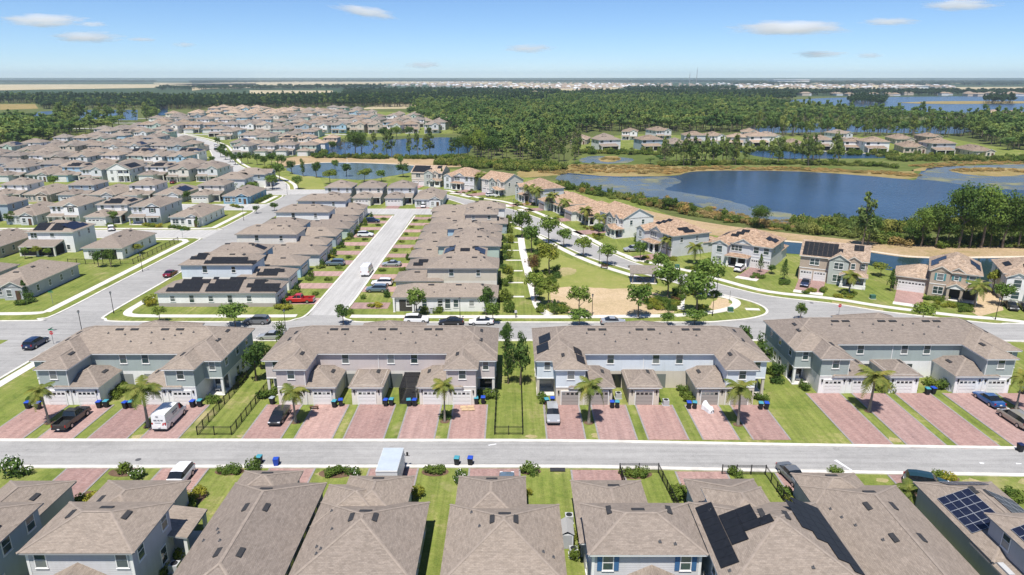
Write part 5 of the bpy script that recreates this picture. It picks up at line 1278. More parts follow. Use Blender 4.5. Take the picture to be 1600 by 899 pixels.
def tile_d(h, wall, low, shut=None, solar=False):
    """low L-shaped house with small gables on the front slope"""
    h.rect(-7.4, 7.4, 2.0, 15.0, 0, 3.4, wall); A = h.hip(-7.4, 7.4, 2.0, 15.0, 3.3, 0.42)
    h.rect(-7.2, -1.4, -1.8, 1.98, 0, 3.3, wall); h.hip(-7.2, -1.4, -1.8, 6.0, 3.2, 0.45)
    h.gable(0.6, 4.2, 0.4, 5.5, 3.6, 0.6, wall=wall, ends='S'); h.hip(-1.4, 7.2, 0.0, 2.0, 2.9, 0.4, 0.3)
    for x in (-0.8, 2.0, 4.6, 7.0): h.column(x, 0.2, 2.8, 0.34, 'trim_white')
    h.dark('S', 3.0, 2.0, 7.4, 2.3, mat='glass_dark', name='porch_shade_panel'); h.slab(-1.3, 7.3, 0.1, 1.98, 0.15)  # flat dark glassy sheet stands in for the shaded depth of the porch
    h.garage_door('S', -4.3, -1.8, 4.8, mat='door_taupe'); h.window('E', -1.4, 0.2, 0.9, 0.9, 1.3)
    for y in (5, 9, 12.5): h.window('E', 7.4, y, 1.0, 0.9, 1.3); h.window('W', -7.4, y, 1.0, 0.9, 1.3)
TILES = dict(a=tile_a, b=tile_b, c=tile_c, d=tile_d)
GS = 'tile roofed houses along the lake street'
def rdrive(x, y, rz, x0, x1, y0, y1, mat='pavers'):
    o = structure(MB().box(x0, x1, y0, y1, 0, 0.07, 0, 'b').build('driveway', mat, None, (x, y, 0), rz))
    MB().box(x0 - 0.15, x1 + 0.15, y0 - 2.0, y0 - 0.003, 0, 0.074, 0, 'b').build('apron', 'concrete', o)
    return o
def tile_house(kind, x, y, deg, wall, low, label, roof='tile_roof', sc=1.0, **kw):
    h = House('house', (x, y, 0), R(deg), 1, 'trim_cream', roof, 'ridge_tile')
    TILES[kind](h, wall, low, **kw)
    h.root.scale = (sc, sc, 1.0)
    h.label(label, 'house', GS)
    gx = {'a': (-7.0, -1.3), 'b': (-9.0, -3.4), 'c': (2.5, 7.2), 'd': (-6.9, -1.7)}[kind]
    rdrive(x, y, R(deg), gx[0] * sc, gx[1] * sc, -8.2, {'a': 1.35, 'b': 1.55, 'c': 1.15, 'd': -1.85}[kind])
tile_house('b', 91.6, 138.9, -31, 'w_tan', 'w_tan', 'tan house with teal shutters and a double garage by the canal', 'tile_roof_pale', 0.93)
tile_house('a', 72.6, 148.7, -27, 'w_tan', 'w_tan', 'beige and sage gabled house with a wide black solar array', 'tile_roof_pale')
tile_house('c', 56.2, 163.6, -35, 'w_lightgrey', 'w_lightgrey', 'pale grey tiled house with a white car on its red drive')
tile_house('c', 37.8, 179.4, -66, 'w_lightgrey', 'w_lightgrey', 'pale grey tiled house where the silver car is parked', solar=True)
tile_house('a', 28.6, 201.2, -68, 'w_white', 'w_white', 'white two storey tiled house with plain side windows facing the park', solar=False)
tile_house('d', 21.8, 219.6, -70, 'w_white', 'w_white', 'low white house with small gables in its tiled roof', solar=False)
tile_house('d', 13.8, 238.0, -70, 'w_palegrey', 'w_palegrey', 'low tiled house with a curved entry and dark garage door', solar=False)
tile_house('c', 4.6, 256.4, -66, 'w_lightgrey', 'w_lightgrey', 'grey tiled house beside the white pickup', solar=False)
tile_house('a', -8.6, 272.6, -48, 'w_cream', 'w_cream', 'cream gabled house with the tall palm in front', solar=False)
tile_house('c', -22.6, 285.8, -30, 'w_palegrey', 'w_palegrey', 'tiled house between the tall palm house and the dark solar house', solar=False)
tile_house('a', -37.0, 294.6, -14, 'w_sand', 'w_tan', 'beige house with a dark solar array at the end of the lake street', 'tile_roof_pale', solar=True)
tile_house('c', 109.6, 134.2, -24, 'w_white', 'w_white', 'white house with teal shutters cut off at the photo edge', 'tile_roof_pale', shut='shutter_teal', solar=True)

# ================================================================== houses farther off
def ordinal(n):
    return {1: 'first', 2: 'second', 3: 'third', 4: 'fourth', 5: 'fifth', 6: 'sixth', 7: 'seventh', 8: 'eighth', 9: 'ninth', 10: 'tenth', 11: 'eleventh', 12: 'twelfth', 13: 'thirteenth', 14: 'fourteenth', 15: 'fifteenth', 16: 'sixteenth', 17: 'seventeenth', 18: 'eighteenth', 19: 'nineteenth', 20: 'twentieth'}.get(n, str(n) + 'th')
WALLS = ['w_white', 'w_white', 'w_palegrey', 'w_lightgrey', 'w_cream', 'w_bluegrey', 'w_beige', 'w_skyblue', 'w_green', 'w_sand', 'w_palegrey']
COLNAME = dict(w_white='white', w_palegrey='pale grey', w_lightgrey='light grey', w_cream='cream', w_bluegrey='blue grey', w_beige='beige', w_skyblue='pale blue', w_green='pale green', w_sand='sand coloured', w_tan='tan', w_grey='grey')
KINDNAME = dict(gable='gabled two storey house', single='single storey house', garage='garage fronted two storey house', porch='porched two storey house', balcony='white house with a balcony')
hr = random.Random(21)
def road_x(y):
    for a, b in zip(far_line, far_line[1:]):
        if a[1] <= y <= b[1]: return a[0] + (b[0] - a[0]) * (y - a[1]) / max(1e-6, b[1] - a[1])
    return None
ROWS = [(306, 0), (331, 1), (356, 0), (387, 1), (412, 0), (443, 1), (467, 0), (497, 1), (523, 0), (558, 1), (584, 0), (628, 1), (654, 0), (706, 1), (734, 0), (786, 1), (816, 0), (868, 1), (900, 0), (948, 1)]
n_row = 0
for ry, north in ROWS:
    n_row += 1
    xl = max(-(0.80 * ry + 8), -309 - max(0, ry - 418) * 0.19 if ry > 385 else -1e9)
    if ry < 400: xr = {306: -118, 331: -136, 356: -155, 387: -174}[ry]
    elif ry < 480: xr = -118 if ry > 405 else -150
    elif ry < 560: xr = -150
    elif ry < 720: xr = -62
    elif ry < 800: xr = -100
    else: xr = -150 - (ry - 800) * 0.45
    pitch = 12.9 if ry < 460 else (15.5 if ry < 600 else 20.5)
    x = xr - 6; k = 0
    cells = []
    while x > xl + 4:
        rx = road_x(ry + (10 if not north else -8))
        if rx is None or abs(x - rx) > 13: cells.append(x)
        x -= pitch
    for k, x in enumerate(cells[::-1]):
        far = ry > 420
        kind = hr.choice(['gable', 'single', 'garage', 'gable', 'garage']) if not north else hr.choice(['porch', 'single', 'porch', 'garage'])
        w = hr.choice(WALLS)
        kw = {}
        if hr.random() < 0.16 and kind in ('single', 'garage', 'porch', 'gable') and ry < 560: kw['solar'] = True
        if ry == 306 and abs(x + 178) < 6.5: kind, w, kw = 'balcony', 'w_white', {}
        if kind == 'porch': y0, rz = ry - 8, 0.0
        elif north: y0, rz = ry + 9, N_
        else: y0, rz = ry + 1.5, 0.0
        y0 += hr.uniform(-1.2, 1.2)
        roof = hr.choice(['shingle', 'shingle_grey', 'shingle_warm', 'shingle']) if ry < 560 else hr.choice(['shingle', 'shingle_warm', 'tile_roof_brown', 'shingle_grey', 'shingle'])
        if 430 < ry < 500 and x > -160: roof = 'tile_roof_pale'
        if ry > 780 and x < -260: roof = 'tile_roof_pale'
        sc = 1.0 if ry < 560 else 1.22
        lb = '%s %s, %s from left in the %s estate row' % (COLNAME[w], KINDNAME[kind], ordinal(k + 1), ordinal(n_row))
        r = estate_house(kind, x + hr.uniform(-0.6, 0.6), y0, rz + (0 if ry < 560 else hr.uniform(-0.25, 0.25)), w, w, lb, GA, roof, 2, order=False, **kw)
        r.scale = (sc * hr.uniform(0.96, 1.04), sc, sc * hr.uniform(0.96, 1.06))
# across the lake
GF = 'houses on the far shore of the lake'
fl = [(903, 226, 'single', 'w_beige'), (938, 224, 'single', 'w_beige'), (958, 236, 'porch', 'w_palegrey'), (983, 219, 'gable', 'w_white'), (1025, 236, 'porch', 'w_bluegrey'), (1038, 218, 'gable', 'w_palegrey'), (1062, 234, 'single', 'w_beige'), (1088, 227, 'porch', 'w_lightgrey'), (1120, 227, 'gable', 'w_white'),
      (1152, 229, 'porch', 'w_grey'), (1170, 220, 'gable', 'w_lightgrey'), (1193, 230, 'porch', 'w_white'), (1210, 221, 'single', 'w_white'), (1246, 233, 'single', 'w_beige'), (1288, 236, 'porch', 'w_cream'), (1322, 222, 'gable', 'w_lightgrey'), (1338, 237, 'porch', 'w_white'), (1376, 240, 'porch', 'w_white'), (1415, 226, 'single', 'w_beige'),
      (1430, 240, 'single', 'w_beige'), (1460, 227, 'gable', 'w_tan'), (1482, 243, 'porch', 'w_grey'), (1538, 246, 'single', 'w_sand'), (1478, 190, 'gable', 'w_white'), (1515, 191, 'single', 'w_white'), (1540, 192, 'gable', 'w_beige'), (1562, 187, 'porch', 'w_white'), (1594, 188, 'gable', 'w_white'), (868, 182, 'single', 'w_cream'), (828, 184, 'single', 'w_cream'), (1215, 172, 'single', 'w_white')]
for i, (px, py, kind, w) in enumerate(fl):
    p = at(px, py)
    lb = '%s %s on the far lake shore, %s from left' % (COLNAME[w], KINDNAME[kind], ordinal(1 + sum(1 for q in fl if q[0] < px)))
    r = estate_house(kind, p.x, p.y, hr.uniform(-0.3, 0.3), w, w, lb, GF, hr.choice(['tile_roof_brown', 'shingle_warm', 'tile_roof_brown', 'tile_roof_pale']), 2, order=False)
    s_ = hr.uniform(1.08, 1.3) if py > 200 else 1.4
    r.scale = (s_, s_, s_ * 0.92)

# ================================================================== vehicles (local: front towards +y)
flat('tyre', (0.012, 0.012, 0.012), 0.9); flat('rim', (0.45, 0.46, 0.48), 0.35, 0.8)
flat('car_glass', (0.012, 0.015, 0.018), 0.06, spec=0.7); flat('lamp_clear', (0.75, 0.76, 0.78), 0.2); flat('lamp_red', (0.35, 0.012, 0.01), 0.3); flat('plate', (0.7, 0.7, 0.68), 0.5); flat('bumper', (0.03, 0.03, 0.032), 0.7)
PAINT = dict(black=(0.012, 0.012, 0.014), white=(0.78, 0.78, 0.78), silver=(0.46, 0.47, 0.48), grey=(0.18, 0.19, 0.2), blue=(0.02, 0.11, 0.33), navy=(0.015, 0.03, 0.085), red=(0.5, 0.018, 0.022), darkred=(0.24, 0.012, 0.03), beige=(0.36, 0.33, 0.28), teal=(0.02, 0.06, 0.075), steelblue=(0.16, 0.22, 0.28))
for k, c in PAINT.items():
    m = flat('paint_' + k, c, 0.28, 0.0 if k in ('white', 'black', 'red') else 0.35, 0.6)
    m.node_tree.nodes['Principled BSDF'].inputs['Coat Weight'].default_value = 0.6
# station: y from the nose back, hood/deck height, roof height (None outside the cabin), half width
CARS = {
    'sedan': dict(L=4.75, W=0.91, r=0.33, wh=(0.95, 3.75), st=[(0, 0.52, None, 0.78), (0.12, 0.66, None, 0.86), (0.95, 0.83, None, 0.91), (1.42, 0.92, 0.93, 0.91), (2.12, 0.93, 1.41, 0.91), (3.15, 0.95, 1.43, 0.91), (4.0, 0.98, 1.04, 0.9), (4.62, 0.97, None, 0.86), (4.75, 0.72, None, 0.8)]),
    'suv': dict(L=4.7, W=0.94, r=0.37, wh=(0.92, 3.72), st=[(0, 0.6, None, 0.8), (0.12, 0.8, None, 0.88), (0.95, 1.0, None, 0.94), (1.3, 1.06, 1.07, 0.94), (1.95, 1.06, 1.66, 0.94), (3.5, 1.08, 1.68, 0.94), (4.35, 1.08, 1.56, 0.92), (4.6, 1.05, 1.1, 0.9), (4.7, 0.7, None, 0.84)]),
    'minivan': dict(L=5.1, W=0.98, r=0.35, wh=(1.0, 4.05), st=[(0, 0.6, None, 0.82), (0.12, 0.78, None, 0.9), (0.75, 0.98, None, 0.97), (1.0, 1.04, 1.05, 0.98), (1.95, 1.05, 1.68, 0.98), (4.1, 1.06, 1.72, 0.98), (4.85, 1.06, 1.58, 0.96), (5.0, 1.02, 1.08, 0.94), (5.1, 0.7, None, 0.88)]),
    'van': dict(L=5.9, W=1.02, r=0.37, wh=(1.0, 4.6), st=[(0, 0.7, None, 0.88), (0.1, 0.95, None, 0.96), (0.55, 1.15, None, 1.0), (0.8, 1.25, 1.27, 1.02), (1.75, 1.3, 2.35, 1.02), (2.4, 1.3, 2.55, 1.02), (5.6, 1.3, 2.58, 1.02), (5.84, 1.3, 2.5, 1.0), (5.9, 0.7, None, 0.98)]),
}
def car_meshes(kind):
    c = CARS[kind]; st = c['st']; L = c['L']
    body, glass = MB(), MB()
    body.smooth = False
    secs = []
    for y, zh, zr, w in st:
        Y = L / 2 - y; zb = 0.24 if 0.3 < y < L - 0.3 else 0.34
        if zr is None or zr < zh + 0.08:
            s = [(w * 0.9, zb), (w, zb + 0.16), (w, zh * 0.8), (w * 0.93, zh), (w * 0.80, zh + 0.02 if zr is None else zh + 0.02), (0, zh + 0.045)]
        else:
            s = [(w * 0.9, zb), (w, zb + 0.16), (w, zh * 0.8), (w * 0.95, zh), (w * 0.78 if kind != 'van' else w * 0.92, zr - 0.05), (0, zr)]
        secs.append((Y, s, zr is not None and zr >= zh + 0.08))
    n = len(st)
    for i in range(n - 1):
        (ya, a, ca), (yb, b, cb) = secs[i], secs[i + 1]
        for k in range(5):
            for sx in (1, -1):
                q = [(sx * a[k][0], ya, a[k][1]), (sx * a[k + 1][0], ya, a[k + 1][1]), (sx * b[k + 1][0], yb, b[k + 1][1]), (sx * b[k][0], yb, b[k][1])]
                if sx < 0: q = q[::-1]
                is_glass = False
                if k == 3 and (ca or cb):
                    is_glass = True
                    if kind == 'van' and i > 3: is_glass = False
                if k == 4 and (ca != cb): is_glass = True
                if kind == 'van' and k == 4 and i == n - 2: is_glass = False
                (glass if is_glass else body).face(q)
    for j, flip in ((0, False), (-1, True)):
        Y, s, _ = secs[j]
        p = [(x, Y, z) for x, z in s] + [(-x, Y, z) for x, z in s[::-1][1:]]
        body.face(p if flip else p[::-1])
    wheel = MB(); rim = MB()
    r = c['r']
    wheel.tube((-0.11, 0, 0), (0.11, 0, 0), r, r, 14); rim.tube((-0.125, 0, 0), (0.125, 0, 0), r * 0.62, r * 0.58, 10)
    W = c['W']
    lampf = MB().box(-0.17, 0.17, -0.1, 0.06, -0.07, 0.07)
    return dict(body=body.mesh('body', ['paint_white']), glass=glass.mesh('window', ['car_glass']), wheel=wheel.mesh('wheel', ['tyre']), rim=rim.mesh('rim', ['rim']), lamp=lampf.mesh('headlight', ['lamp_clear']), tail=MB().box(-0.1, 0.1, -0.05, 0.1, -0.14, 0.14).mesh('tail_light', ['lamp_red']), bump_=MB().box(-W * 0.86, W * 0.86, -0.06, 0.05, 0.28, 0.44).mesh('bumper', ['bumper']), plate=MB().box(-0.16, 0.16, -0.075, -0.02, 0.0, 0.15).mesh('number_plate', ['plate']))
CM = {}
def vehicle(kind, x, y, deg, paint, label, cat, group=None):
    if kind not in CM: CM[kind] = car_meshes(kind)
    m, c = CM[kind], CARS[kind]
    root = empty({'sedan': 'parked_car', 'suv': 'parked_car', 'minivan': 'minivan', 'van': 'delivery_van'}[kind], (x, y, 0.062), R(deg))
    b = put('body', m['body'], root); recolour(b, ['paint_' + paint])
    put('window', m['glass'], root, (0, 0, 0.002))
    L, W = c['L'], c['W']
    for wy in c['wh']:
        for sx in (-1, 1):
            w = put('wheel', m['wheel'], root, (sx * (W - 0.1), L / 2 - wy, c['r'])); put('rim', m['rim'], w)
    zf = {'sedan': 0.62, 'suv': 0.76, 'minivan': 0.74, 'van': 0.9}[kind]
    for sx in (-1, 1):
        put('headlight', m['lamp'], root, (sx * (W - 0.28), L / 2 - 0.1, zf)); put('tail_light', m['tail'], root, (sx * (W - 0.17), -L / 2 + 0.06, {'sedan': 0.78, 'suv': 0.92, 'minivan': 0.95, 'van': 1.2}[kind]))
    put('bumper', m['bump_'], root, (0, -L / 2, 0)); put('bumper', m['bump_'], root, (0, L / 2 - 0.03, 0.02))
    put('number_plate', m['plate'], root, (0, -L / 2 - 0.01, 0.62))
    tag(root, label, cat, group)
    return root
def pickup(x, y, deg, paint, label):
    root = empty('pickup_truck', (x, y, 0.062), R(deg)); L, W = 5.7, 0.98
    b = MB()
    def loft(st, close=True):
        for (ya, a), (yb, c) in zip(st, st[1:]):
            for k in range(len(a) - 1):
                for sx in (1, -1):
                    q = [(sx * a[k][0], ya, a[k][1]), (sx * a[k + 1][0], ya, a[k + 1][1]), (sx * c[k + 1][0], yb, c[k + 1][1]), (sx * c[k][0], yb, c[k][1])]
                    b.face(q if sx > 0 else q[::-1])
        for j, f in ((0, 1), (-1, 0)):
            Y, s = st[j]
            p = [(u, Y, v) for u, v in s] + [(-u, Y, v) for u, v in s[::-1] if u > 0]
            b.face(p[::-1] if f else p)
    h = L / 2
    loft([(h, [(0.85, 0.45), (0.88, 0.75), (0.7, 0.95), (0, 0.97)]), (h - 0.15, [(0.95, 0.4), (0.97, 0.95), (0.85, 1.06), (0, 1.09)]), (h - 1.35, [(0.95, 0.4), (0.98, 1.05), (0.9, 1.14), (0, 1.17)]), (h - 3.35, [(0.95, 0.4), (0.98, 1.1), (0.92, 1.16), (0, 1.18)])])
    b.box(-0.98, -0.86, -h, h - 3.35, 0.5, 1.16).box(0.86, 0.98, -h, h - 3.35, 0.5, 1.16).box(-0.86, 0.86, -h, -h + 0.1, 0.5, 1.14)
    # cab roof and pillars
    b.box(-0.74, 0.74, h - 3.1, h - 2.0, 1.74, 1.8)
    for sx in (-1, 1):
        b.tube((sx * 0.86, h - 1.3, 1.14), (sx * 0.72, h - 2.0, 1.76), 0.05, 0.05, 4).tube((sx * 0.88, h - 3.32, 1.14), (sx * 0.72, h - 3.1, 1.76), 0.07, 0.07, 4).tube((sx * 0.9, h - 2.3, 1.14), (sx * 0.74, h - 2.35, 1.76), 0.05, 0.05, 4)
    b.build('body', 'paint_' + paint, root)
    g = MB()
    lo = [(0.87, h - 1.3), (0.87, h - 3.33)]; hi = [(0.71, h - 2.0), (0.71, h - 3.12)]
    for sx in (-1, 1):
        q = [(sx * lo[0][0], lo[0][1], 1.14), (sx * lo[1][0], lo[1][1], 1.14), (sx * hi[1][0], hi[1][1], 1.76), (sx * hi[0][0], hi[0][1], 1.76)]
        g.face(q if sx < 0 else q[::-1])
    g.face([(-0.87, h - 1.3, 1.14), (0.87, h - 1.3, 1.14), (0.71, h - 2.0, 1.77), (-0.71, h - 2.0, 1.77)]); g.face([(0.87, h - 3.33, 1.14), (-0.87, h - 3.33, 1.14), (-0.71, h - 3.12, 1.76), (0.71, h - 3.12, 1.76)])
    g.build('window', 'car_glass', root)
    MB().box(-0.86, 0.86, -h + 0.1, h - 3.36, 0.5, 0.62).build('load_bed', 'bumper', root)
    wm = shared('pw', lambda: MB().tube((-0.13, 0, 0), (0.13, 0, 0), 0.4, 0.4, 14).mesh('wheel', ['tyre'])); rm = shared('pr', lambda: MB().tube((-0.145, 0, 0), (0.145, 0, 0), 0.25, 0.23, 10).mesh('rim', ['rim']))
    for wy in (h - 1.0, -h + 1.2):
        for sx in (-1, 1): w = put('wheel', wm, root, (sx * 0.87, wy, 0.4)); put('rim', rm, w)
    for sx in (-1, 1):
        MB().box(-0.17, 0.17, -0.12, 0.03, -0.1, 0.1).build('headlight', 'lamp_clear', root, (sx * 0.72, h, 0.82)); MB().box(-0.07, 0.07, -0.03, 0.06, -0.17, 0.17).build('tail_light', 'lamp_red', root, (sx * 0.9, -h, 0.9))
    MB().box(-0.95, 0.95, -h - 0.12, -h, 0.42, 0.6).build('bumper', 'rim' if paint == 'red' else 'bumper', root); MB().box(-0.95, 0.95, h - 0.03, h + 0.06, 0.38, 0.6).build('bumper', 'bumper', root)
    MB().box(-0.16, 0.16, -h - 0.14, -h - 0.121, 0.44, 0.58).build('number_plate', 'plate', root)
    tag(root, label, 'pickup')
    return root
def gp(px, py): p = at(px, py); return p.x, p.y
pickup(-59.9, 83.6, 0, 'black', 'black pickup parked on the red drive of the first townhouse block')
van = vehicle('van', -46.7, 83.9, 0, 'white', 'white delivery van with red flashes parked before the first townhouse block', 'van')
flat('flash_red', (0.55, 0.02, 0.03), 0.5); flat('print_grey', (0.16, 0.16, 0.18), 0.6)
for sx in (-1, 1):   # flashes and illegible print lines on the van's sides
    X = sx * 1.03
    b = MB(); b.face([(X, 1.2, 1.45), (X, 0.85, 1.45), (X, 0.75, 2.3), (X, 0.95, 2.3)]); b.build('flash', 'flash_red', van)
    b = MB()
    for y0, y1, z0, z1 in ((0.3, -0.1, 1.75, 1.95), (-0.2, -0.5, 1.75, 1.95), (-0.6, -1.1, 1.75, 1.95), (0.2, -1.0, 1.5, 1.58)): b.face([(X, y0, z0), (X, y1, z0), (X, y1, z1), (X, y0, z1)])
    b.build('lettering', 'print_grey', van)
b = MB(); 
for x0, x1, z0, z1 in ((-0.62, -0.2, 1.62, 1.76), (-0.1, 0.2, 1.62, 1.76), (0.3, 0.62, 1.62, 1.76), (-0.5, 0.3, 1.28, 1.34), (-0.3, 0.05, 2.16, 2.28)): b.face([(x0, -2.975, z0), (x1, -2.975, z0), (x1, -2.975, z1), (x0, -2.975, z1)])
b.build('lettering', 'print_grey', van)
b = MB(); b.face([(0.45, -2.975, 0.95), (0.6, -2.975, 0.95), (0.75, -2.975, 1.3), (0.55, -2.975, 1.3)]).face([(0.8, -2.975, 0.95), (0.92, -2.975, 0.95), (0.96, -2.975, 1.3), (0.9, -2.975, 1.3)]); b.build('flash', 'flash_red', van)
vehicle('sedan', -32.0, 84.6, 180, 'black', 'black sedan on the drive at the corner of the mauve townhouse block', 'car')
vehicle('suv', 5.6, 84.9, 180, 'silver', 'silver car facing the street before the pale blue townhouse block', 'car')
vehicle('sedan', 68.9, 89.6, 2, 'blue', 'bright blue sedan before the townhouse block at the photo edge', 'car')
vehicle('minivan', 68.6, 83.6, 2, 'beige', 'beige minivan behind the bright blue sedan', 'van')
vehicle('suv', *gp(57, 541), 0, 'navy', 'dark blue car stopped at the junction by the stop sign', 'car')
GC = 'cars parked along the cross street'
vehicle('suv', *gp(402, 506), 90, 'grey', 'grey car parked at the kerb left of the middle street corner', 'car', GC)
vehicle('sedan', *gp(424, 530), 90, 'silver', 'silver sedan half hidden behind the mauve townhouse roof', 'car', GC)
vehicle('suv', *gp(651, 504), -90, 'white', 'white car parked at the kerb under a small tree', 'car', GC)
vehicle('sedan', *gp(705, 507), 90, 'black', 'black sedan parked between two white cars', 'car', GC)
vehicle('sedan', *gp(752, 507), 90, 'white', 'white sedan parked right of the black sedan', 'car', GC)
vehicle('sedan', *gp(958, 507), -90, 'silver', 'silver sedan parked along the bare park lawn', 'car', GC)
vehicle('van', *gp(574, 428), 0, 'white', 'white van driving up the middle street', 'van')
GM = 'cars on the drives of the middle street'
pickup(-44.2, 135.6, 90, 'red', 'bright red pickup on the corner drive of the middle street')
vehicle('suv', *gp(524, 415), 90, 'steelblue', 'blue grey car on a drive left of the white van', 'car', GM)
vehicle('suv', *gp(571, 370), -90, 'white', 'white and blue car on a drive far up the middle street', 'car', GM)
vehicle('suv', *gp(582, 348), -90, 'navy', 'dark blue car near the head of the middle street', 'car', GM)
vehicle('sedan', *gp(612, 416), 90, 'silver', 'silver sedan on a drive right of the white van', 'car', GM)
vehicle('suv', *gp(589, 456), 90, 'steelblue', 'steel blue car in front of the corner porch house garage', 'car', GM)
vehicle('suv', *gp(597, 446), 90, 'white', 'white car just behind the steel blue car', 'car', GM)
vehicle('sedan', *gp(662, 324), 0, 'white', 'white car before the single storey house at the street bend', 'car', GM)
GK = 'cars on the lake street drives'
vehicle('suv', *gp(1156, 423), 145 + 180, 'white', 'white car on the red drive of a grey tiled house', 'car', GK)
vehicle('sedan', *gp(1258, 446), 150, 'navy', 'dark blue sedan before the beige and sage gabled house', 'car', GK)
vehicle('suv', *gp(988, 393), 100, 'silver', 'silver car standing by the lake street near young trees', 'car', GK)
vehicle('sedan', *gp(1579, 482), 160, 'black', 'black sedan near the photo edge before the white house', 'car', GK)
vehicle('sedan', *gp(1602, 484), 160, 'black', 'black car cut off by the photo edge', 'car', GK)
vehicle('suv', *gp(768, 307), -60, 'white', 'white car before the cream gabled house', 'car', GK)
vehicle('suv', *gp(823, 310), -60, 'white', 'white car beside the yellow shrubs of the lake street', 'car', GK)
GD = 'cars in the large estate'
vehicle('sedan', *gp(267, 431), 3, 'darkred', 'dark red car on the left street beside the solar roofs', 'car', GD)
vehicle('suv', *gp(174, 360), 30, 'white', 'white car between two estate houses', 'car', GD)
vehicle('suv', *gp(62, 305), 85, 'navy', 'dark blue car in the alley of the estate', 'car', GD)
vehicle('sedan', *gp(49, 303), 85, 'navy', 'dark car behind the dark blue alley car', 'car', GD)
vehicle('sedan', *gp(271, 287), 10, 'darkred', 'dark red car between alley houses far off', 'car', GD)
vehicle('sedan', *gp(359, 316), 170, 'silver', 'silver car before the bright blue house', 'car', GD)
for px, py, c, nm in ((337, 229, 'white', 'white car far up the curving estate road'), (337, 235, 'navy', 'dark car on the curving estate road'), (354, 243, 'steelblue', 'blue car at the near end of the curving road')):
    vehicle('suv', *gp(px, py), 30, c, nm, 'car', GD)
GN = 'cars on the near drives'
vehicle('suv', -38.6, 69.2, 180, 'white', 'white car behind the grey sided house', 'car', GN)
vehicle('suv', *gp(1447, 762), 250, 'teal', 'dark teal car at the kerb behind the long roof', 'car', GN)
vehicle('sedan', *gp(1238, 750), 190, 'grey', 'grey car half hidden by a flowering shrub', 'car', GN)
vehicle('suv', -0.6, 67.8, 0, 'steelblue', 'blue grey car close behind a garage roof', 'car', GN)
def box_truck(x, y, deg, label):
    root = empty('box_truck', (x, y, 0.075), R(deg))
    flat('truck_roof', (0.42, 0.47, 0.52), 0.5, var=0.08, vscale=0.8); flat('truck_side', (0.7, 0.7, 0.7), 0.45)
    MB().box(-1.2, 1.2, -3.4, 1.5, 0.95, 3.35).build('cargo_box', 'truck_side', root)
    MB().box(-1.16, 1.16, -3.36, 1.46, 3.353, 3.39).build('roof', 'truck_roof', root)
    b = MB(); b.box(-1.0, 1.0, 1.7, 3.2, 0.5, 1.45); b.face([(-1.0, 3.2, 1.45), (1.0, 3.2, 1.45), (0.9, 2.6, 2.25), (-0.9, 2.6, 2.25)]); b.box(-0.9, 0.9, 1.7, 2.6, 1.45, 2.25)
    b.build('cab', 'paint_white', root)
    b = MB(); b.face([(-0.85, 3.17, 1.52), (0.85, 3.17, 1.52), (0.78, 2.65, 2.21), (-0.78, 2.65, 2.21)]); b.build('windscreen', 'car_glass', root, (0, 0.012, 0.01))
    MB().box(-0.4, 0.4, -3.2, 3.0, 0.55, 0.93).build('chassis', 'bumper', root)
    for y_, sx in ((2.4, -1), (2.4, 1), (-2.0, -1), (-2.0, 1)): MB().tube((-0.14, 0, 0), (0.14, 0, 0), 0.42, 0.42, 14).build('wheel', 'tyre', root, (sx * 0.92, y_, 0.42))
    for sx in (-1, 1): MB().box(-0.12, 0.12, -0.03, 0.03, 0, 0.45).box(-0.3, 0.3, -0.02, 0.02, -0.06, 0.0).build('mirror', 'bumper', root, (sx * 1.32, 2.9, 1.5))
    MB().box(-1.21, 1.21, -3.45, -3.401, 3.2, 3.37).build('door_header', 'trim_white', root)
    b = MB()
    for x0, x1 in ((-0.8, -0.65), (-0.5, -0.2), (-0.1, 0.35), (0.45, 0.8)): b.face([(x0, -3.41, 2.5), (x1, -3.41, 2.5), (x1, -3.41, 2.66), (x0, -3.41, 2.66)])
    b.build('lettering', 'print_grey', root)
    tag(root, label, 'truck')
box_truck(-13.9, 69.6, 0, 'white box truck with a grey roof standing across the kerb')

# ================================================================== vegetation
def leaf_cloud(seed, blobs, per, size, mat, spread=0.55, flat_=0.75, name='crown', flowers=0):
    """many small leaf faces spread through a set of blobs: (x, y, z, r)"""
    r = random.Random(seed); b = MB()
    for bx, by, bz, br in blobs:
        for _ in range(per):
            d = Vector((r.gauss(0, 1), r.gauss(0, 1), r.gauss(0, 1))).normalized()
            rad = br * (spread + (1 - spread) * r.random() ** 0.5) * r.uniform(0.8, 1.12)
            p = Vector((bx, by, bz)) + Vector((d.x * rad, d.y * rad, d.z * rad * flat_))
            n = (d + Vector((r.gauss(0, 0.5), r.gauss(0, 0.5), r.gauss(0.35, 0.5)))).normalized()
            t = n.cross(Vector((r.gauss(0, 1), r.gauss(0, 1), r.gauss(0, 1)))).normalized()
            u = n.cross(t)
            s = size * r.uniform(0.6, 1.35)
            fl = 1 if flowers and r.random() < flowers and d.z > -0.2 else 0
            if fl: s *= 0.9
            b.face([p - t * s, p + u * s * 0.7, p + t * s, p - u * s * 0.7], fl)
    return b.mesh(name, [mat] + (['blossom'] if flowers else []))
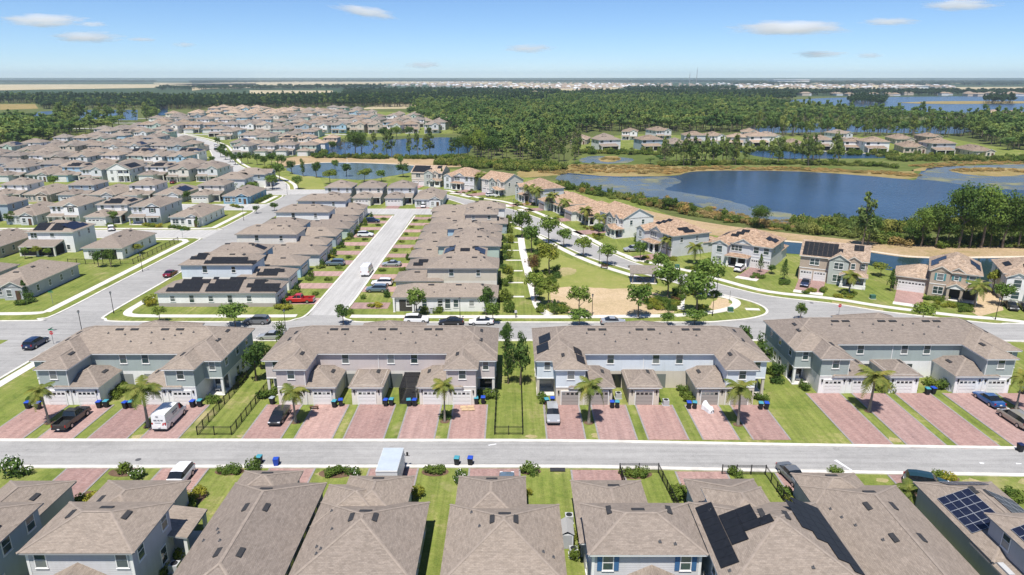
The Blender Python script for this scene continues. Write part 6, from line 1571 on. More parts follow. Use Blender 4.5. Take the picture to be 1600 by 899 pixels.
def crown_blobs(seed, n, kind):
    r = random.Random(seed); out = []
    for i in range(n):
        a = r.uniform(0, 2 * math.pi); q = math.sqrt(r.random())
        if kind == 'round':
            z = r.uniform(-0.55, 0.75); k = math.sqrt(max(0.05, 1 - (z * 0.95) ** 2)) * 0.72 * q
            out.append((math.cos(a) * k, math.sin(a) * k, z * 0.75, r.uniform(0.26, 0.42)))
        elif kind == 'spread':
            z = r.uniform(-0.3, 0.5); k = 0.85 * q * (1 - 0.4 * abs(z))
            out.append((math.cos(a) * k, math.sin(a) * k, z * 0.8, r.uniform(0.2, 0.38)))
        elif kind == 'pine':
            z = r.uniform(-1.0, 0.95); k = (0.62 - 0.35 * z) * q * r.uniform(0.6, 1)
            out.append((math.cos(a) * k, math.sin(a) * k, z, r.uniform(0.16, 0.3)))
        elif kind == 'cone':
            z = i / n * 2 - 1; k = (1 - (z + 1) / 2) * 0.42 * q
            out.append((math.cos(a) * k, math.sin(a) * k, z, 0.62 * (1 - (z + 1) / 2) + 0.1))
        elif kind == 'column':
            z = r.uniform(-1, 1); k = 0.35 * q
            out.append((math.cos(a) * k, math.sin(a) * k, z, r.uniform(0.3, 0.45)))
    return out
def trunk_mesh(seed, h, r0, limbs, mat, rise=0.55, reach=0.3):
    r = random.Random(seed); b = MB(); b.smooth = True
    pts = [Vector((0, 0, -0.1))]
    k = 4
    for i in range(1, k + 1): pts.append(Vector((r.uniform(-0.03, 0.03) * h, r.uniform(-0.03, 0.03) * h, h * i / k)))
    for i in range(k): b.tube(pts[i], pts[i + 1], r0 * (1 - 0.18 * i), r0 * (1 - 0.18 * (i + 1)), 6, cap=False)
    for i in range(limbs):
        z = h * r.uniform(rise, 1.0); a = r.uniform(0, 6.28)
        p0 = Vector((0, 0, z)); p1 = p0 + Vector((math.cos(a), math.sin(a), r.uniform(0.5, 1.1))) * h * reach * r.uniform(0.7, 1.2)
        b.tube(p0, p1, r0 * 0.42, r0 * 0.12, 4, cap=False)
    return b.mesh('trunk', [mat])
# prototypes: unit crowns (radius 1) and trunks (height 1 m per unit, scaled with the tree)
CROWN, TRUNK = {}, {}
def protos(kind, n, shape, nb, per, size, leaf, trunk, flat_=0.8, flowers=0):
    CROWN[kind] = [leaf_cloud(100 + hash(kind) % 97 * 0 + len(CROWN) * 10 + i, crown_blobs(len(CROWN) * 31 + i, nb, shape), per, size, leaf, flat_=flat_, flowers=flowers) for i in range(n)]
    TRUNK[kind] = [trunk_mesh(len(CROWN) * 17 + i, *trunk) for i in range(n)]
protos('oak', 4, 'round', 26, 46, 0.085, 'leaf_oak', (1.0, 0.035, 7, 'bark', 0.45, 0.28))
protos('dark', 3, 'round', 26, 46, 0.085, 'leaf_dark', (1.0, 0.04, 6, 'bark', 0.45, 0.28))
protos('lime', 2, 'spread', 24, 44, 0.085, 'leaf_lime', (1.0, 0.035, 6, 'bark', 0.45, 0.28))
protos('red', 1, 'round', 22, 40, 0.085, 'leaf_red', (1.0, 0.03, 6, 'bark', 0.45, 0.28))
protos('pine', 4, 'pine', 24, 26, 0.095, 'leaf_pine', (1.0, 0.018, 12, 'bark_pine', 0.5, 0.16))
protos('cone', 2, 'cone', 22, 48, 0.07, 'leaf_dark', (1.0, 0.03, 0, 'bark'))
protos('column', 3, 'column', 20, 46, 0.075, 'leaf_dark', (1.0, 0.03, 2, 'bark'))
protos('magnolia', 2, 'column', 20, 42, 0.085, 'leaf_dark', (1.0, 0.03, 2, 'bark'), flowers=0.09)
protos('wood', 4, 'round', 13, 34, 0.13, 'leaf_forest', (1.0, 0.022, 4, 'bark', 0.5, 0.2), 0.75)
protos('bigoak', 3, 'round', 46, 60, 0.05, 'leaf_oak', (1.0, 0.03, 9, 'bark', 0.4, 0.28))
protos('bigdark', 2, 'round', 46, 60, 0.05, 'leaf_dark', (1.0, 0.03, 9, 'bark', 0.4, 0.28))
protos('bare', 2, 'round', 18, 20, 0.06, 'leaf_bare', (1.0, 0.02, 14, 'bark', 0.3, 0.3))
tr = random.Random(5)
NT = {}
TREE_LOD = []
def tree(kind, x, y, h, r, label, group=None, crown_part=0.68, order=True):
    """h total height, r crown radius"""
    i = NT.get(kind, 0); NT[kind] = i + 1
    root = empty({'pine': 'pine_tree', 'cone': 'cypress_tree', 'column': 'column_tree', 'magnolia': 'magnolia_tree', 'bare': 'bare_tree'}.get(kind, 'tree'), (x, y, 0.0), tr.uniform(0, 6.28))
    t = put('trunk', TRUNK[kind][i % len(TRUNK[kind])], root)
    ch = h * crown_part / 2
    hh = h * 0.72 if kind != 'pine' else h * 0.9
    t.scale = (hh, hh, hh)
    c = put('crown', CROWN[kind][i % len(CROWN[kind])], root, (0, 0, h - ch))
    zs = {'pine': 0.95, 'cone': 0.95, 'column': 0.8}.get(kind, 0.72)
    c.scale = (r, r, ch / (zs if kind in ('pine', 'cone', 'column', 'magnolia') else 0.85))
    tag(root, label, 'tree', group, order)
    return root
def ptree(kind, px, py, h, r, label, group=None, **kw):
    p = at(px, py)
    return tree(kind, p.x, p.y, h, r, label, group, **kw)
GPK = 'young trees of the park and lake street'
for px, py, h, r, k, lb in ((905, 494, 6.3, 2.5, 'oak', 'small tree at the edge of the bare park lawn'), (997, 496, 7.0, 3.0, 'oak', 'round tree beside the pavilion at the cross street'), (1087, 492, 9.4, 3.9, 'oak', 'biggest tree of the park corner'), (1042, 466, 8.0, 3.6, 'oak', 'airy tree right of the pavilion'), (1103, 467, 9.0, 3.9, 'oak', 'broad tree behind the biggest park tree'),
                           (881, 386, 5.4, 2.5, 'oak', 'first young tree along the lake street verge'), (911, 401, 5.6, 2.5, 'oak', 'second young tree along the lake street verge'), (949, 415, 5.8, 2.6, 'oak', 'third young tree along the lake street verge'), (1031, 432, 5.8, 2.5, 'oak', 'young tree on the verge above the pavilion'), (1000, 407, 5.2, 2.0, 'oak', 'slim young tree before the silver car'),
                           (830, 395, 8.0, 2.9, 'oak', 'tall pale tree at the head of the walkway'), (857, 380, 8.2, 3.3, 'oak', 'dense tree where the walkway ends'), (816, 372, 8.5, 3.4, 'dark', 'dark tree behind the walkway end'), (858, 430, 8.4, 3.2, 'lime', 'feathery green tree in the park shrubbery'), (834, 432, 5.4, 2.2, 'red', 'brownish red tree beside the walkway'),
                           (836, 472, 6.6, 2.4, 'oak', 'tree right of the walkway foot'), (856, 479, 5.8, 2.6, 'lime', 'light green tree near the cone shaped bush'), (651, 496, 6.0, 2.2, 'oak', 'small tree before the corner porch house'), (760, 492, 6.0, 1.9, 'dark', 'tree at the right end of the corner porch house'), (770, 506, 4.6, 1.8, 'oak', 'tree at the kerb beside the white sedan'),
                           (368, 512, 5.0, 3.0, 'oak', 'tree behind the first townhouse block roof'), (250, 503, 3.2, 1.5, 'oak', 'small tree above the first townhouse roof'), (536, 508, 4.2, 1.7, 'dark', 'leafy plant at the middle street corner'), (905, 512, 3.6, 2.6, 'oak', 'low tree peeking over the pale blue townhouse roof'), (1043, 510, 2.8, 1.6, 'oak', 'tree top above the pale blue townhouse ridge'), (1085, 508, 3.2, 2.4, 'oak', 'second tree top above the pale blue townhouse ridge'),
                           (1250, 500, 3.6, 1.3, 'dark', 'small tree behind the last townhouse roof'), (1440, 506, 4.0, 2.6, 'oak', 'low tree behind the last townhouse ridge')):
    ptree(k, px, py, h, r, lb, GPK)
GG = 'trees in the gaps between townhouse blocks'
for x, y, h, r, k, lb in ((-39.6, 97.0, 6.6, 1.9, 'dark', 'dark leafy tree right of the first townhouse block'), (-40.4, 101.5, 5.0, 1.6, 'dark', 'second dark tree right of the first townhouse block'), (-38.2, 105.5, 5.8, 1.5, 'column', 'slim tree left of the mauve townhouse block'), (-38.0, 99.5, 4.8, 1.3, 'column', 'slim tree beside the mauve block side wall'),
                          (-0.6, 96.0, 6.2, 1.4, 'column', 'slim tree right of the mauve townhouse block'), (1.3, 95.6, 7.0, 1.7, 'dark', 'tall dark tree left of the pale blue townhouse block'), (-0.9, 103.0, 6.0, 1.3, 'column', 'slim far tree in the middle townhouse gap'), (1.6, 103.4, 5.4, 1.3, 'column', 'second far tree in the middle townhouse gap'), (-1.0, 109.6, 5.2, 1.4, 'dark', 'tree by the cross street in the middle townhouse gap'),
                          (39.6, 99.5, 5.6, 1.5, 'dark', 'tree right of the pale blue townhouse block'), (40.8, 103.6, 5.0, 1.5, 'column', 'slim tree left of the last townhouse block'), (38.9, 107.0, 5.6, 1.6, 'dark', 'dark tree behind the pale blue block corner'), (41.0, 96.6, 3.4, 1.2, 'dark', 'low leafy tree beside the last townhouse block')):
    tree(k, x, y, h, r, lb, GG)
# estate and garden trees
GE = 'trees among the estate houses'
for px, py, h, r, k, lb in ((155, 418, 4.6, 1.7, 'dark', 'left of two dark trees behind the white garden wall house'), (174, 418, 4.8, 1.6, 'dark', 'right of two dark trees behind the white garden wall house'), (40, 405, 3.2, 1.2, 'oak', 'shrubby tree left of the screened porch'), (58, 402, 3.2, 1.4, 'lime', 'shrubby tree in the middle of the screened porch'), (76, 402, 2.6, 1.1, 'oak', 'shrubby tree right of the screened porch'), (218, 397, 3.0, 1.6, 'lime', 'light shrub tree inside the fenced garden'),
                            (40, 468, 4.2, 1.5, 'cone', 'cone tree at the grey corner house drive'), (47, 472, 2.2, 1.2, 'dark', 'round bush tree beside the cone tree'), (18, 351, 4.4, 2.0, 'dark', 'tree at the porch of the left gabled house'), (48, 349, 4.0, 1.8, 'lime', 'pale tree before the white gabled house'), (178, 350, 4.4, 1.8, 'oak', 'tree before the solar strip house'), (216, 348, 4.0, 1.9, 'oak', 'tree before the dark window gabled house'), (309, 356, 3.6, 1.3, 'cone', 'cone tree at the corner house entry'),
                            (85, 293, 5.0, 2.6, 'oak', 'round tree before an alley house'), (294, 316, 4.6, 1.6, 'dark', 'tree beside a cream garage house'), (385, 296, 5.4, 1.3, 'column', 'slim tree beside the bright blue house'), (401, 334, 3.0, 1.3, 'dark', 'little tree at the left street bend'), (429, 330, 3.2, 1.6, 'dark', 'little tree across the left street bend'),
                            (426, 296, 6.6, 3.0, 'oak', 'park tree left of the little lawn'), (466, 296, 6.0, 2.6, 'oak', 'tree standing in the middle of the little lawn'), (332, 258, 5.0, 2.0, 'dark', 'tree on the corner lawn by the curving road'), (456, 272, 7.0, 2.5, 'dark', 'first tree along the far side of the little park'), (474, 276, 8.0, 2.0, 'column', 'second tree along the far side of the little park'), (495, 278, 8.0, 2.6, 'dark', 'third tree along the far side of the little park'),
                            (424, 283, 8.0, 4.2, 'lime', 'light green clump of trees beside the little park'), (437, 284, 8.6, 3.6, 'oak', 'tree clump beside the blue and white house'), (440, 262, 7.0, 3.2, 'dark', 'dark tree at the pond road bend'), (425, 258, 6.8, 3.6, 'dark', 'broad dark tree near the tiled roofs'), (516, 288, 7.0, 3.8, 'lime', 'bright tree left of the top row houses'), (542, 276, 6.6, 3.0, 'dark', 'dark tree by the pond below the fountain'), (570, 285, 6.8, 4.0, 'lime', 'bright tree between the top row houses'),
                            (524, 268, 6.0, 2.2, 'oak', 'tree at the near pond edge'), (596, 284, 5.6, 2.6, 'oak', 'tree at the pond corner'), (630, 277, 6.8, 3.6, 'dark', 'round dark tree before the beige solar house'), (626, 262, 6.0, 1.8, 'oak', 'slim tree on the pond bank'), (698, 256, 5.4, 2.2, 'oak', 'tree on the bank behind the tiled houses'),
                            (370, 300, 5.0, 3.6, 'oak', 'garden trees behind the bright blue house'), (384, 305, 4.2, 3.2, 'lime', 'light garden tree behind the bright blue house'), (395, 300, 4.4, 3.0, 'oak', 'garden tree left of the little lawn')):
    ptree(k, px, py, h, r, lb, GE)
for px, py in ((345, 246), (352, 250), (360, 254), (368, 258), (378, 256), (388, 256), (402, 258), (350, 240), (341, 229), (414, 262)):
    ptree('dark', px, py, 6.5, 2.6, 'dark street tree along the curving estate road', 'street trees of the curving road')
# lake street garden trees and cypresses
GQ = 'garden trees of the lake street'
for px, py, h, r, k, lb in ((1187, 426, 4.6, 1.2, 'cone', 'cone tree beside the pale grey garage'), (1225, 438, 5.0, 1.5, 'cone', 'cone tree left of the beige and sage house'), (1391, 455, 5.0, 1.5, 'cone', 'cone tree left of the double garage house'), (1205, 428, 2.4, 1.4, 'dark', 'bush tree behind the cone tree by the grey house'), (1375, 432, 3.6, 2.2, 'lime', 'light tree at the canal behind the gabled house'), (1564, 478, 5.0, 2.4, 'oak', 'tree between the last two houses of the lake street'), (1550, 458, 6.0, 2.2, 'lime', 'sunlit tree at the canal near the photo edge'),
                            (680, 289, 6.6, 1.6, 'cone', 'first of two dark cypress trees by the beige house'), (691, 291, 7.6, 1.9, 'cone', 'second of two dark cypress trees by the beige house'), (728, 293, 4.6, 1.5, 'cone', 'cypress before the tiled house'), (776, 296, 4.0, 2.0, 'dark', 'round tree by the cream gabled house'), (1041, 328, 4.6, 1.9, 'dark', 'left tree of a pair on the open bank'), (1051, 329, 4.8, 1.9, 'dark', 'right tree of a pair on the open bank'), (1083, 337, 3.6, 1.5, 'dark', 'single tree on the open bank'),
                            (995, 384, 3.6, 1.5, 'column', 'slim hedge tree by the white tiled house'), (1017, 372, 4.0, 1.4, 'column', 'slim tree between white and grey tiled houses'), (935, 370, 4.0, 2.0, 'oak', 'garden tree before the white tiled house'), (752, 318, 2.4, 1.2, 'dark', 'bush at the single storey house corner'),
                            (1063, 464, 4.6, 1.4, 'cone', 'cone shrub behind the pavilion path'), (866, 492, 3.2, 1.3, 'cone', 'cone shaped bush at the bare lawn corner'), (1045, 492, 3.0, 1.2, 'cone', 'cone shaped bush at the pavilion path')):
    ptree(k, px, py, h, r, lb, GQ)
# shore trees
GB = 'tall trees on the lake shore'
for px, py, h, r, k, lb in ((1346, 386, 15.5, 4.2, 'pine', 'tall pine standing out before the lake'), (1356, 384, 9.5, 4.0, 'bigdark', 'dark tree beside the tall shore pine'), (1186, 357, 7.6, 3.6, 'bigdark', 'lone round tree at the lake edge'), (1438, 386, 12.0, 3.6, 'bigoak', 'leftmost oak of the big shore group'), (1462, 387, 13.5, 4.2, 'bigdark', 'second oak of the big shore group'), (1496, 388, 19.0, 5.4, 'bigdark', 'tallest oak of the big shore group'), (1532, 388, 18.0, 5.2, 'bigoak', 'broad oak in the middle of the shore group'),
                            (1515, 387, 12.0, 4.6, 'bigdark', 'dark oak between two tall shore oaks'), (1566, 388, 16.5, 5.0, 'bigdark', 'oak right of the tall shore oaks'), (1590, 388, 14.0, 5.0, 'bigdark', 'dark oak near the photo edge'), (1625, 386, 14.0, 5.0, 'bigoak', 'oak cut by the photo edge'), (1480, 386, 8.0, 4.0, 'bigdark', 'low dark tree under the shore oaks'), (1546, 386, 9.0, 4.0, 'bigdark', 'low dark tree under the broad oak'), (1425, 384, 6.0, 3.6, 'bigdark', 'low tree left of the shore oaks'), (1578, 386, 8.0, 3.6, 'bigoak', 'low tree under the right shore oaks')):
    ptree(k, px, py, h, r, lb, GB)
GPO = 'trees around the pond'
for px, py, h, r, k, lb in ((556, 247, 17, 6.0, 'bigdark', 'broad dark tree left of the pond trunks'), (566, 246, 15, 5.5, 'bigoak', 'big tree left of the pond'), (540, 247, 11, 4.5, 'bare', 'grey bare tree by the pond'), (586, 246, 15, 3.6, 'pine', 'first pine before the pond'), (604, 246, 14, 3.2, 'pine', 'second pine before the pond'), (612, 246, 16, 4.4, 'pine', 'third pine before the pond'), (640, 246, 14, 3.4, 'pine', 'fourth pine before the pond'), (652, 246, 15, 3.0, 'pine', 'fifth pine before the pond'),
                            (665, 246, 13, 2.8, 'pine', 'sixth pine before the pond'), (672, 246, 17, 4.4, 'pine', 'tallest pine before the pond'), (706, 246, 12, 3.4, 'pine', 'pine at the right pond end'), (716, 246, 13, 4.0, 'bigdark', 'dark tree at the right pond end'), (731, 248, 15, 5.0, 'bigdark', 'dark oak right of the pond'), (750, 249, 17, 6.0, 'bigoak', 'large oak right of the pond'), (768, 251, 14, 5.5, 'bigdark', 'dark tree behind the tiled houses'), (745, 247, 19, 5.0, 'pine', 'tall pine behind the large oak'),
                            (600, 222, 11, 5.0, 'bigdark', 'dark tree at the far pond corner'), (620, 219, 11, 5.0, 'bigoak', 'tree behind the pond'), (640, 217, 10, 4.5, 'bigdark', 'dark tree behind the pond'), (520, 238, 7.5, 3.2, 'bigdark', 'tree left of the pond near lanai houses')):
    ptree(k, px, py, h, r, lb, GPO)
fr = random.Random(99)
def inside(x, y, poly):
    c = False; n = len(poly)
    for i in range(n):
        (x1, y1), (x2, y2) = poly[i], poly[(i + 1) % n]
        if (y1 > y) != (y2 > y) and x < (x2 - x1) * (y - y1) / (y2 - y1) + x1: c = not c
    return c
# strip of pines and cypresses across the lake, as single trees
for i in range(58):
    px = fr.uniform(1032, 1312); py = fr.uniform(248, 261) - (px - 1032) * 0.004
    if 1232 < px < 1262 and fr.random() < 0.6: continue
    ptree('pine' if fr.random() < 0.6 else ('bare' if px < 1065 else 'wood'), px, py, fr.uniform(9, 16), fr.uniform(2.4, 3.8), 'slim tree in the strip of pines across the lake', 'strip of pines across the lake', order=False)
for i in range(34):
    px = fr.uniform(836, 905); py = fr.uniform(232, 262)
    ptree('pine' if fr.random() < 0.75 else 'bare', px, py, fr.uniform(10, 16), fr.uniform(2.4, 3.6), 'thin trunked pine at the left end of the marsh', 'pines at the left end of the marsh', order=False)
for i in range(44):
    px = fr.uniform(1180, 1520); py = fr.uniform(210, 217)
    ptree('pine' if i % 3 else 'wood', px, py, fr.uniform(15, 20), fr.uniform(3.4, 4.6), 'tall pine in the line behind the far shore houses', 'pines behind the far shore houses', order=False)
for i in range(30):
    px = fr.uniform(85, 250); py = fr.uniform(186, 196) - (px - 85) * 0.02
    ptree('pine' if fr.random() < 0.75 else 'wood', px, py, fr.uniform(15, 20), fr.uniform(4.5, 6.5), 'tall pine before the left lakes', 'pines before the left lakes', order=False)
for i in range(18):
    px = fr.uniform(-5, 75); py = fr.uniform(204, 232)
    ptree('wood', px, py, fr.uniform(13, 20), fr.uniform(6, 9), 'broad tree at the left edge of the estate', 'broad trees left of the estate', order=False)

# ---- woods that read as one mass: instances of the trees above
def wood_object(name, label, pts, kinds):
    """pts: (x, y, height, radius, rot, kind index)"""
    me = bpy.data.meshes.new(name)
    me.from_pydata([(p[0], p[1], 0.0) for p in pts], [], [])
    for an, dt, vals in (('wr', 'FLOAT_VECTOR', [c for p in pts for c in (p[3], p[3], p[2])]), ('wa', 'FLOAT', [p[4] for p in pts]), ('wk', 'INT', [p[5] for p in pts])):
        a = me.attributes.new(an, dt, 'POINT')
        a.data.foreach_set('vector' if dt == 'FLOAT_VECTOR' else 'value', vals)
    o = put(name, me)
    ng = bpy.data.node_groups.new(name, 'GeometryNodeTree')
    ng.interface.new_socket('Geometry', in_out='INPUT', socket_type='NodeSocketGeometry'); ng.interface.new_socket('Geometry', in_out='OUTPUT', socket_type='NodeSocketGeometry')
    N, L = ng.nodes, ng.links
    gi, go = N.new('NodeGroupInput'), N.new('NodeGroupOutput')
    jn = N.new('GeometryNodeJoinGeometry')
    for me_ in kinds[::-1]:
        src = N.new('GeometryNodeObjectInfo'); src.transform_space = 'ORIGINAL'; src.inputs['As Instance'].default_value = True
        src.inputs['Object'].default_value = me_
        L.new(src.outputs['Geometry'], jn.inputs[0])
    ip = N.new('GeometryNodeInstanceOnPoints'); ip.inputs['Pick Instance'].default_value = True
    L.new(gi.outputs[0], ip.inputs['Points']); L.new(jn.outputs[0], ip.inputs['Instance'])
    def attr(nm, dt):
        a = N.new('GeometryNodeInputNamedAttribute'); a.data_type = dt; a.inputs['Name'].default_value = nm
        return a.outputs['Attribute']
    L.new(attr('wk', 'INT'), ip.inputs['Instance Index']); L.new(attr('wr', 'FLOAT_VECTOR'), ip.inputs['Scale'])
    cx = N.new('ShaderNodeCombineXYZ'); L.new(attr('wa', 'FLOAT'), cx.inputs[2])
    L.new(cx.outputs[0], ip.inputs['Rotation'])
    L.new(ip.outputs[0], go.inputs[0])
    md = o.modifiers.new('trees', 'NODES'); md.node_group = ng
    stuff(o, label, 'wood')
    return o
# mass trees: one mesh with trunk and crown, radius 1 x height 1, standing as the first tree of each kind in the wood
def mass_tree(i, shape, nb, per, size, leaf, c0):
    r = random.Random(900 + i); b = MB()
    b.tube((0, 0, 0), (0, 0, 0.8), 0.05, 0.03, 5, 1, cap=False)
    me = leaf_cloud(300 + i, crown_blobs(400 + i, nb, shape), per, size, leaf)
    hz = (1 - c0) / 2
    vs = [(v.co.x, v.co.y, (c0 + hz) + v.co.z * hz) for v in me.vertices]
    for p in me.polygons: b.face([vs[k] for k in p.vertices], 0)
    bpy.data.meshes.remove(me)
    return b.mesh('wood_tree', [leaf, 'bark_pine'])
MASS = [mass_tree(0, 'round', 15, 52, 0.105, 'leaf_forest', 0.25), mass_tree(1, 'round', 15, 52, 0.105, 'leaf_forest', 0.3), mass_tree(2, 'pine', 16, 40, 0.105, 'leaf_forest', 0.4), mass_tree(3, 'spread', 15, 52, 0.105, 'leaf_forest', 0.3), mass_tree(4, 'pine', 16, 40, 0.105, 'leaf_forest', 0.45)]
MASS += [mass_tree(5, 'round', 15, 52, 0.105, 'leaf_darkwood', 0.25), mass_tree(6, 'pine', 16, 40, 0.105, 'leaf_darkwood', 0.35)]
mass_objs = []
for i, (px, py) in enumerate(((1010, 205), (1120, 203), (1290, 199), (1420, 196), (1555, 205), (300, 172), (470, 168.5))):
    p = at(px, py)
    o = put('tree', MASS[i], None, (p.x, p.y, 0)); o.scale = (6.0, 6.0, 16)
    tag(o, 'forest tree behind the far shore houses' if i < 5 else 'dark tree at the front of the treeline behind the estate', 'tree', 'front trees of the far wood', True)
    mass_objs.append(o)
def scatter(poly_px, spacing, hr_, rr, holes=(), pine=0.5, jitter=0.5):
    poly = xy(poly_px); hol = [xy(h) for h in holes]
    x0, x1 = min(p[0] for p in poly), max(p[0] for p in poly); y0, y1 = min(p[1] for p in poly), max(p[1] for p in poly)
    out = []
    y = y0
    while y < y1:
        x = x0
        sp = spacing(y) if callable(spacing) else spacing
        while x < x1:
            a, b = x + fr.uniform(-jitter, jitter) * sp, y + fr.uniform(-jitter, jitter) * sp
            if inside(a, b, poly) and not any(inside(a, b, h) for h in hol):
                k = fr.choice((2, 4)) if fr.random() < pine else fr.choice((0, 1, 3))
                h = fr.uniform(*hr_) * (1.12 if k in (2, 4) else 0.92)
                out.append((a, b, h, fr.uniform(*rr) * (0.8 if k in (2, 4) else 1.1), fr.uniform(0, 6.28), k))
            x += sp
        y += sp
    return out
sp_far = lambda y: 8.5 if y < 700 else (10 if y < 1000 else (13 if y < 1600 else 24))
pts = scatter([(735, 240), (752, 250), (835, 252), (890, 226), (896, 208), (985, 206), (1100, 208), (1180, 208), (1180, 194), (1300, 190), (1500, 195), (1520, 214), (1560, 234), (1700, 240), (1700, 196), (1560, 192), (1470, 190), (1400, 185), (1300, 178), (1240, 172), (1200, 163), (1100, 158), (900, 154.5), (800, 157), (700, 162), (650, 168), (640, 185), (700, 205), (725, 218)], sp_far, (8, 18), (3.6, 7.0),
              holes=[[(690, 190), (730, 188), (725, 194), (695, 196)], [(1000, 176), (1060, 175), (1050, 179), (1010, 180)], [(1090, 196), (1140, 195), (1130, 199), (1095, 200)], [(780, 205), (810, 203), (815, 209), (785, 210)], [(900, 168), (960, 167), (950, 170), (905, 171)],[(820, 186), (840, 180), (880, 180), (885, 186)], [(1360, 176), (1440, 175), (1430, 184)], [(1172, 216), (1172, 216), (1172, 216)], [(1468, 192), (1610, 192), (1610, 182), (1468, 182)]], pine=0.5)
pts += scatter([(900, 262), (1035, 258), (1035, 250), (1000, 240), (905, 236)], 14, (2.0, 5.0), (1.8, 3.2), holes=[[(900, 256), (1000, 258), (1000, 243), (900, 242)]], pine=0.1)
pts += scatter([(1175, 212), (1510, 213), (1510, 210), (1175, 208.5)], 7, (10, 17), (3.2, 5.0), pine=0.7)
pts = [(*p[:5], 5 if p[5] in (0, 1, 3) else 6) if p[1] > 1150 and p[0] < 60 and fr.random() < 0.7 else p for p in pts]
wood_object('forest', 'broad wood of pines and oaks stretching behind the lake to the distance', pts, mass_objs)
pts = scatter([(230, 176), (262, 172), (330, 171), (480, 168), (640, 168), (680, 161), (900, 155), (900, 152), (760, 153), (640, 154), (380, 157), (230, 160)], lambda y: 9 if y < 1300 else 12, (11, 17), (5, 8), pine=0.6)
pts = [(*p[:5], 5 if p[5] in (0, 1, 3) else 6) if fr.random() < 0.85 else p for p in pts]
wood_object('treeline', 'dark treeline behind the far end of the estate', pts, mass_objs)
pts = scatter([(-60, 240), (5, 238), (60, 226), (100, 215), (140, 208), (240, 190), (250, 168), (215, 163), (-60, 161)], lambda y: 9 if y < 800 else 12, (8, 14), (5, 8), holes=[[(30, 194), (40, 172), (100, 169), (96, 197)], [(100, 205), (126, 170), (226, 170), (235, 194)], [(-60, 192), (30, 192), (62, 172), (57, 162), (-60, 162)]], pine=0.45)
pts += scatter([(-60, 163), (0, 162), (240, 162), (240, 157), (0, 157), (-60, 157)], 12, (12, 17), (6, 9), pine=0.6)
pts = [(*p[:5], 5 if p[5] in (0, 1, 3) else 6) if p[1] > 900 and fr.random() < 0.8 else p for p in pts]
wood_object('treeline', 'wood around the small lakes left of the estate', pts, mass_objs)
# far country woods: larger clumps
far_pts = []
for poly, sp in (([(250, 141), (420, 140.5), (600, 138), (600, 135.5), (400, 137), (250, 138.5)], 45), ([(540, 150), (700, 148), (800, 148), (880, 147), (880, 144.5), (700, 143), (540, 143)], 26), ([(900, 151), (1240, 159), (1240, 148), (1180, 145), (1000, 146), (900, 147)], 20), ([(980, 142.5), (1150, 141.5), (1150, 138.5), (980, 139.5)], 36),
                 ([(1180, 150), (1700, 149.5), (1700, 145), (1450, 145), (1180, 145.5)], 30), ([(-100, 130), (240, 129), (240, 126.8), (-100, 127)], 100), ([(300, 130.5), (600, 127.5), (600, 126), (300, 127)], 110), ([(1150, 133), (1700, 134), (1700, 126.6), (1150, 127.5)], 110), ([(600, 127.3), (1150, 129), (1150, 126.5), (600, 126)], 110), ([(1325, 163), (1380, 167), (1385, 158), (1330, 157)], 12)):
    sc_ = sp / 9.0
    for p in scatter(poly, sp, (11, 16), (5, 7)): far_pts.append((p[0], p[1], p[2], p[3] * max(1.0, sc_ * 0.7), p[4], p[5]))
for p in scatter([(1535, 163), (1585, 163), (1580, 159), (1540, 159)], 12, (12, 18), (6, 8)): far_pts.append(p)
far_pts = [(*p[:5], 5 if p[5] in (0, 1, 3) else 6) for p in far_pts]
wood_object('far_woods', 'distant woods fading towards the horizon', far_pts, mass_objs)
# shrub belt along the near lake shore and marsh scrub
def bush_mesh(i, leaf, size=0.1, per=60, nb=10, flowers=0):
    r = random.Random(60 + i)
    bl = [(r.uniform(-0.6, 0.6), r.uniform(-0.6, 0.6), 0.35 + r.uniform(-0.1, 0.35), r.uniform(0.35, 0.5)) for _ in range(nb)]
    me = leaf_cloud(700 + i, bl, per, size, leaf, name='foliage', flowers=flowers)
    return me
SCRUB = [bush_mesh(0, 'leaf_scrub'), bush_mesh(1, 'leaf_scrub'), bush_mesh(2, 'leaf_hedge'), bush_mesh(3, 'reed', 0.08)]
scrub_objs = []
for i, (px, py) in enumerate(((1150, 347), (1262, 362), (1292, 366), (1405, 384))):
    p = at(px, py); o = put('shore_bush', SCRUB[i], None, (p.x, p.y, 0)); o.scale = (3.2, 3.2, 2.6)
    tag(o, 'leafy bush at the foot of the lake shore belt', 'bush', 'bushes of the lake shore belt', True); scrub_objs.append(o)
sp_ = []
def belt(line_px, width, step, hh, rr, kinds):
    ln = smooth_line(xy(line_px), 6)
    for a, b in zip(ln, ln[1:]):
        L_ = math.hypot(b[0] - a[0], b[1] - a[1]); n = max(1, int(L_ * width / (step * step)))
        for _ in range(n):
            t = fr.random(); d = fr.uniform(-0.5, 0.5) * width
            nx, ny = -(b[1] - a[1]) / L_, (b[0] - a[0]) / L_
            sp_.append((a[0] + (b[0] - a[0]) * t + nx * d, a[1] + (b[1] - a[1]) * t + ny * d, fr.uniform(*hh), fr.uniform(*rr), fr.uniform(0, 6.28), fr.choice(kinds)))
belt([(872, 291), (905, 298), (960, 308), (1000, 315), (1050, 326), (1100, 337)], 8, 2.3, (0.8, 3.6), (1.2, 2.6), (0, 1, 0, 2, 3))
belt([(1100, 337), (1150, 346), (1200, 354), (1240, 359)], 8, 2.9, (0.6, 3.0), (1.0, 2.4), (0, 1, 3, 2))
belt([(1240, 359), (1270, 363), (1300, 367), (1360, 374), (1420, 380), (1500, 384), (1640, 382)], 8, 2.4, (1.0, 3.6), (1.4, 2.8), (0, 1, 0, 2))
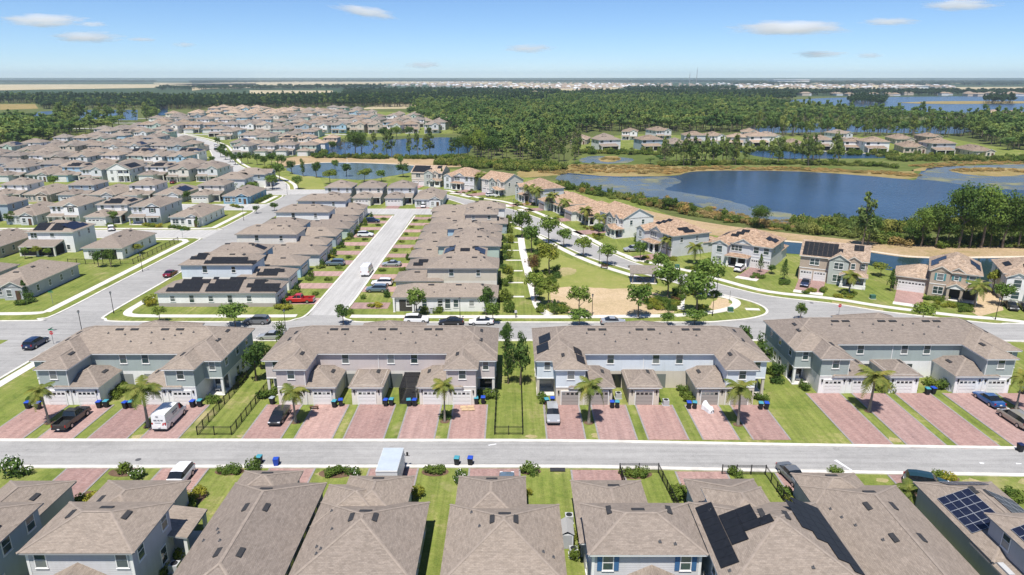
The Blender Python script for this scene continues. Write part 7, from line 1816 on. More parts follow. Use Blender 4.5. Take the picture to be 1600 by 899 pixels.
belt([(1240, 352), (1330, 357), (1450, 361), (1640, 355)], 8, 2.2, (1.8, 4.4), (1.8, 3.0), (0, 1, 2, 0))
belt([(1000, 318), (1080, 333), (1160, 348), (1230, 357)], 5, 2.2, (1.0, 2.2), (1.2, 2.2), (3, 0, 3))
belt([(690, 255), (740, 258), (780, 262), (830, 264), (870, 262)], 22, 3.0, (2.0, 4.5), (2.2, 3.6), (0, 1, 2))
belt([(486, 246), (540, 247), (600, 248), (680, 248), (735, 249)], 6, 2.4, (1.5, 3.4), (1.8, 3.0), (0, 2, 2))
belt([(470, 230), (490, 236), (500, 242)], 10, 3.0, (1.5, 3.0), (2.0, 3.2), (0, 1, 2))
belt([(905, 240), (960, 241), (1030, 242)], 8, 3.2, (1.4, 3.6), (1.6, 2.8), (0, 2))
belt([(900, 238), (960, 240), (1060, 238), (1160, 236), (1260, 237), (1340, 241), (1420, 245), (1540, 250)], 5, 3.0, (1.6, 4.6), (1.4, 2.6), (0, 2, 2))
belt([(1030, 259), (1150, 257), (1310, 258), (1400, 262)], 8, 2.8, (1.4, 3.2), (1.8, 3.0), (0, 1, 2))
belt([(1390, 250), (1480, 250), (1640, 252)], 16, 3.4, (1.5, 3.6), (2.0, 3.2), (0, 1, 2))
belt([(60, 232), (100, 222), (150, 214), (240, 200)], 14, 3.4, (2.0, 4.0), (2.6, 4.0), (0, 1))
belt([(1250, 240), (1340, 243), (1400, 247)], 5, 3.4, (1.4, 3.0), (1.8, 2.8), (0, 2))
wood_object('shore_scrub', 'dense belt of shrubs along the lake and pond shores', sp_, scrub_objs)
sp_ = []
belt([(905, 268), (960, 268), (1030, 270), (1090, 264), (1200, 264), (1300, 267), (1400, 272), (1430, 276)], 12, 2.6, (0.5, 1.1), (1.2, 2.4), (0,))
belt([(860, 272), (905, 262), (960, 262), (1000, 262), (1040, 262)], 16, 3.0, (0.5, 1.1), (1.2, 2.6), (0,))
belt([(1440, 262), (1500, 256), (1600, 254)], 12, 2.8, (0.5, 1.1), (1.2, 2.4), (0,))
belt([(1100, 327), (1150, 338), (1200, 346), (1240, 349)], 7, 2.4, (0.5, 1.0), (0.9, 1.8), (0,))
belt([(1490, 268), (1540, 266), (1610, 269)], 10, 2.8, (0.5, 1.2), (1.2, 2.4), (0,))
belt([(940, 249), (955, 249), (966, 249)], 8, 2.6, (0.5, 1.2), (1.2, 2.2), (0,))
wood_object('reeds', 'pale marsh reeds fringing the far side of the lake', sp_, scrub_objs[3:])

# ---- garden shrubs, hedges
SHRUB = {'green': [bush_mesh(10 + i, 'leaf_hedge', 0.1, 56) for i in range(3)], 'lime': [bush_mesh(20 + i, 'leaf_lime', 0.1, 56) for i in range(2)], 'yellow': [bush_mesh(30 + i, 'leaf_yellow', 0.1, 56) for i in range(2)], 'dark': [bush_mesh(40 + i, 'leaf_dark', 0.1, 56) for i in range(2)], 'flower': [bush_mesh(50 + i, 'leaf_dark', 0.1, 60, flowers=0.1) for i in range(2)], 'red': [bush_mesh(55, 'leaf_red', 0.1, 56)]}
ns = 0
def shrub(kind, x, y, r, h, label, group, order=True):
    global ns; ns += 1
    o = put('shrub', SHRUB[kind][ns % len(SHRUB[kind])], None, (x, y, 0), tr.uniform(0, 6.28))
    o.scale = (r, r, h * 0.95)
    tag(o, label, 'shrub', group, order)
    return o
CN = dict(green='green', lime='light green', yellow='yellow', dark='dark green', flower='white flowering', red='reddish')
def shrubs_px(lst, where, group):
    for k, px, py, r, h in lst:
        p = at(px, py); shrub(k, p.x, p.y, r, h, CN[k] + ' shrub ' + where, group)
def bed(px, py, rx, ry, mat='mulch'):
    p = at(px, py); n = 16; rx *= 0.74; ry *= 0.74
    sheet('planting_bed', [(p.x + rx * math.cos(6.283 * i / n), p.y + ry * math.sin(6.283 * i / n)) for i in range(n)], 0.034, mat)
GNS = 'shrubs along the near kerb'
for px, py, rx, ry in ((359, 737, 2.4, 1.2), (525, 740, 2.8, 1.4), (195, 738, 2.6, 1.4), (680, 738, 2.2, 1.3), (828, 737, 1.8, 1.0), (990, 741, 3.0, 1.5), (305, 778, 1.6, 2.2), (135, 777, 2.2, 1.6), (1475, 748, 2.4, 1.2)): bed(px, py, rx, ry)
shrubs_px([('green', 350, 738, 1.0, 0.9), ('green', 361, 737, 1.0, 1.0), ('green', 371, 737, 0.9, 0.9), ('green', 515, 742, 0.9, 0.9), ('green', 525, 740, 1.0, 1.0), ('green', 536, 738, 1.0, 0.9), ('lime', 195, 737, 1.1, 1.3), ('green', 672, 738, 0.9, 1.0), ('green', 680, 738, 0.9, 1.0), ('green', 689, 738, 0.8, 0.9), ('green', 828, 739, 1.3, 1.3), ('green', 978, 743, 0.9, 1.1), ('green', 988, 743, 0.9, 1.1), ('green', 998, 743, 0.9, 1.1), ('green', 1007, 743, 0.9, 1.1), ('green', 1148, 746, 1.1, 1.4), ('green', 1306, 739, 1.2, 0.7), ('lime', 1468, 749, 1.1, 1.0), ('yellow', 1480, 750, 1.1, 1.0), ('green', 1580, 775, 1.2, 1.0), ('green', 1592, 782, 1.2, 1.0), ('flower', 20, 742, 1.6, 2.6), ('flower', 40, 740, 1.1, 1.4), ('flower', 213, 748, 1.1, 1.4), ('flower', 558, 742, 1.0, 1.2), ('dark', 396, 737, 1.1, 2.0), ('flower', 722, 745, 1.0, 1.2), ('flower', 716, 755, 0.8, 1.0)], 'near the front street kerb', GNS)
shrubs_px([('dark', 125, 785, 0.8, 1.2), ('yellow', 138, 783, 1.3, 1.3), ('green', 131, 790, 0.7, 0.9), ('dark', 298, 788, 0.8, 1.2), ('yellow', 308, 778, 1.2, 1.3), ('lime', 302, 794, 0.7, 0.9), ('lime', 277, 872, 0.9, 1.1), ('lime', 255, 899, 0.8, 1.0), ('yellow', 652, 776, 1.0, 1.4), ('yellow', 826, 775, 0.5, 1.0), ('lime', 897, 840, 0.8, 1.0), ('lime', 900, 872, 0.8, 1.2), ('lime', 1105, 899, 0.9, 1.0), ('green', 1065, 777, 1.3, 1.4), ('green', 1058, 771, 1.0, 1.2), ('green', 1228, 775, 1.2, 1.2), ('lime', 1233, 785, 0.9, 0.9), ('dark', 1430, 770, 0.7, 1.2)], 'beside a near house wall', 'shrubs beside the near houses')
GTS = 'shrubs before the townhouses'
shrubs_px([('green', 190, 613, 1.2, 1.6), ('green', 180, 622, 1.1, 1.4), ('lime', 197, 606, 1.0, 1.5), ('dark', 55, 628, 1.2, 1.3), ('green', 333, 628, 1.2, 1.2), ('green', 372, 600, 1.0, 1.3), ('green', 380, 592, 1.0, 1.3), ('green', 416, 622, 1.3, 1.4), ('green', 424, 618, 1.2, 1.4), ('green', 768, 622, 1.3, 1.5), ('green', 757, 620, 1.1, 1.4), ('green', 846, 627, 1.2, 1.4), ('dark', 696, 652, 1.2, 0.9), ('green', 1068, 612, 1.0, 1.2), ('green', 1072, 621, 1.0, 1.3), ('green', 1077, 629, 1.0, 1.3), ('green', 1190, 626, 1.1, 1.3), ('green', 1257, 608, 1.1, 1.5), ('lime', 1383, 612, 1.6, 2.2), ('lime', 1393, 610, 1.2, 1.8), ('lime', 1452, 601, 1.3, 1.2), ('lime', 1462, 605, 1.3, 1.2), ('green', 1474, 607, 1.2, 1.7), ('green', 1208, 588, 1.4, 1.6), ('green', 1218, 582, 1.2, 1.4), ('dark', 1214, 598, 1.2, 1.4)], 'by a townhouse drive', GTS)
GMS = 'shrubs on the middle street verges'
for i, y in enumerate((141.6, 152.6, 162.8, 173.2, 183.4, 193.6, 203.6, 213.8, 223.6)):
    shrub(('yellow', 'green', 'lime')[i % 3], -47.2, y - 0.2, 1.3, 1.0, CN[('yellow', 'green', 'lime')[i % 3]] + ' shrub at a garage corner left of the middle street', GMS)
    shrub('green', -42.6, y - 0.6, 1.1, 0.8, 'green shrub at the left kerb of the middle street', GMS)
    shrub(('dark', 'green')[i % 2], -47.0, y + 0.9, 0.9, 2.4, 'tall dark shrub at a garage corner left of the middle street', GMS)
for i, y in enumerate((138.6, 149.6, 159.8, 170.0, 180.0, 190.2, 200.2, 210.4, 220)):
    shrub(('green', 'lime')[i % 2], -31.6, y, 1.1, 0.8, 'green shrub at the right kerb of the middle street', GMS)
    shrub(('dark', 'yellow', 'green')[i % 3], -26.6, y + 0.4, 1.0, 2.0 if i % 3 == 0 else 1.1, CN[('dark', 'yellow', 'green')[i % 3]] + ' shrub at a garage corner right of the middle street', GMS)
    for dx, k in ((-1.6, 'green'), (-0.6, 'lime'), (-1.9, 'dark')):
        shrub(k, dx + fr.uniform(-0.3, 0.3), y + fr.uniform(-3.5, 3.5), fr.uniform(0.8, 1.3), fr.uniform(1.0, 3.0), CN[k] + ' shrub between the narrow houses and the walkway', GMS)
shrubs_px([('yellow', 447, 483, 1.6, 1.1), ('yellow', 437, 482, 1.3, 1.0), ('dark', 446, 474, 1.2, 1.8), ('lime', 459, 466, 1.0, 1.6), ('green', 546, 490, 1.2, 0.9), ('yellow', 589, 480, 1.3, 1.0), ('yellow', 580, 480, 1.0, 0.8), ('green', 663, 489, 1.2, 1.6), ('green', 684, 489, 1.1, 1.5), ('lime', 235, 475, 1.5, 2.0), ('yellow', 237, 478, 1.2, 1.6), ('green', 795, 487, 1.4, 2.6), ('lime', 788, 470, 1.6, 3.0)], 'at a corner lot of the middle street', 'shrubs on the corner lots')
# park shrubbery
GPS = 'shrubbery of the park'
pk = []
for px0, py0, px1, py1, n in ((838, 395, 842, 470, 26), (850, 440, 866, 446, 10), (852, 420, 872, 436, 12), (840, 478, 885, 492, 14), (1010, 468, 1058, 486, 26), (1050, 455, 1085, 470, 14), (838, 382, 858, 388, 9), (1000, 450, 1012, 462, 8), (1092, 482, 1104, 486, 5), (1108, 462, 1122, 464, 4)):
    for _ in range(n): pk.append((fr.choice(['green', 'lime', 'dark', 'green', 'yellow'] if px0 > 1000 else ['green', 'dark', 'lime', 'green']), fr.uniform(px0, px1), fr.uniform(py0, py1), fr.uniform(0.8, 1.3), fr.uniform(0.7, 1.5)))
KI = ['green', 'dark', 'lime', 'yellow', 'red']
def shrub_mass(name, label, lst, firsts):
    objs = []
    for k, (px, py) in zip(KI, firsts):
        p = at(px, py); objs.append(shrub(k, p.x, p.y, 1.1, 1.0, CN[k] + ' shrub at the edge of the ' + name.replace('_', ' '), 'single shrubs of the plantings'))
    o = wood_object(name, label, [(*at(px, py)[:2], h * 0.95, r, fr.uniform(0, 6.28), KI.index(k)) for k, px, py, r, h in lst], objs)
    o['category'] = 'shrubbery'
shrub_mass('park_shrubbery', 'mixed green and yellow shrubs of the park planting', pk, ((846, 450), (864, 440), (1012, 474), (1030, 484), (1056, 470)))
for px, py, rx, ry in ((1036, 478, 4.0, 4.5), (860, 430, 2.4, 5.0), (862, 486, 4, 2.6), (841, 440, 1.6, 14)): bed(px, py, rx, ry)
# lake street gardens
gk = []
for px0, py0, px1, py1, n, ks in ((1256, 452, 1292, 460, 8, ['yellow', 'lime', 'green']), (1300, 460, 1335, 466, 8, ['yellow', 'green', 'lime']), (1442, 466, 1480, 471, 8, ['green', 'green']), (1442, 475, 1490, 483, 9, ['yellow', 'lime']), (1490, 476, 1526, 488, 10, ['green', 'green']), (1000, 402, 1055, 412, 13, ['green', 'dark', 'yellow']), (1070, 416, 1105, 424, 8, ['green', 'dark', 'yellow']), (1098, 420, 1125, 428, 8, ['yellow', 'lime']), (905, 356, 930, 362, 8, ['yellow', 'lime', 'red']), (926, 366, 945, 376, 7, ['lime', 'yellow']), (805, 315, 845, 322, 9, ['green', 'yellow', 'yellow']), (868, 338, 905, 344, 8, ['green', 'yellow', 'dark']), (720, 298, 745, 303, 6, ['yellow', 'green']), (770, 306, 795, 311, 6, ['green', 'dark']), (1176, 430, 1195, 436, 5, ['green', 'dark']), (1216, 440, 1230, 446, 5, ['dark', 'green'])):
    for _ in range(n): gk.append((fr.choice(ks), fr.uniform(px0, px1), fr.uniform(py0, py1), fr.uniform(0.7, 1.1), fr.uniform(0.6, 1.1)))
for k, px, py, r, h in gk:
    p = at(px, py); shrub(k, p.x, p.y, r, h, CN[k] + ' garden shrub before a lake street house', 'garden shrubs of the lake street', False)
ek = []
for px0, py0, px1, py1, n, ks in ((266, 356, 295, 360, 7, ['green', 'dark']), (320, 348, 345, 335, 7, ['red', 'red', 'green']), (225, 352, 250, 356, 6, ['yellow', 'lime']), (165, 352, 180, 356, 5, ['lime', 'green']), (28, 478, 50, 472, 4, ['dark', 'green']), (40, 296, 105, 300, 8, ['green', 'lime', 'dark']), (360, 322, 378, 326, 4, ['yellow', 'green']), (255, 270, 305, 262, 12, ['green', 'dark']), (372, 304, 385, 300, 4, ['green'])):
    for i in range(n):
        t = (i + 0.5) / n; ek.append((fr.choice(ks), px0 + (px1 - px0) * t, py0 + (py1 - py0) * t, fr.uniform(0.9, 1.4), fr.uniform(0.8, 1.5)))
shrub_mass('estate_shrubbery', 'low garden shrubs before the estate houses', ek, ((268, 357), (290, 360), (240, 354), (228, 353), (330, 344)))

# ---- palms
def frond_mesh(L, droop, seed):
    r = random.Random(seed); b = MB()
    n = 13; pts = []
    for i in range(n + 1):
        t = i / n
        pts.append(Vector((L * (t - 0.12 * t * t), 0, L * (0.42 * t - droop * t * t))))
    for i in range(n):
        b.tube(pts[i], pts[i + 1], 0.035 * (1 - i / n) + 0.008, 0.035 * (1 - (i + 1) / n) + 0.006, 3, cap=False)
        t = (i + 0.5) / n; ll = L * 0.27 * math.sin(math.pi * (0.12 + 0.86 * t)) + 0.08
        tg = (pts[i + 1] - pts[i]).normalized()
        for sx in (-1, 1):
            for k in (0, 0.5):
                p = pts[i].lerp(pts[i + 1], k)
                e = p + tg * ll * 0.5 + Vector((0, sx * ll, -ll * r.uniform(0.25, 0.6)))
                w = tg * 0.078
                b.face([p - w, p + w, e + w * 0.25, e - w * 0.25])
    return b.mesh('frond', ['leaf_palm'])
FRONDS = [frond_mesh(2.6, d, i) for i, d in enumerate((0.5, 0.75, 1.05, 1.4))]
def palm(x, y, h, label, group, sc=1.0, n=16, lean=0.0):
    root = empty('palm_tree', (x, y, 0), tr.uniform(0, 6.28))
    b = MB(); b.smooth = True
    pts = [Vector((lean * (k / 6) ** 1.6, 0, h * k / 6)) for k in range(7)]; pts[0].z = -0.1
    rad = [0.26, 0.19, 0.16, 0.15, 0.145, 0.14, 0.15]
    for i in range(6): b.tube(pts[i], pts[i + 1], rad[i] * sc, rad[i + 1] * sc, 8, cap=False)
    b.build('trunk', 'bark_palm', root)
    MB().tube((0, 0, -0.35), (0, 0, 0.3), 0.17 * sc, 0.1 * sc, 7).build('crownshaft', 'leaf_lime', root, pts[-1])
    for i in range(n):
        a = 2.4 * i; tier = (0, 1, 1, 2, 2, 3)[i % 6]
        f = put('frond', FRONDS[tier], root, pts[-1], a)
        f.rotation_euler = (tr.uniform(-0.15, 0.15), (-0.55, -0.25, 0.1, 0.3)[tier] * 0.8 + tr.uniform(-0.1, 0.1), a)
        s = sc * tr.uniform(0.85, 1.08); f.scale = (s, s, s)
    tag(root, label, 'palm', group)
    return root
GPA = 'palms on the townhouse verges'
for px, py, h, lb, sc in ((77, 661, 5.0, 'palm beside the black pickup', 0.85), (232, 667, 6.0, 'palm left of the white delivery van', 1.05), (462, 660, 4.6, 'palm beside the black sedan', 0.9), (695, 659, 5.6, 'palm on the right verge of the mauve townhouse block', 0.75), (920, 661, 5.8, 'palm right of the silver car', 1.0), (1153, 664, 5.6, 'palm on the right verge of the pale blue townhouse block', 0.95), (1358, 643, 5.6, 'palm with dense fronds before the last townhouse block', 1.05), (1587, 640, 5.0, 'palm behind the bright blue sedan', 0.8)):
    p = at(px, py); palm(p.x, p.y, h, lb, GPA, sc, lean=tr.uniform(-0.4, 0.4)); bed(px, py, 0.9, 0.8)
GPB = 'palms of the lake street'
for px, py, h, lb, sc in ((1041, 400, 4.5, 'palm beside the grey tiled porch', 1.0), (1085, 412, 4.5, 'palm left of the white car drive', 1.1), (1326, 460, 4.4, 'palm before the gabled corner porch', 1.0), (1522, 480, 4.8, 'palm right of the double garage house', 1.1), (914, 352, 5.0, 'palm before the low gabled tiled house', 1.2), (882, 338, 5.0, 'yellowish palm by the dark garage door', 1.2), (936, 362, 4.6, 'palm at the white tiled house corner', 1.1), (838, 322, 6.0, 'palm beside the yellow shrubs', 1.3), (752, 298, 6.6, 'tall palm before the cream gabled house', 1.5), (714, 290, 5.0, 'palm before the tiled house', 1.1), (826, 318, 6.0, 'palm by the white car on the lake street', 1.2), (1416, 784, 1.6, 'low palm between two near houses', 0.7), (862, 330, 5.6, 'palm among the tiled house entries', 1.2)):
    p = at(px, py); palm(p.x, p.y, h, lb, GPB, sc)

# ================================================================== bins, lamps, signs, fences and other small things
flat('bin_blue', (0.02, 0.07, 0.42), 0.5); flat('bin_teal', (0.06, 0.27, 0.34), 0.5); flat('bin_body', (0.02, 0.022, 0.026), 0.6); flat('bin_grey', (0.3, 0.34, 0.37), 0.5); flat('bin_navy', (0.012, 0.02, 0.07), 0.5)
def bin_meshes():
    b = MB()
    lo = [(-0.24, -0.28), (0.24, -0.28), (0.24, 0.26), (-0.24, 0.26)]; hi = [(-0.31, -0.36), (0.31, -0.36), (0.31, 0.34), (-0.31, 0.34)]
    for i in range(4):
        j = (i + 1) % 4; b.face([(*lo[i], 0.08), (*lo[j], 0.08), (*hi[j], 0.98), (*hi[i], 0.98)])
    b.face([(*p, 0.08) for p in lo[::-1]]); b.face([(*p, 0.98) for p in hi])
    l = MB(); l.box(-0.33, 0.33, -0.4, 0.36, 0.985, 1.03); l.face([(-0.33, -0.4, 1.03), (0.33, -0.4, 1.03), (0.26, -0.2, 1.1), (-0.26, -0.2, 1.1)]); l.face([(-0.26, -0.2, 1.1), (0.26, -0.2, 1.1), (0.26, 0.3, 1.1), (-0.26, 0.3, 1.1)]); l.face([(0.33, -0.4, 1.03), (0.33, 0.36, 1.03), (0.26, 0.3, 1.1), (0.26, -0.2, 1.1)]); l.face([(-0.33, 0.36, 1.03), (-0.33, -0.4, 1.03), (-0.26, -0.2, 1.1), (-0.26, 0.3, 1.1)]); l.box(-0.28, 0.28, 0.36, 0.44, 0.95, 1.0)
    return b.mesh('body', ['bin_body']), l.mesh('lid', ['bin_blue']), MB().tube((-0.03, 0, 0), (0.03, 0, 0), 0.12, 0.12, 8).mesh('wheel', ['tyre'])
BM = bin_meshes()
def bin_(px, py, lid, label, body='bin_body', rz=0.0):
    p = at(px, py)
    root = empty('wheeled_bin', (p.x, p.y, 0.08 if py > 600 and py < 690 else 0.06), rz + tr.uniform(-0.25, 0.25))
    b = put('body', BM[0], root); recolour(b, [body]); l = put('lid', BM[1], root); recolour(l, [lid])
    for sx in (-1, 1): put('wheel', BM[2], root, (sx * 0.29, 0.27, 0.12))
    tag(root, label, 'bin', 'wheeled bins')
T_, B_ = 'bin_teal', 'bin_blue'
for px, py, l, lb in ((45, 639, B_, 'blue lidded bin at the left wall of the first townhouse block'), (61, 640, B_, 'small blue bin beside the first townhouse block corner'), (156, 638, B_, 'blue lidded bin right of the black pickup'), (167, 637, T_, 'teal lidded bin right of the black pickup'), (197, 639, B_, 'blue lidded bin on the drive between pickup and van'), (206, 638, T_, 'teal lidded bin on the drive between pickup and van'), (302, 637, B_, 'blue lidded bin right of the white delivery van'), (313, 636, T_, 'teal lidded bin right of the white delivery van'),
                      (426, 632, 'bin_grey', 'grey bin at the left corner of the mauve block'), (523, 637, T_, 'teal lidded bin right of the first low garage of the mauve block'), (533, 635, B_, 'blue lidded bin right of the first low garage of the mauve block'), (603, 635, B_, 'blue lidded bin right of the mauve block middle garage'), (612, 634, T_, 'teal lidded bin right of the mauve block middle garage'), (639, 635, T_, 'teal lidded bin under the screened enclosure'), (648, 635, B_, 'blue lidded bin under the screened enclosure'), (744, 632, T_, 'teal lidded bin at the right corner of the mauve block'), (755, 631, B_, 'blue lidded bin at the right corner of the mauve block'),
                      (854, 634, T_, 'teal lidded bin beside the silver car'), (863, 632, B_, 'blue lidded bin behind the silver car'), (956, 638, B_, 'blue lidded bin left of the pale blue block middle garage'), (964, 638, T_, 'teal lidded bin left of the pale blue block middle garage'), (1076, 639, B_, 'blue lidded bin by the hedge of the pale blue block'), (1085, 639, T_, 'teal lidded bin by the hedge of the pale blue block'), (1188, 640, T_, 'teal lidded bin at the right corner of the pale blue block'), (1197, 640, B_, 'blue lidded bin at the right corner of the pale blue block'),
                      (1448, 617, T_, 'teal lidded bin between garages of the last block'), (1457, 616, B_, 'blue lidded bin between garages of the last block'), (1597, 616, B_, 'blue lidded bin at the photo edge by the last block'), (406, 725, T_, 'teal lidded bin on the near kerb left'), (714, 727, T_, 'teal lidded bin on the near kerb beside a blue one'), (735, 727, B_, 'blue lidded bin on the near kerb beside a teal one'), (1593, 706, 'bin_navy', 'dark blue bin on the far kerb at the photo edge')):
    bin_(px, py, l, lb)
p = at(432, 728)
root = empty('wheeled_bin', (p.x, p.y, 0.06), 0.1)   # lid hanging open
b = put('body', BM[0], root); recolour(b, ['bin_blue'])
l = put('lid', BM[1], root, (0, 0.5, 0.1)); l.rotation_euler = (R(-100), 0, 0); l.location = (0, -0.55, 0.6); recolour(l, ['bin_navy'])
for sx in (-1, 1): put('wheel', BM[2], root, (sx * 0.29, 0.27, 0.12))
tag(root, 'open blue bin standing on the near kerb', 'bin', 'wheeled bins')
# air conditioners
def ac(x, y, label):
    root = empty('air_conditioner', (x, y, 0.0))
    MB().box(-0.42, 0.42, -0.42, 0.42, 0.08, 0.85).box(-0.5, 0.5, -0.5, 0.5, 0, 0.08).build('casing', 'steel_box', root)
    MB().tube((0, 0, 0.85), (0, 0, 0.88), 0.33, 0.33, 14).build('fan_grille', 'bin_body', root)
    tag(root, label, 'air conditioner', 'air conditioners')
for px, py, lb in ((1290, 613, 'grey air conditioner left of the last block first garage'), (1484, 610, 'grey air conditioner by the last block third garage'), (1040, 633, 'grey air conditioner by the pale blue block middle garage'), (966, 622, 'grey air conditioner in the pale blue block courtyard'), (674, 489, 'air conditioner at the corner porch house wall'), (274, 892, 'air conditioner beside the grey sided house'), (896, 868, 'air conditioner by the house with blue shutters'), (889, 815, 'cream cabinet beside the house with blue shutters')):
    p = at(px, py); ac(p.x, p.y, lb)
# garden shed by F6
# screened enclosure of the mauve block
root = empty('screen_enclosure', (-15.0, 92.0, 0))
for x in (-1.15, 1.15):
    for y in (-2.9, -0.9, 1.0, 2.5): MB().box(x - 0.04, x + 0.04, y - 0.04, y + 0.04, 0, 2.6).build('post', 'black_metal', root)
for y in (-2.9, -0.9, 1.0, 2.5): MB().box(-1.11, 1.11, y - 0.035, y + 0.035, 2.53, 2.6).build('beam', 'black_metal', root)
MB().box(-1.12, 1.12, -2.87, 2.5, 2.604, 2.612).build('roof_screen', 'insect_screen', root)
MB().box(-1.17, -1.16, -2.87, 2.5, 0.1, 2.5).build('side_screen', 'insect_screen', root); MB().box(-1.1, 1.1, -2.955, -2.945, 0.1, 2.5).build('front_screen', 'insect_screen', root)
MB().box(-1.1, 1.1, -2.85, 2.5, 0, 0.09).build('patio', 'concrete', root)
tag(root, 'black framed screened enclosure between two garages of the mauve block', 'enclosure')
def wicker(x, y, label):
    root = empty('patio_chair', (x, y, 0.1)); MB().box(-0.35, 0.35, -0.35, 0.35, 0.28, 0.42).build('seat', 'trim_white', root); MB().box(-0.35, 0.35, 0.28, 0.36, 0.42, 0.95).build('backrest', 'trim_white', root)
    for sx in (-0.3, 0.3):
        for sy in (-0.3, 0.3): MB().box(sx - 0.03, sx + 0.03, sy - 0.03, sy + 0.03, 0, 0.28).build('leg', 'trim_white', root)
    tag(root, label, 'chair', 'patio chairs')
wicker(-14.6, 92.8, 'white patio chair inside the screened enclosure'); wicker(-35.0, 93.5, 'patio chair on the corner porch of the mauve block'); wicker(-44.0, 93.4, 'patio chair on the corner porch of the first block'); wicker(44.2, 97.0, 'patio chair on the corner porch of the last block')
# parcels, cover, sandwich of odd things
root = empty('covered_motorbike', (27.6, 87.0, 0.08), 0.4)
mb = MB(); mb.smooth = True
secs = [(-1.05, 0.28, 0.55), (-0.7, 0.42, 0.95), (-0.2, 0.38, 0.85), (0.3, 0.36, 1.05), (0.7, 0.5, 1.25), (1.0, 0.32, 0.8), (1.15, 0.15, 0.4)]
for (y0, w0, h0), (y1, w1, h1) in zip(secs, secs[1:]):
    ring = lambda y, w, h_: [(-w * 1.15, y, 0.0), (-w, y, h_ * 0.55), (-w * 0.5, y, h_ * 0.95), (0, y, h_), (w * 0.5, y, h_ * 0.95), (w, y, h_ * 0.55), (w * 1.15, y, 0.0)]
    a, c = ring(y0, w0, h0), ring(y1, w1, h1)
    for i in range(6): mb.face([a[i], a[i + 1], c[i + 1], c[i]])
mb.face([(-secs[0][1], secs[0][0], 0), (0, secs[0][0], secs[0][2]), (secs[0][1], secs[0][0], 0)]); mb.face([(-secs[-1][1], secs[-1][0], 0), (0, secs[-1][0], secs[-1][2]), (secs[-1][1], secs[-1][0], 0)])
flat('cover_white', (0.72, 0.73, 0.75), 0.6, bmp=0.6, bscale=6); mb.build('cover', 'cover_white', root)
tag(root, 'motorbike under a white cover before a low garage', 'motorbike')
flat('timber_pale', (0.55, 0.40, 0.24), 0.8, var=0.15, vscale=3)
for i, (dx, dy) in enumerate(((0, 0), (1.0, 0.1), (0.2, -0.75), (1.15, -0.7))):
    root = empty('pallet', (-6.9 + dx, 87.9 + dy, 0.08), 0.05 * i)
    for k in range(4): MB().box(-0.45, 0.45, -0.32 + k * 0.17, -0.2 + k * 0.17, 0.1, 0.13).build('board', 'timber_pale', root)
    for sx in (-0.4, 0, 0.36): MB().box(sx, sx + 0.06, -0.32, 0.31, 0, 0.1).build('bearer', 'timber_pale', root)
    tag(root, 'pale timber pallet lying before the last garage of the mauve block', 'pallet', 'timber pallets on the drive')
for px, py, c, lb in ((499, 631, 'bin_grey', 'pale green crate by the first low garage of the mauve block'), (507, 630, 'bin_teal', 'green crate by the first low garage of the mauve block')):
    p = at(px, py); root = empty('crate', (p.x, p.y, 0.07)); MB().box(-0.45, 0.45, -0.35, 0.35, 0, 0.6).build('body', 'w_green', root); MB().box(-0.48, 0.48, -0.38, 0.38, 0.6, 0.68).build('lid', 'trim_white', root); tag(root, lb, 'crate', 'crates by the garage')
p = at(491, 640); root = empty('bench', (p.x, p.y, 0.07)); MB().box(-0.6, 0.6, -0.2, 0.2, 0.35, 0.42).build('seat', 'door_brown', root)
for sx in (-0.5, 0.5): MB().box(sx - 0.05, sx + 0.05, -0.18, 0.18, 0, 0.35).build('leg', 'door_brown', root)
tag(root, 'low brown bench on the drive beside a verge', 'bench')
p = at(889, 818); root = empty('garden_shed', (5.5, 58.6, 0))
MB().box(-0.6, 0.6, -1.1, 1.1, 0, 1.7).build('wall', 'w_palegrey', root); b = MB(); b.face([(-0.7, -1.2, 1.68), (0.0, -1.2, 2.1), (0, 1.2, 2.1), (-0.7, 1.2, 1.68)]).face([(0.0, -1.2, 2.1), (0.7, -1.2, 1.68), (0.7, 1.2, 1.68), (0, 1.2, 2.1)]); b.build('roof', 'trim_grey', root); MB().box(-0.45, 0.45, -1.13, -1.103, 0.05, 1.6).build('door', 'w_grey', root)
tag(root, 'small grey plastic shed beside the house with blue shutters', 'shed')
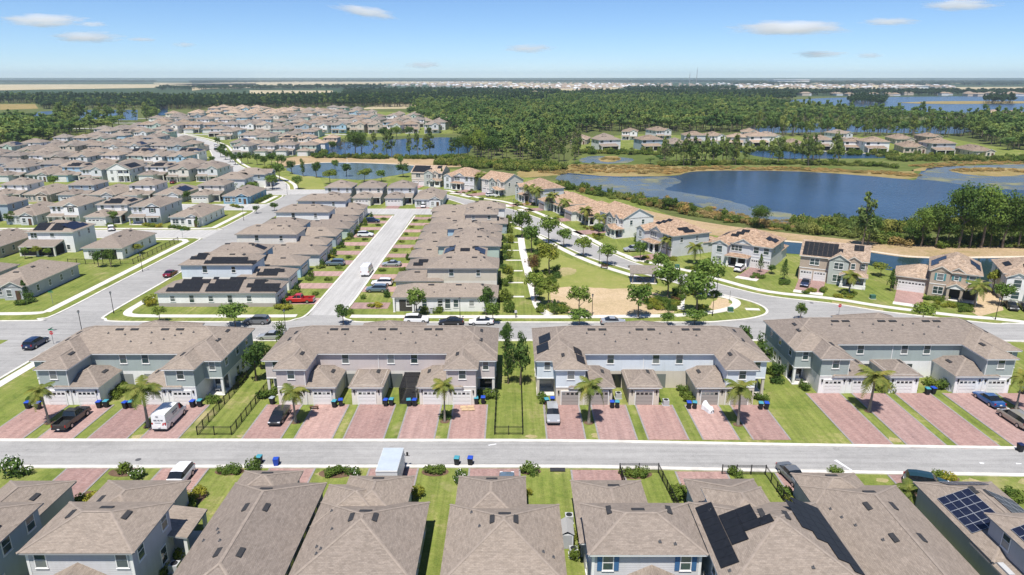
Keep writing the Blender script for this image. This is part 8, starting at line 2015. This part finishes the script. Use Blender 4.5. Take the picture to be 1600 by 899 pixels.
# ---- fences
def fence(name_label, pts, h=1.25, step=1.85, dense=0.14, dark=True):
    root = empty('metal_fence', (*pts[0], 0.0)); ox, oy = pts[0]
    pm = shared(('fp', h), lambda: MB().box(-0.05, 0.05, -0.05, 0.05, 0, h + 0.08).mesh('post', ['black_metal']))
    pick, rail = MB(), MB()
    for (ax, ay), (bx, by) in zip(pts, pts[1:]):
        L_ = math.hypot(bx - ax, by - ay); n = max(1, round(L_ / step)); ang = math.atan2(by - ay, bx - ax)
        for i in range(n + 1):
            t = i / n; put('post', pm, root, (ax + (bx - ax) * t - ox, ay + (by - ay) * t - oy, 0), ang)
        dx, dy = (bx - ax) / L_, (by - ay) / L_; nx, ny = -dy, dx
        for z in (0.14, h - 0.16, h):
            c = [(ax - ox + nx * s * 0.018, ay - oy + ny * s * 0.018) for s in (-1, 1)] + [(bx - ox + nx * s * 0.018, by - oy + ny * s * 0.018) for s in (1, -1)]
            rail.prism(c, z - 0.02, z + 0.02, bottom=True)
        m = int(L_ / dense)
        for i in range(1, m):
            t = i / m; x, y = ax + (bx - ax) * t - ox, ay + (by - ay) * t - oy; w = 0.011
            pick.face([(x - dx * w, y - dy * w, 0.08), (x + dx * w, y + dy * w, 0.08), (x + dx * w, y + dy * w, h), (x - dx * w, y - dy * w, h)]).face([(x - nx * w, y - ny * w, 0.08), (x + nx * w, y + ny * w, 0.08), (x + nx * w, y + ny * w, h), (x - nx * w, y - ny * w, h)])
    rail.build('rail', 'black_metal', root)
    o = pick.build('picket', 'black_metal', root); o['kind'] = 'stuff'
    tag(root, name_label, 'fence', 'black metal fences')
fence('black metal fence round the lawn left of the mauve block', [(-36.9, 98.0), (-36.9, 80.2), (-41.4, 80.2), (-41.4, 98.0)])
fence('black metal fence round the lawn right of the mauve block', [(1.4, 98.0), (1.4, 80.3), (-2.3, 80.3), (-2.3, 98.0)])
fence('black metal fence round the garden lawn behind the house with blue shutters', [(18.2, 60.6), (17.4, 71.2), (12.8, 71.2)])
fence('black fence stub left of the flowering shrub drive', [(12.8, 71.2), (12.9, 64.7)])
fence('black metal fence round the small lawn by the solar roofs', [(24.9, 70.9), (30.0, 70.8), (30.3, 60.6)])
fence('black garden fence along the left street path', [(-98.6, 166.2), (-95.4, 166.2), (-95.4, 190.5)], 1.4, 2.4, 0.16)
fence('black garden fence behind the two dark trees', [(-111.8, 166.2), (-98.6, 166.2)], 1.4, 2.4, 0.16)
# clipped hedge beside the bright blue house
b = bush_mesh(80, 'leaf_hedge', 0.1, 120)
for i in range(9):
    o = put('hedge_plant', SHRUB['green'][i % 3], None, (-95.2, 252.6 + i * 1.9, 0)); o.scale = (0.9, 1.2, 1.5); tag(o, 'clipped hedge plant along the bright blue house', 'hedge', 'hedge of the bright blue house', False)
# ---- street lamps
def lamp_post(px, py, label, h=4.6):
    p = at(px, py); root = empty('street_lamp', (p.x, p.y, 0))
    MB().tube((0, 0, 0), (0, 0, 0.5), 0.12, 0.09, 8).tube((0, 0, 0.5), (0, 0, h - 0.6), 0.065, 0.05, 8).build('post', 'black_metal', root)
    b = MB(); b.tube((0, 0, 0), (0, 0, 0.1), 0.09, 0.15, 8).tube((0, 0, 0.42), (0, 0, 0.62), 0.24, 0.03, 8)
    for i in range(4):
        a = 0.785 + i * 1.5708; b.tube((0.13 * math.cos(a), 0.13 * math.sin(a), 0.08), (0.19 * math.cos(a), 0.19 * math.sin(a), 0.44), 0.015, 0.015, 4)
    b.build('lantern', 'black_metal', root, (0, 0, h - 0.6))
    MB().tube((0, 0, 0.1), (0, 0, 0.42), 0.12, 0.17, 8).build('glass', 'plate', root, (0, 0, h - 0.6))
    tag(root, label, 'street lamp', 'street lamps')
for px, py, lb in ((178, 490, 'street lamp on the corner verge of the left street'), (129, 522, 'street lamp behind the first townhouse roof'), (223, 425, 'street lamp along the left street path'), (447, 520, 'street lamp behind the mauve block roof'), (719, 500, 'street lamp before the corner porch house'), (925, 494, 'street lamp on the bare park lawn edge'), (1113, 494, 'street lamp at the park corner path'), (1120, 458, 'street lamp at the lake street junction'), (936, 413, 'street lamp beside the young verge trees'), (381, 345, 'street lamp at the bend of the left street'), (449, 305, 'street lamp before the little park'), (69, 301, 'street lamp in the estate alley'), (1555, 500, 'street lamp near the photo edge on the lake street'), (802, 332, 'street lamp at the upper lake street'), (363, 252, 'street lamp on the curving estate road')):
    lamp_post(px, py, lb)
# ---- signs
flat('sign_red', (0.5, 0.015, 0.025), 0.5); flat('sign_green', (0.01, 0.22, 0.13), 0.5)
def text_mesh(txt, size, mat):
    c = bpy.data.curves.new('lettering', 'FONT'); c.body = txt; c.size = size; c.align_x = 'CENTER'; c.align_y = 'CENTER'; c.extrude = 0.002
    t = bpy.data.objects.new('text', c); COL.objects.link(t); bpy.context.view_layer.update()
    me = bpy.data.meshes.new_from_object(t.evaluated_get(bpy.context.evaluated_depsgraph_get())); bpy.data.objects.remove(t); bpy.data.curves.remove(c)
    me.materials.clear(); me.materials.append(M[mat]); return me
def sign(px, py, label, stop=True, names=True, rz=0.0):
    p = at(px, py); root = empty('road_sign', (p.x, p.y, 0), rz)
    MB().box(-0.03, 0.03, -0.03, 0.03, 0, 2.9 if names else 2.2).build('post', 'grey_metal', root)
    if stop:
        oc = [(0.4 * math.cos(R(22.5 + 45 * i)), 0.4 * math.sin(R(22.5 + 45 * i))) for i in range(8)]
        b = MB(); b.face([(x, -0.045, 2.15 + z) for x, z in oc]); b.face([(x, -0.032, 2.15 + z) for x, z in oc[::-1]]); pl = b.build('plate', 'sign_red', root)
        b = MB()
        for i in range(8):
            a, c = oc[i], oc[(i + 1) % 8]
            b.face([(a[0], -0.048, 2.15 + a[1]), (c[0], -0.048, 2.15 + c[1]), (c[0] * 0.92, -0.048, 2.15 + c[1] * 0.92), (a[0] * 0.92, -0.048, 2.15 + a[1] * 0.92)])
        b.build('border', 'plate', pl)
        t = put('lettering', text_mesh('STOP', 0.26, 'plate'), pl, (0, -0.052, 2.15)); t.rotation_euler = (R(90), 0, 0)
    if names:
        MB().box(-0.5, 0.5, -0.012, 0.012, 2.62, 2.8).build('name_plate', 'sign_green', root); MB().box(-0.012, 0.012, -0.5, 0.5, 2.82, 3.0).build('name_plate', 'sign_green', root)
    tag(root, label, 'sign', 'road signs')
sign(84, 538, 'red stop sign with green name plates by the dark blue car'); sign(1310, 494, 'red stop sign before the lake street houses', True, False)
sign(83, 476, 'green name sign on the left street lawn', False); sign(286, 374, 'green name sign at the branch street corner', False); sign(1140, 470, 'slim sign post at the park corner path', False, False, 0.3)
# ---- utility boxes, hydrants
flat('utility_green', (0.05, 0.14, 0.1), 0.6); flat('hydrant', (0.55, 0.08, 0.04), 0.5)
for px, py, lb in ((1058, 419, 'green utility box on the lake street lawn'), (1363, 467, 'green utility box on the worn lawn'), (1141, 487, 'small box beside the corner path')):
    p = at(px, py); root = empty('utility_box', (p.x, p.y, 0)); MB().box(-0.5, 0.5, -0.4, 0.4, 0.06, 0.8).build('cabinet', 'utility_green', root); MB().box(-0.6, 0.6, -0.5, 0.5, 0, 0.06).build('plinth', 'concrete', root); MB().box(-0.53, 0.53, -0.43, 0.43, 0.8, 0.86).build('lid', 'utility_green', root); tag(root, lb, 'utility box', 'utility boxes')
# storm drain on near kerb, paint marks
p = at(871, 733); o = structure(MB().box(-0.9, 0.9, -0.35, 0.35, 0.0, 0.15).build('drain_grate', 'vent_dark', None, (p.x, p.y - 0.3, 0)))
for poly in ([(1303, 720), (1307, 719), (1334, 737), (1331, 737)], [(762, 696), (775, 694), (776, 695), (764, 697)], [(1530, 723), (1538, 724), (1537, 726), (1531, 725)], [(1587, 724), (1596, 725), (1596, 726), (1588, 726)]):
    sheet('road_marking', xy(poly), 0.056, 'paint_white')
for px, py, rr_ in ((216, 719, 0.35), (86, 516, 0.35), (1268, 474, 0.4), (982, 416, 0.35)):
    p = at(px, py); sheet('manhole_cover', [(p.x + rr_ * math.cos(0.5236 * i), p.y + rr_ * math.sin(0.5236 * i)) for i in range(12)], 0.058, 'lead')
# ---- pavilion in the park
root = empty('pavilion', (30.2, 151.4, 0), R(-4))
for x in (-2.5, 2.5):
    for y in (-2.0, 2.0): MB().box(x - 0.12, x + 0.12, y - 0.12, y + 0.12, 0, 2.5).build('post', 'trim_brown', root)
MB().box(-2.8, 2.8, -2.12, -1.9, 2.4, 2.6).box(-2.8, 2.8, 1.9, 2.12, 2.4, 2.6).build('beam', 'trim_brown', root)
b = MB(); b.face([(-3.2, -2.7, 2.55), (3.2, -2.7, 2.55), (3.2, 0, 3.8), (-3.2, 0, 3.8)], 0, [(0, 0), (6.4, 0), (6.4, 3), (0, 3)]); b.face([(3.2, 2.7, 2.55), (-3.2, 2.7, 2.55), (-3.2, 0, 3.8), (3.2, 0, 3.8)], 0, [(0, 0), (6.4, 0), (6.4, 3), (0, 3)]); b.face([(-3.2, -2.7, 2.4), (-3.2, 0, 3.65), (3.2, 0, 3.65), (3.2, -2.7, 2.4)], 1); b.face([(3.2, 2.7, 2.4), (3.2, 0, 3.65), (-3.2, 0, 3.65), (-3.2, 2.7, 2.4)], 1)
b.face([(-3.2, -2.7, 2.4), (3.2, -2.7, 2.4), (3.2, -2.7, 2.55), (-3.2, -2.7, 2.55)], 1); b.build('roof', ['shingle_grey', 'trim_brown'], root)
MB().box(-2.9, 2.9, -2.5, 2.5, 0, 0.1).build('floor_slab', 'concrete', root)
tag(root, 'small shingle roofed pavilion on posts in the park', 'pavilion')
for dx, lb in ((-0.9, 'left picnic table under the pavilion'), (1.1, 'right picnic table under the pavilion')):
    root = empty('picnic_table', (30.2 + dx, 151.4, 0.1)); MB().box(-0.4, 0.4, -0.9, 0.9, 0.7, 0.76).build('tabletop', 'trim_brown', root)
    for sx in (-0.7, 0.7): MB().box(sx - 0.13, sx + 0.13, -0.9, 0.9, 0.42, 0.47).build('seat', 'trim_brown', root)
    for sy in (-0.6, 0.6): MB().box(-0.72, 0.72, sy - 0.05, sy + 0.05, 0.34, 0.42).box(-0.3, -0.2, sy - 0.05, sy + 0.05, 0, 0.7).box(0.2, 0.3, sy - 0.05, sy + 0.05, 0, 0.7).build('leg', 'trim_brown', root)
    tag(root, lb, 'table', 'picnic tables')
# ---- park bench at the lake street path
p = at(944, 420); root = empty('park_bench', (p.x, p.y, 0.05), R(-30)); MB().box(-0.9, 0.9, -0.25, 0.25, 0.4, 0.46).build('seat', 'door_brown', root); MB().box(-0.9, 0.9, 0.2, 0.27, 0.5, 0.9).build('backrest', 'door_brown', root)
for sx in (-0.8, 0.8): MB().box(sx - 0.04, sx + 0.04, -0.22, 0.25, 0, 0.4).build('leg', 'black_metal', root)
tag(root, 'brown bench beside the lake street path', 'bench')
# ---- fountain in the near pond
p = at(543, 262); root = empty('fountain', (p.x, p.y, 0.05))
m = bpy.data.materials.new('spray'); m.use_nodes = True; N, L = m.node_tree.nodes, m.node_tree.links; N.clear()
o1, d1, t1, x1 = N.new('ShaderNodeOutputMaterial'), N.new('ShaderNodeBsdfDiffuse'), N.new('ShaderNodeBsdfTransparent'), N.new('ShaderNodeMixShader'); d1.inputs[0].default_value = (0.9, 0.92, 0.95, 1); x1.inputs[0].default_value = 0.35
L.new(t1.outputs[0], x1.inputs[1]); L.new(d1.outputs[0], x1.inputs[2]); L.new(x1.outputs[0], o1.inputs[0]); M['spray'] = m
b = MB(); fr2 = random.Random(3)
for i in range(260):
    a = fr2.uniform(0, 6.28); t = fr2.random(); k = fr2.choice((0, 0, 1))
    rad, z = (2.4 * t * fr2.uniform(0.8, 1.1), 3.2 * (4 * t * (1 - t)) * 0.7 + 0.1) if k == 0 else (0.35 * t * fr2.random(), 5.5 * t)
    c = Vector((rad * math.cos(a), rad * math.sin(a), z)); s = 0.16
    q = Vector((fr2.gauss(0, 1), fr2.gauss(0, 1), fr2.gauss(0, 1))).normalized(); u = q.orthogonal().normalized(); v = q.cross(u)
    b.face([c - u * s, c - v * s, c + u * s, c + v * s])
b.build('spray', 'spray', root); MB().tube((0, 0, -0.05), (0, 0, 0.25), 0.5, 0.35, 10).build('nozzle', 'lead', root)
tag(root, 'white fountain jet in the near pond', 'fountain')
# ---- person on the cross street path
m, nt, N, L, P = nodes_of('person_look')
tc = N.new('ShaderNodeTexCoord'); sx_ = N.new('ShaderNodeSeparateXYZ'); L.new(tc.outputs['Object'], sx_.inputs[0]); mr = N.new('ShaderNodeMath'); mr.operation = 'DIVIDE'; mr.inputs[1].default_value = 1.8; L.new(sx_.outputs[2], mr.inputs[0])
rp = ramp(N, [(0, (0.03, 0.03, 0.03)), (0.04, (0.02, 0.025, 0.022)), (0.53, (0.6, 0.58, 0.62)), (0.83, (0.45, 0.28, 0.2)), (0.915, (0.03, 0.02, 0.025))]); rp.color_ramp.interpolation = 'CONSTANT'
L.new(mr.outputs[0], rp.inputs[0]); L.new(rp.outputs[0], P.inputs['Base Color']); P.inputs['Roughness'].default_value = 0.9; M['person_look'] = m
vs = [(0, 0, 0.95), (0, 0, 1.15), (0, 0.01, 1.38), (0, 0, 1.5), (0, -0.02, 1.6), (0, -0.01, 1.72), (0.1, 0, 0.9), (0.11, 0.02, 0.5), (0.11, 0.04, 0.09), (0.11, -0.1, 0.05), (-0.1, 0, 0.9), (-0.11, -0.06, 0.5), (-0.11, -0.02, 0.09), (-0.11, -0.16, 0.05),
      (0.19, 0, 1.4), (0.25, 0.02, 1.14), (0.27, -0.08, 0.92), (0.27, -0.1, 0.83), (-0.19, 0, 1.4), (-0.26, -0.02, 1.16), (-0.22, -0.22, 1.08), (-0.2, -0.3, 1.06)]
es = [(0, 1), (1, 2), (2, 3), (3, 4), (4, 5), (0, 6), (6, 7), (7, 8), (8, 9), (0, 10), (10, 11), (11, 12), (12, 13), (2, 14), (14, 15), (15, 16), (16, 17), (2, 18), (18, 19), (19, 20), (20, 21)]
rad = [0.15, 0.14, 0.17, 0.06, 0.095, 0.09, 0.1, 0.075, 0.05, 0.04, 0.1, 0.075, 0.05, 0.04, 0.07, 0.05, 0.04, 0.035, 0.07, 0.05, 0.04, 0.035]
me = bpy.data.meshes.new('person'); me.from_pydata(vs, es, []); me.materials.append(m)
p = at(806, 497); person = put('person', me, None, (p.x, p.y, 0.07), R(15))
md = person.modifiers.new('skin', 'SKIN')
if not me.skin_vertices: me.attributes.new('skin', 'FLOAT', 'POINT')
for i, r_ in enumerate(rad):
    me.skin_vertices[0].data[i].radius = (r_, r_ * 0.85)
me.skin_vertices[0].data[0].use_root = True
sd = person.modifiers.new('sub', 'SUBSURF'); sd.levels = 1; sd.render_levels = 1
tag(person, 'person in a pale top and dark trousers walking on the cross street path', 'person')

# ---- distant town and masts
tw = random.Random(31)
b = MB()
def far_roofs(poly_px, n, mats):
    poly = xy(poly_px); x0, x1 = min(p[0] for p in poly), max(p[0] for p in poly); y0, y1 = min(p[1] for p in poly), max(p[1] for p in poly)
    k = 0; guard = 0
    while k < n and guard < n * 40:
        guard += 1
        pxx = tw.uniform(min(q[0] for q in poly_px), max(q[0] for q in poly_px)); pyy = tw.uniform(min(q[1] for q in poly_px), max(q[1] for q in poly_px))
        if not inside(pxx, pyy, poly_px): continue
        x, y = at(pxx, pyy)[:2]
        k += 1
        w, d, h_ = tw.uniform(7, 13), tw.uniform(7, 12), tw.uniform(4, 7)
        mi = tw.choice(mats)
        b.box(x - w, x + w, y - d, y + d, 0, h_, 1 if tw.random() < 0.8 else 0, 'b')
        b.face([(x - w - 0.5, y - d - 0.5, h_), (x + w + 0.5, y - d - 0.5, h_), (x + w * 0.4, y, h_ + 3.5), (x - w * 0.4, y, h_ + 3.5)], mi); b.face([(x + w + 0.5, y + d + 0.5, h_), (x - w - 0.5, y + d + 0.5, h_), (x - w * 0.4, y, h_ + 3.5), (x + w * 0.4, y, h_ + 3.5)], mi)
        b.face([(x + w + 0.5, y - d - 0.5, h_), (x + w + 0.5, y + d + 0.5, h_), (x + w * 0.4, y, h_ + 3.5)], mi); b.face([(x - w - 0.5, y + d + 0.5, h_), (x - w - 0.5, y - d - 0.5, h_), (x - w * 0.4, y, h_ + 3.5)], mi)
far_roofs([(600, 135.5), (800, 139), (900, 141), (990, 137), (980, 131), (800, 129), (620, 129)], 420, [2, 2, 3, 0])
far_roofs([(300, 128.5), (420, 128.5), (420, 127), (300, 127)], 60, [2, 0])
far_roofs([(900, 136), (1150, 138), (1440, 140), (1500, 137), (1440, 132), (1150, 131), (900, 131)], 330, [2, 0, 3])
far_roofs([(1000, 139.5), (1200, 141.5), (1200, 139), (1000, 138)], 50, [2, 2])
far_roofs([(1245, 150.3), (1600, 151.2), (1600, 149.2), (1245, 148.6)], 26, [3, 2, 3])
o = b.build('distant_town', ['w_lightgrey', 'w_beige', 'shingle_warm', 'tile_roof_brown']); stuff(o, 'pale roofs of a distant town below the horizon', 'town')
for px, py, h_, lb in ((1088, 131, 105, 'tall thin mast on the horizon'), (1077, 131, 70, 'shorter thin mast left of the tall one')):
    p = at(px, py); root = empty('radio_mast', (p.x, p.y, 0))
    MB().tube((0, 0, 0), (0, 0, h_), 3.0, 1.6, 4).build('lattice', 'trim_grey', root); MB().tube((0, 0, h_), (0, 0, h_ + 14), 0.8, 0.5, 4).build('antenna', 'trim_grey', root)
    tag(root, lb, 'mast')
p = at(1232, 130.5); root = empty('warehouse', (p.x, p.y, 0)); MB().box(-140, 140, -60, 60, 0, 26).build('wall', 'w_white', root); MB().box(-144, 144, -64, 64, 26, 30).build('roof', 'w_palegrey', root); tag(root, 'long white building on the horizon', 'building')
p = at(1422, 138.5); root = empty('warehouse', (p.x, p.y, 0)); MB().box(-60, 60, -30, 30, 0, 10).build('wall', 'w_white', root); MB().box(-62, 62, -32, 32, 10, 12).build('roof', 'trim_white', root); tag(root, 'white building beyond the far lake', 'building')

# ================================================================== clouds and air
def cloud_mat():
    m = bpy.data.materials.new('cloud_vapour'); m.use_nodes = True
    N, L = m.node_tree.nodes, m.node_tree.links; N.clear()
    out, vol = N.new('ShaderNodeOutputMaterial'), N.new('ShaderNodeVolumePrincipled')
    tc = N.new('ShaderNodeTexCoord')
    ln = N.new('ShaderNodeVectorMath'); ln.operation = 'LENGTH'; L.new(tc.outputs['Object'], ln.inputs[0])
    oi = N.new('ShaderNodeObjectInfo'); ad = N.new('ShaderNodeVectorMath'); ad.operation = 'ADD'
    L.new(tc.outputs['Object'], ad.inputs[0]); cm = N.new('ShaderNodeCombineXYZ'); mu = N.new('ShaderNodeMath'); mu.operation = 'MULTIPLY'; mu.inputs[1].default_value = 37.0
    L.new(oi.outputs['Random'], mu.inputs[0]); L.new(mu.outputs[0], cm.inputs[0]); L.new(mu.outputs[0], cm.inputs[1]); L.new(cm.outputs[0], ad.inputs[1])
    n = noise(N, L, 2.2, 6, ad.outputs[0], 0.68)
    s1 = N.new('ShaderNodeMath'); s1.operation = 'SUBTRACT'; s1.inputs[0].default_value = 1.0; L.new(ln.outputs['Value'], s1.inputs[1])
    a1 = N.new('ShaderNodeMath'); a1.operation = 'MULTIPLY_ADD'; a1.inputs[1].default_value = 2.3; a1.inputs[2].default_value = -1.3; L.new(n.outputs[0], a1.inputs[0])
    a2 = N.new('ShaderNodeMath'); a2.operation = 'ADD'; L.new(a1.outputs[0], a2.inputs[0]); L.new(s1.outputs[0], a2.inputs[1])
    mp = N.new('ShaderNodeMapRange'); mp.inputs[1].default_value = 0.05; mp.inputs[2].default_value = 0.65; mp.inputs[3].default_value = 0.0; mp.inputs[4].default_value = 0.007
    L.new(a2.outputs[0], mp.inputs[0])
    L.new(mp.outputs[0], vol.inputs['Density'])
    vol.inputs['Density Attribute'].default_value = ''
    vol.inputs['Color'].default_value = (1, 1, 1, 1); vol.inputs['Anisotropy'].default_value = 0.1
    # multiple scattering inside a cloud, which single scattering would leave grey
    L.new(out.inputs['Volume'].node and vol.outputs[0], out.inputs['Volume'])
    M['cloud'] = m
    return m
cloud_mat()
import bmesh
def ball():
    me = bpy.data.meshes.new('cloud'); bm = bmesh.new(); bmesh.ops.create_icosphere(bm, subdivisions=3, radius=1.0); bm.to_mesh(me); bm.free(); me.materials.append(M['cloud']); return me
CB = ball()
DIST = 14000.0
for px, py, w, h_, lb in ((66, 32, 124, 20, 'largest white cloud at the upper left'), (143, 38, 46, 9, 'small cloud right of the largest left cloud'), (135, 58, 100, 18, 'flat cloud below the largest left cloud'), (221, 62, 46, 7, 'thin wisp right of the flat cloud'), (288, 70, 36, 8, 'lone small wisp left of centre'), (570, 18, 96, 18, 'slanting thin cloud at the top'), (826, 76, 72, 14, 'small cloud near the middle of the sky'), (661, 102, 54, 12, 'low small cloud above the horizon'), (1232, 44, 172, 24, 'widest flat cloud on the right'), (1390, 34, 82, 12, 'thin cloud right of the widest cloud'), (1500, 8, 106, 18, 'cloud cut by the top edge'), (1282, 85, 74, 12, 'low flat cloud below the widest cloud'), (1358, 87, 40, 10, 'small low cloud beside the low flat cloud')):
    u, v = (px - 800) / FOCAL, (py - 449.5) / FOCAL
    d = Vector((u, CP - v * SP, -SP - v * CP)); k = DIST / d.y; c = Vector((0, 0, CAM_H)) + d * k
    o = put('cloud', CB, None, c); sc_ = DIST / FOCAL * 1.02
    o.scale = (w * 0.6 * sc_, w * 0.26 * sc_, h_ * 0.52 * sc_)
    if px == 570: o.rotation_euler = (0, R(9), 0)
    tag(o, lb, 'cloud', 'small fair weather clouds')
# haze
hz = MB().box(-14500, 14500, -300, 11800, -1.0, 128.0)
m = bpy.data.materials.new('haze_air'); m.use_nodes = True; N, L = m.node_tree.nodes, m.node_tree.links; N.clear()
out, vol = N.new('ShaderNodeOutputMaterial'), N.new('ShaderNodeVolumePrincipled')
vol.inputs['Color'].default_value = (0.74, 0.87, 1.0, 1); vol.inputs['Density'].default_value = HAZE = 0.00007; vol.inputs['Density Attribute'].default_value = ''; vol.inputs['Anisotropy'].default_value = 0.2
L.new(vol.outputs[0], out.inputs['Volume'])
o = hz.build('haze', [m]); stuff(o, 'thin blue haze over the distant country', 'haze')

# ================================================================== labels: tell look-alikes apart by their order across the photo
bpy.context.view_layer.update()
seen = {}
for o, order in LABELLED: seen.setdefault(o['label'], []).append((o, order))
for lb, lst in seen.items():
    if len(lst) < 2 or not all(q for _, q in lst) or len(lst) > 20: continue
    lst = sorted(lst, key=lambda q: to_px(*q[0].location)[0])
    for i, (o, _) in enumerate(lst): o['label'] = lb + ', ' + ('leftmost' if i == 0 else ('rightmost' if i == len(lst) - 1 else ordinal(i + 1) + ' from the left'))
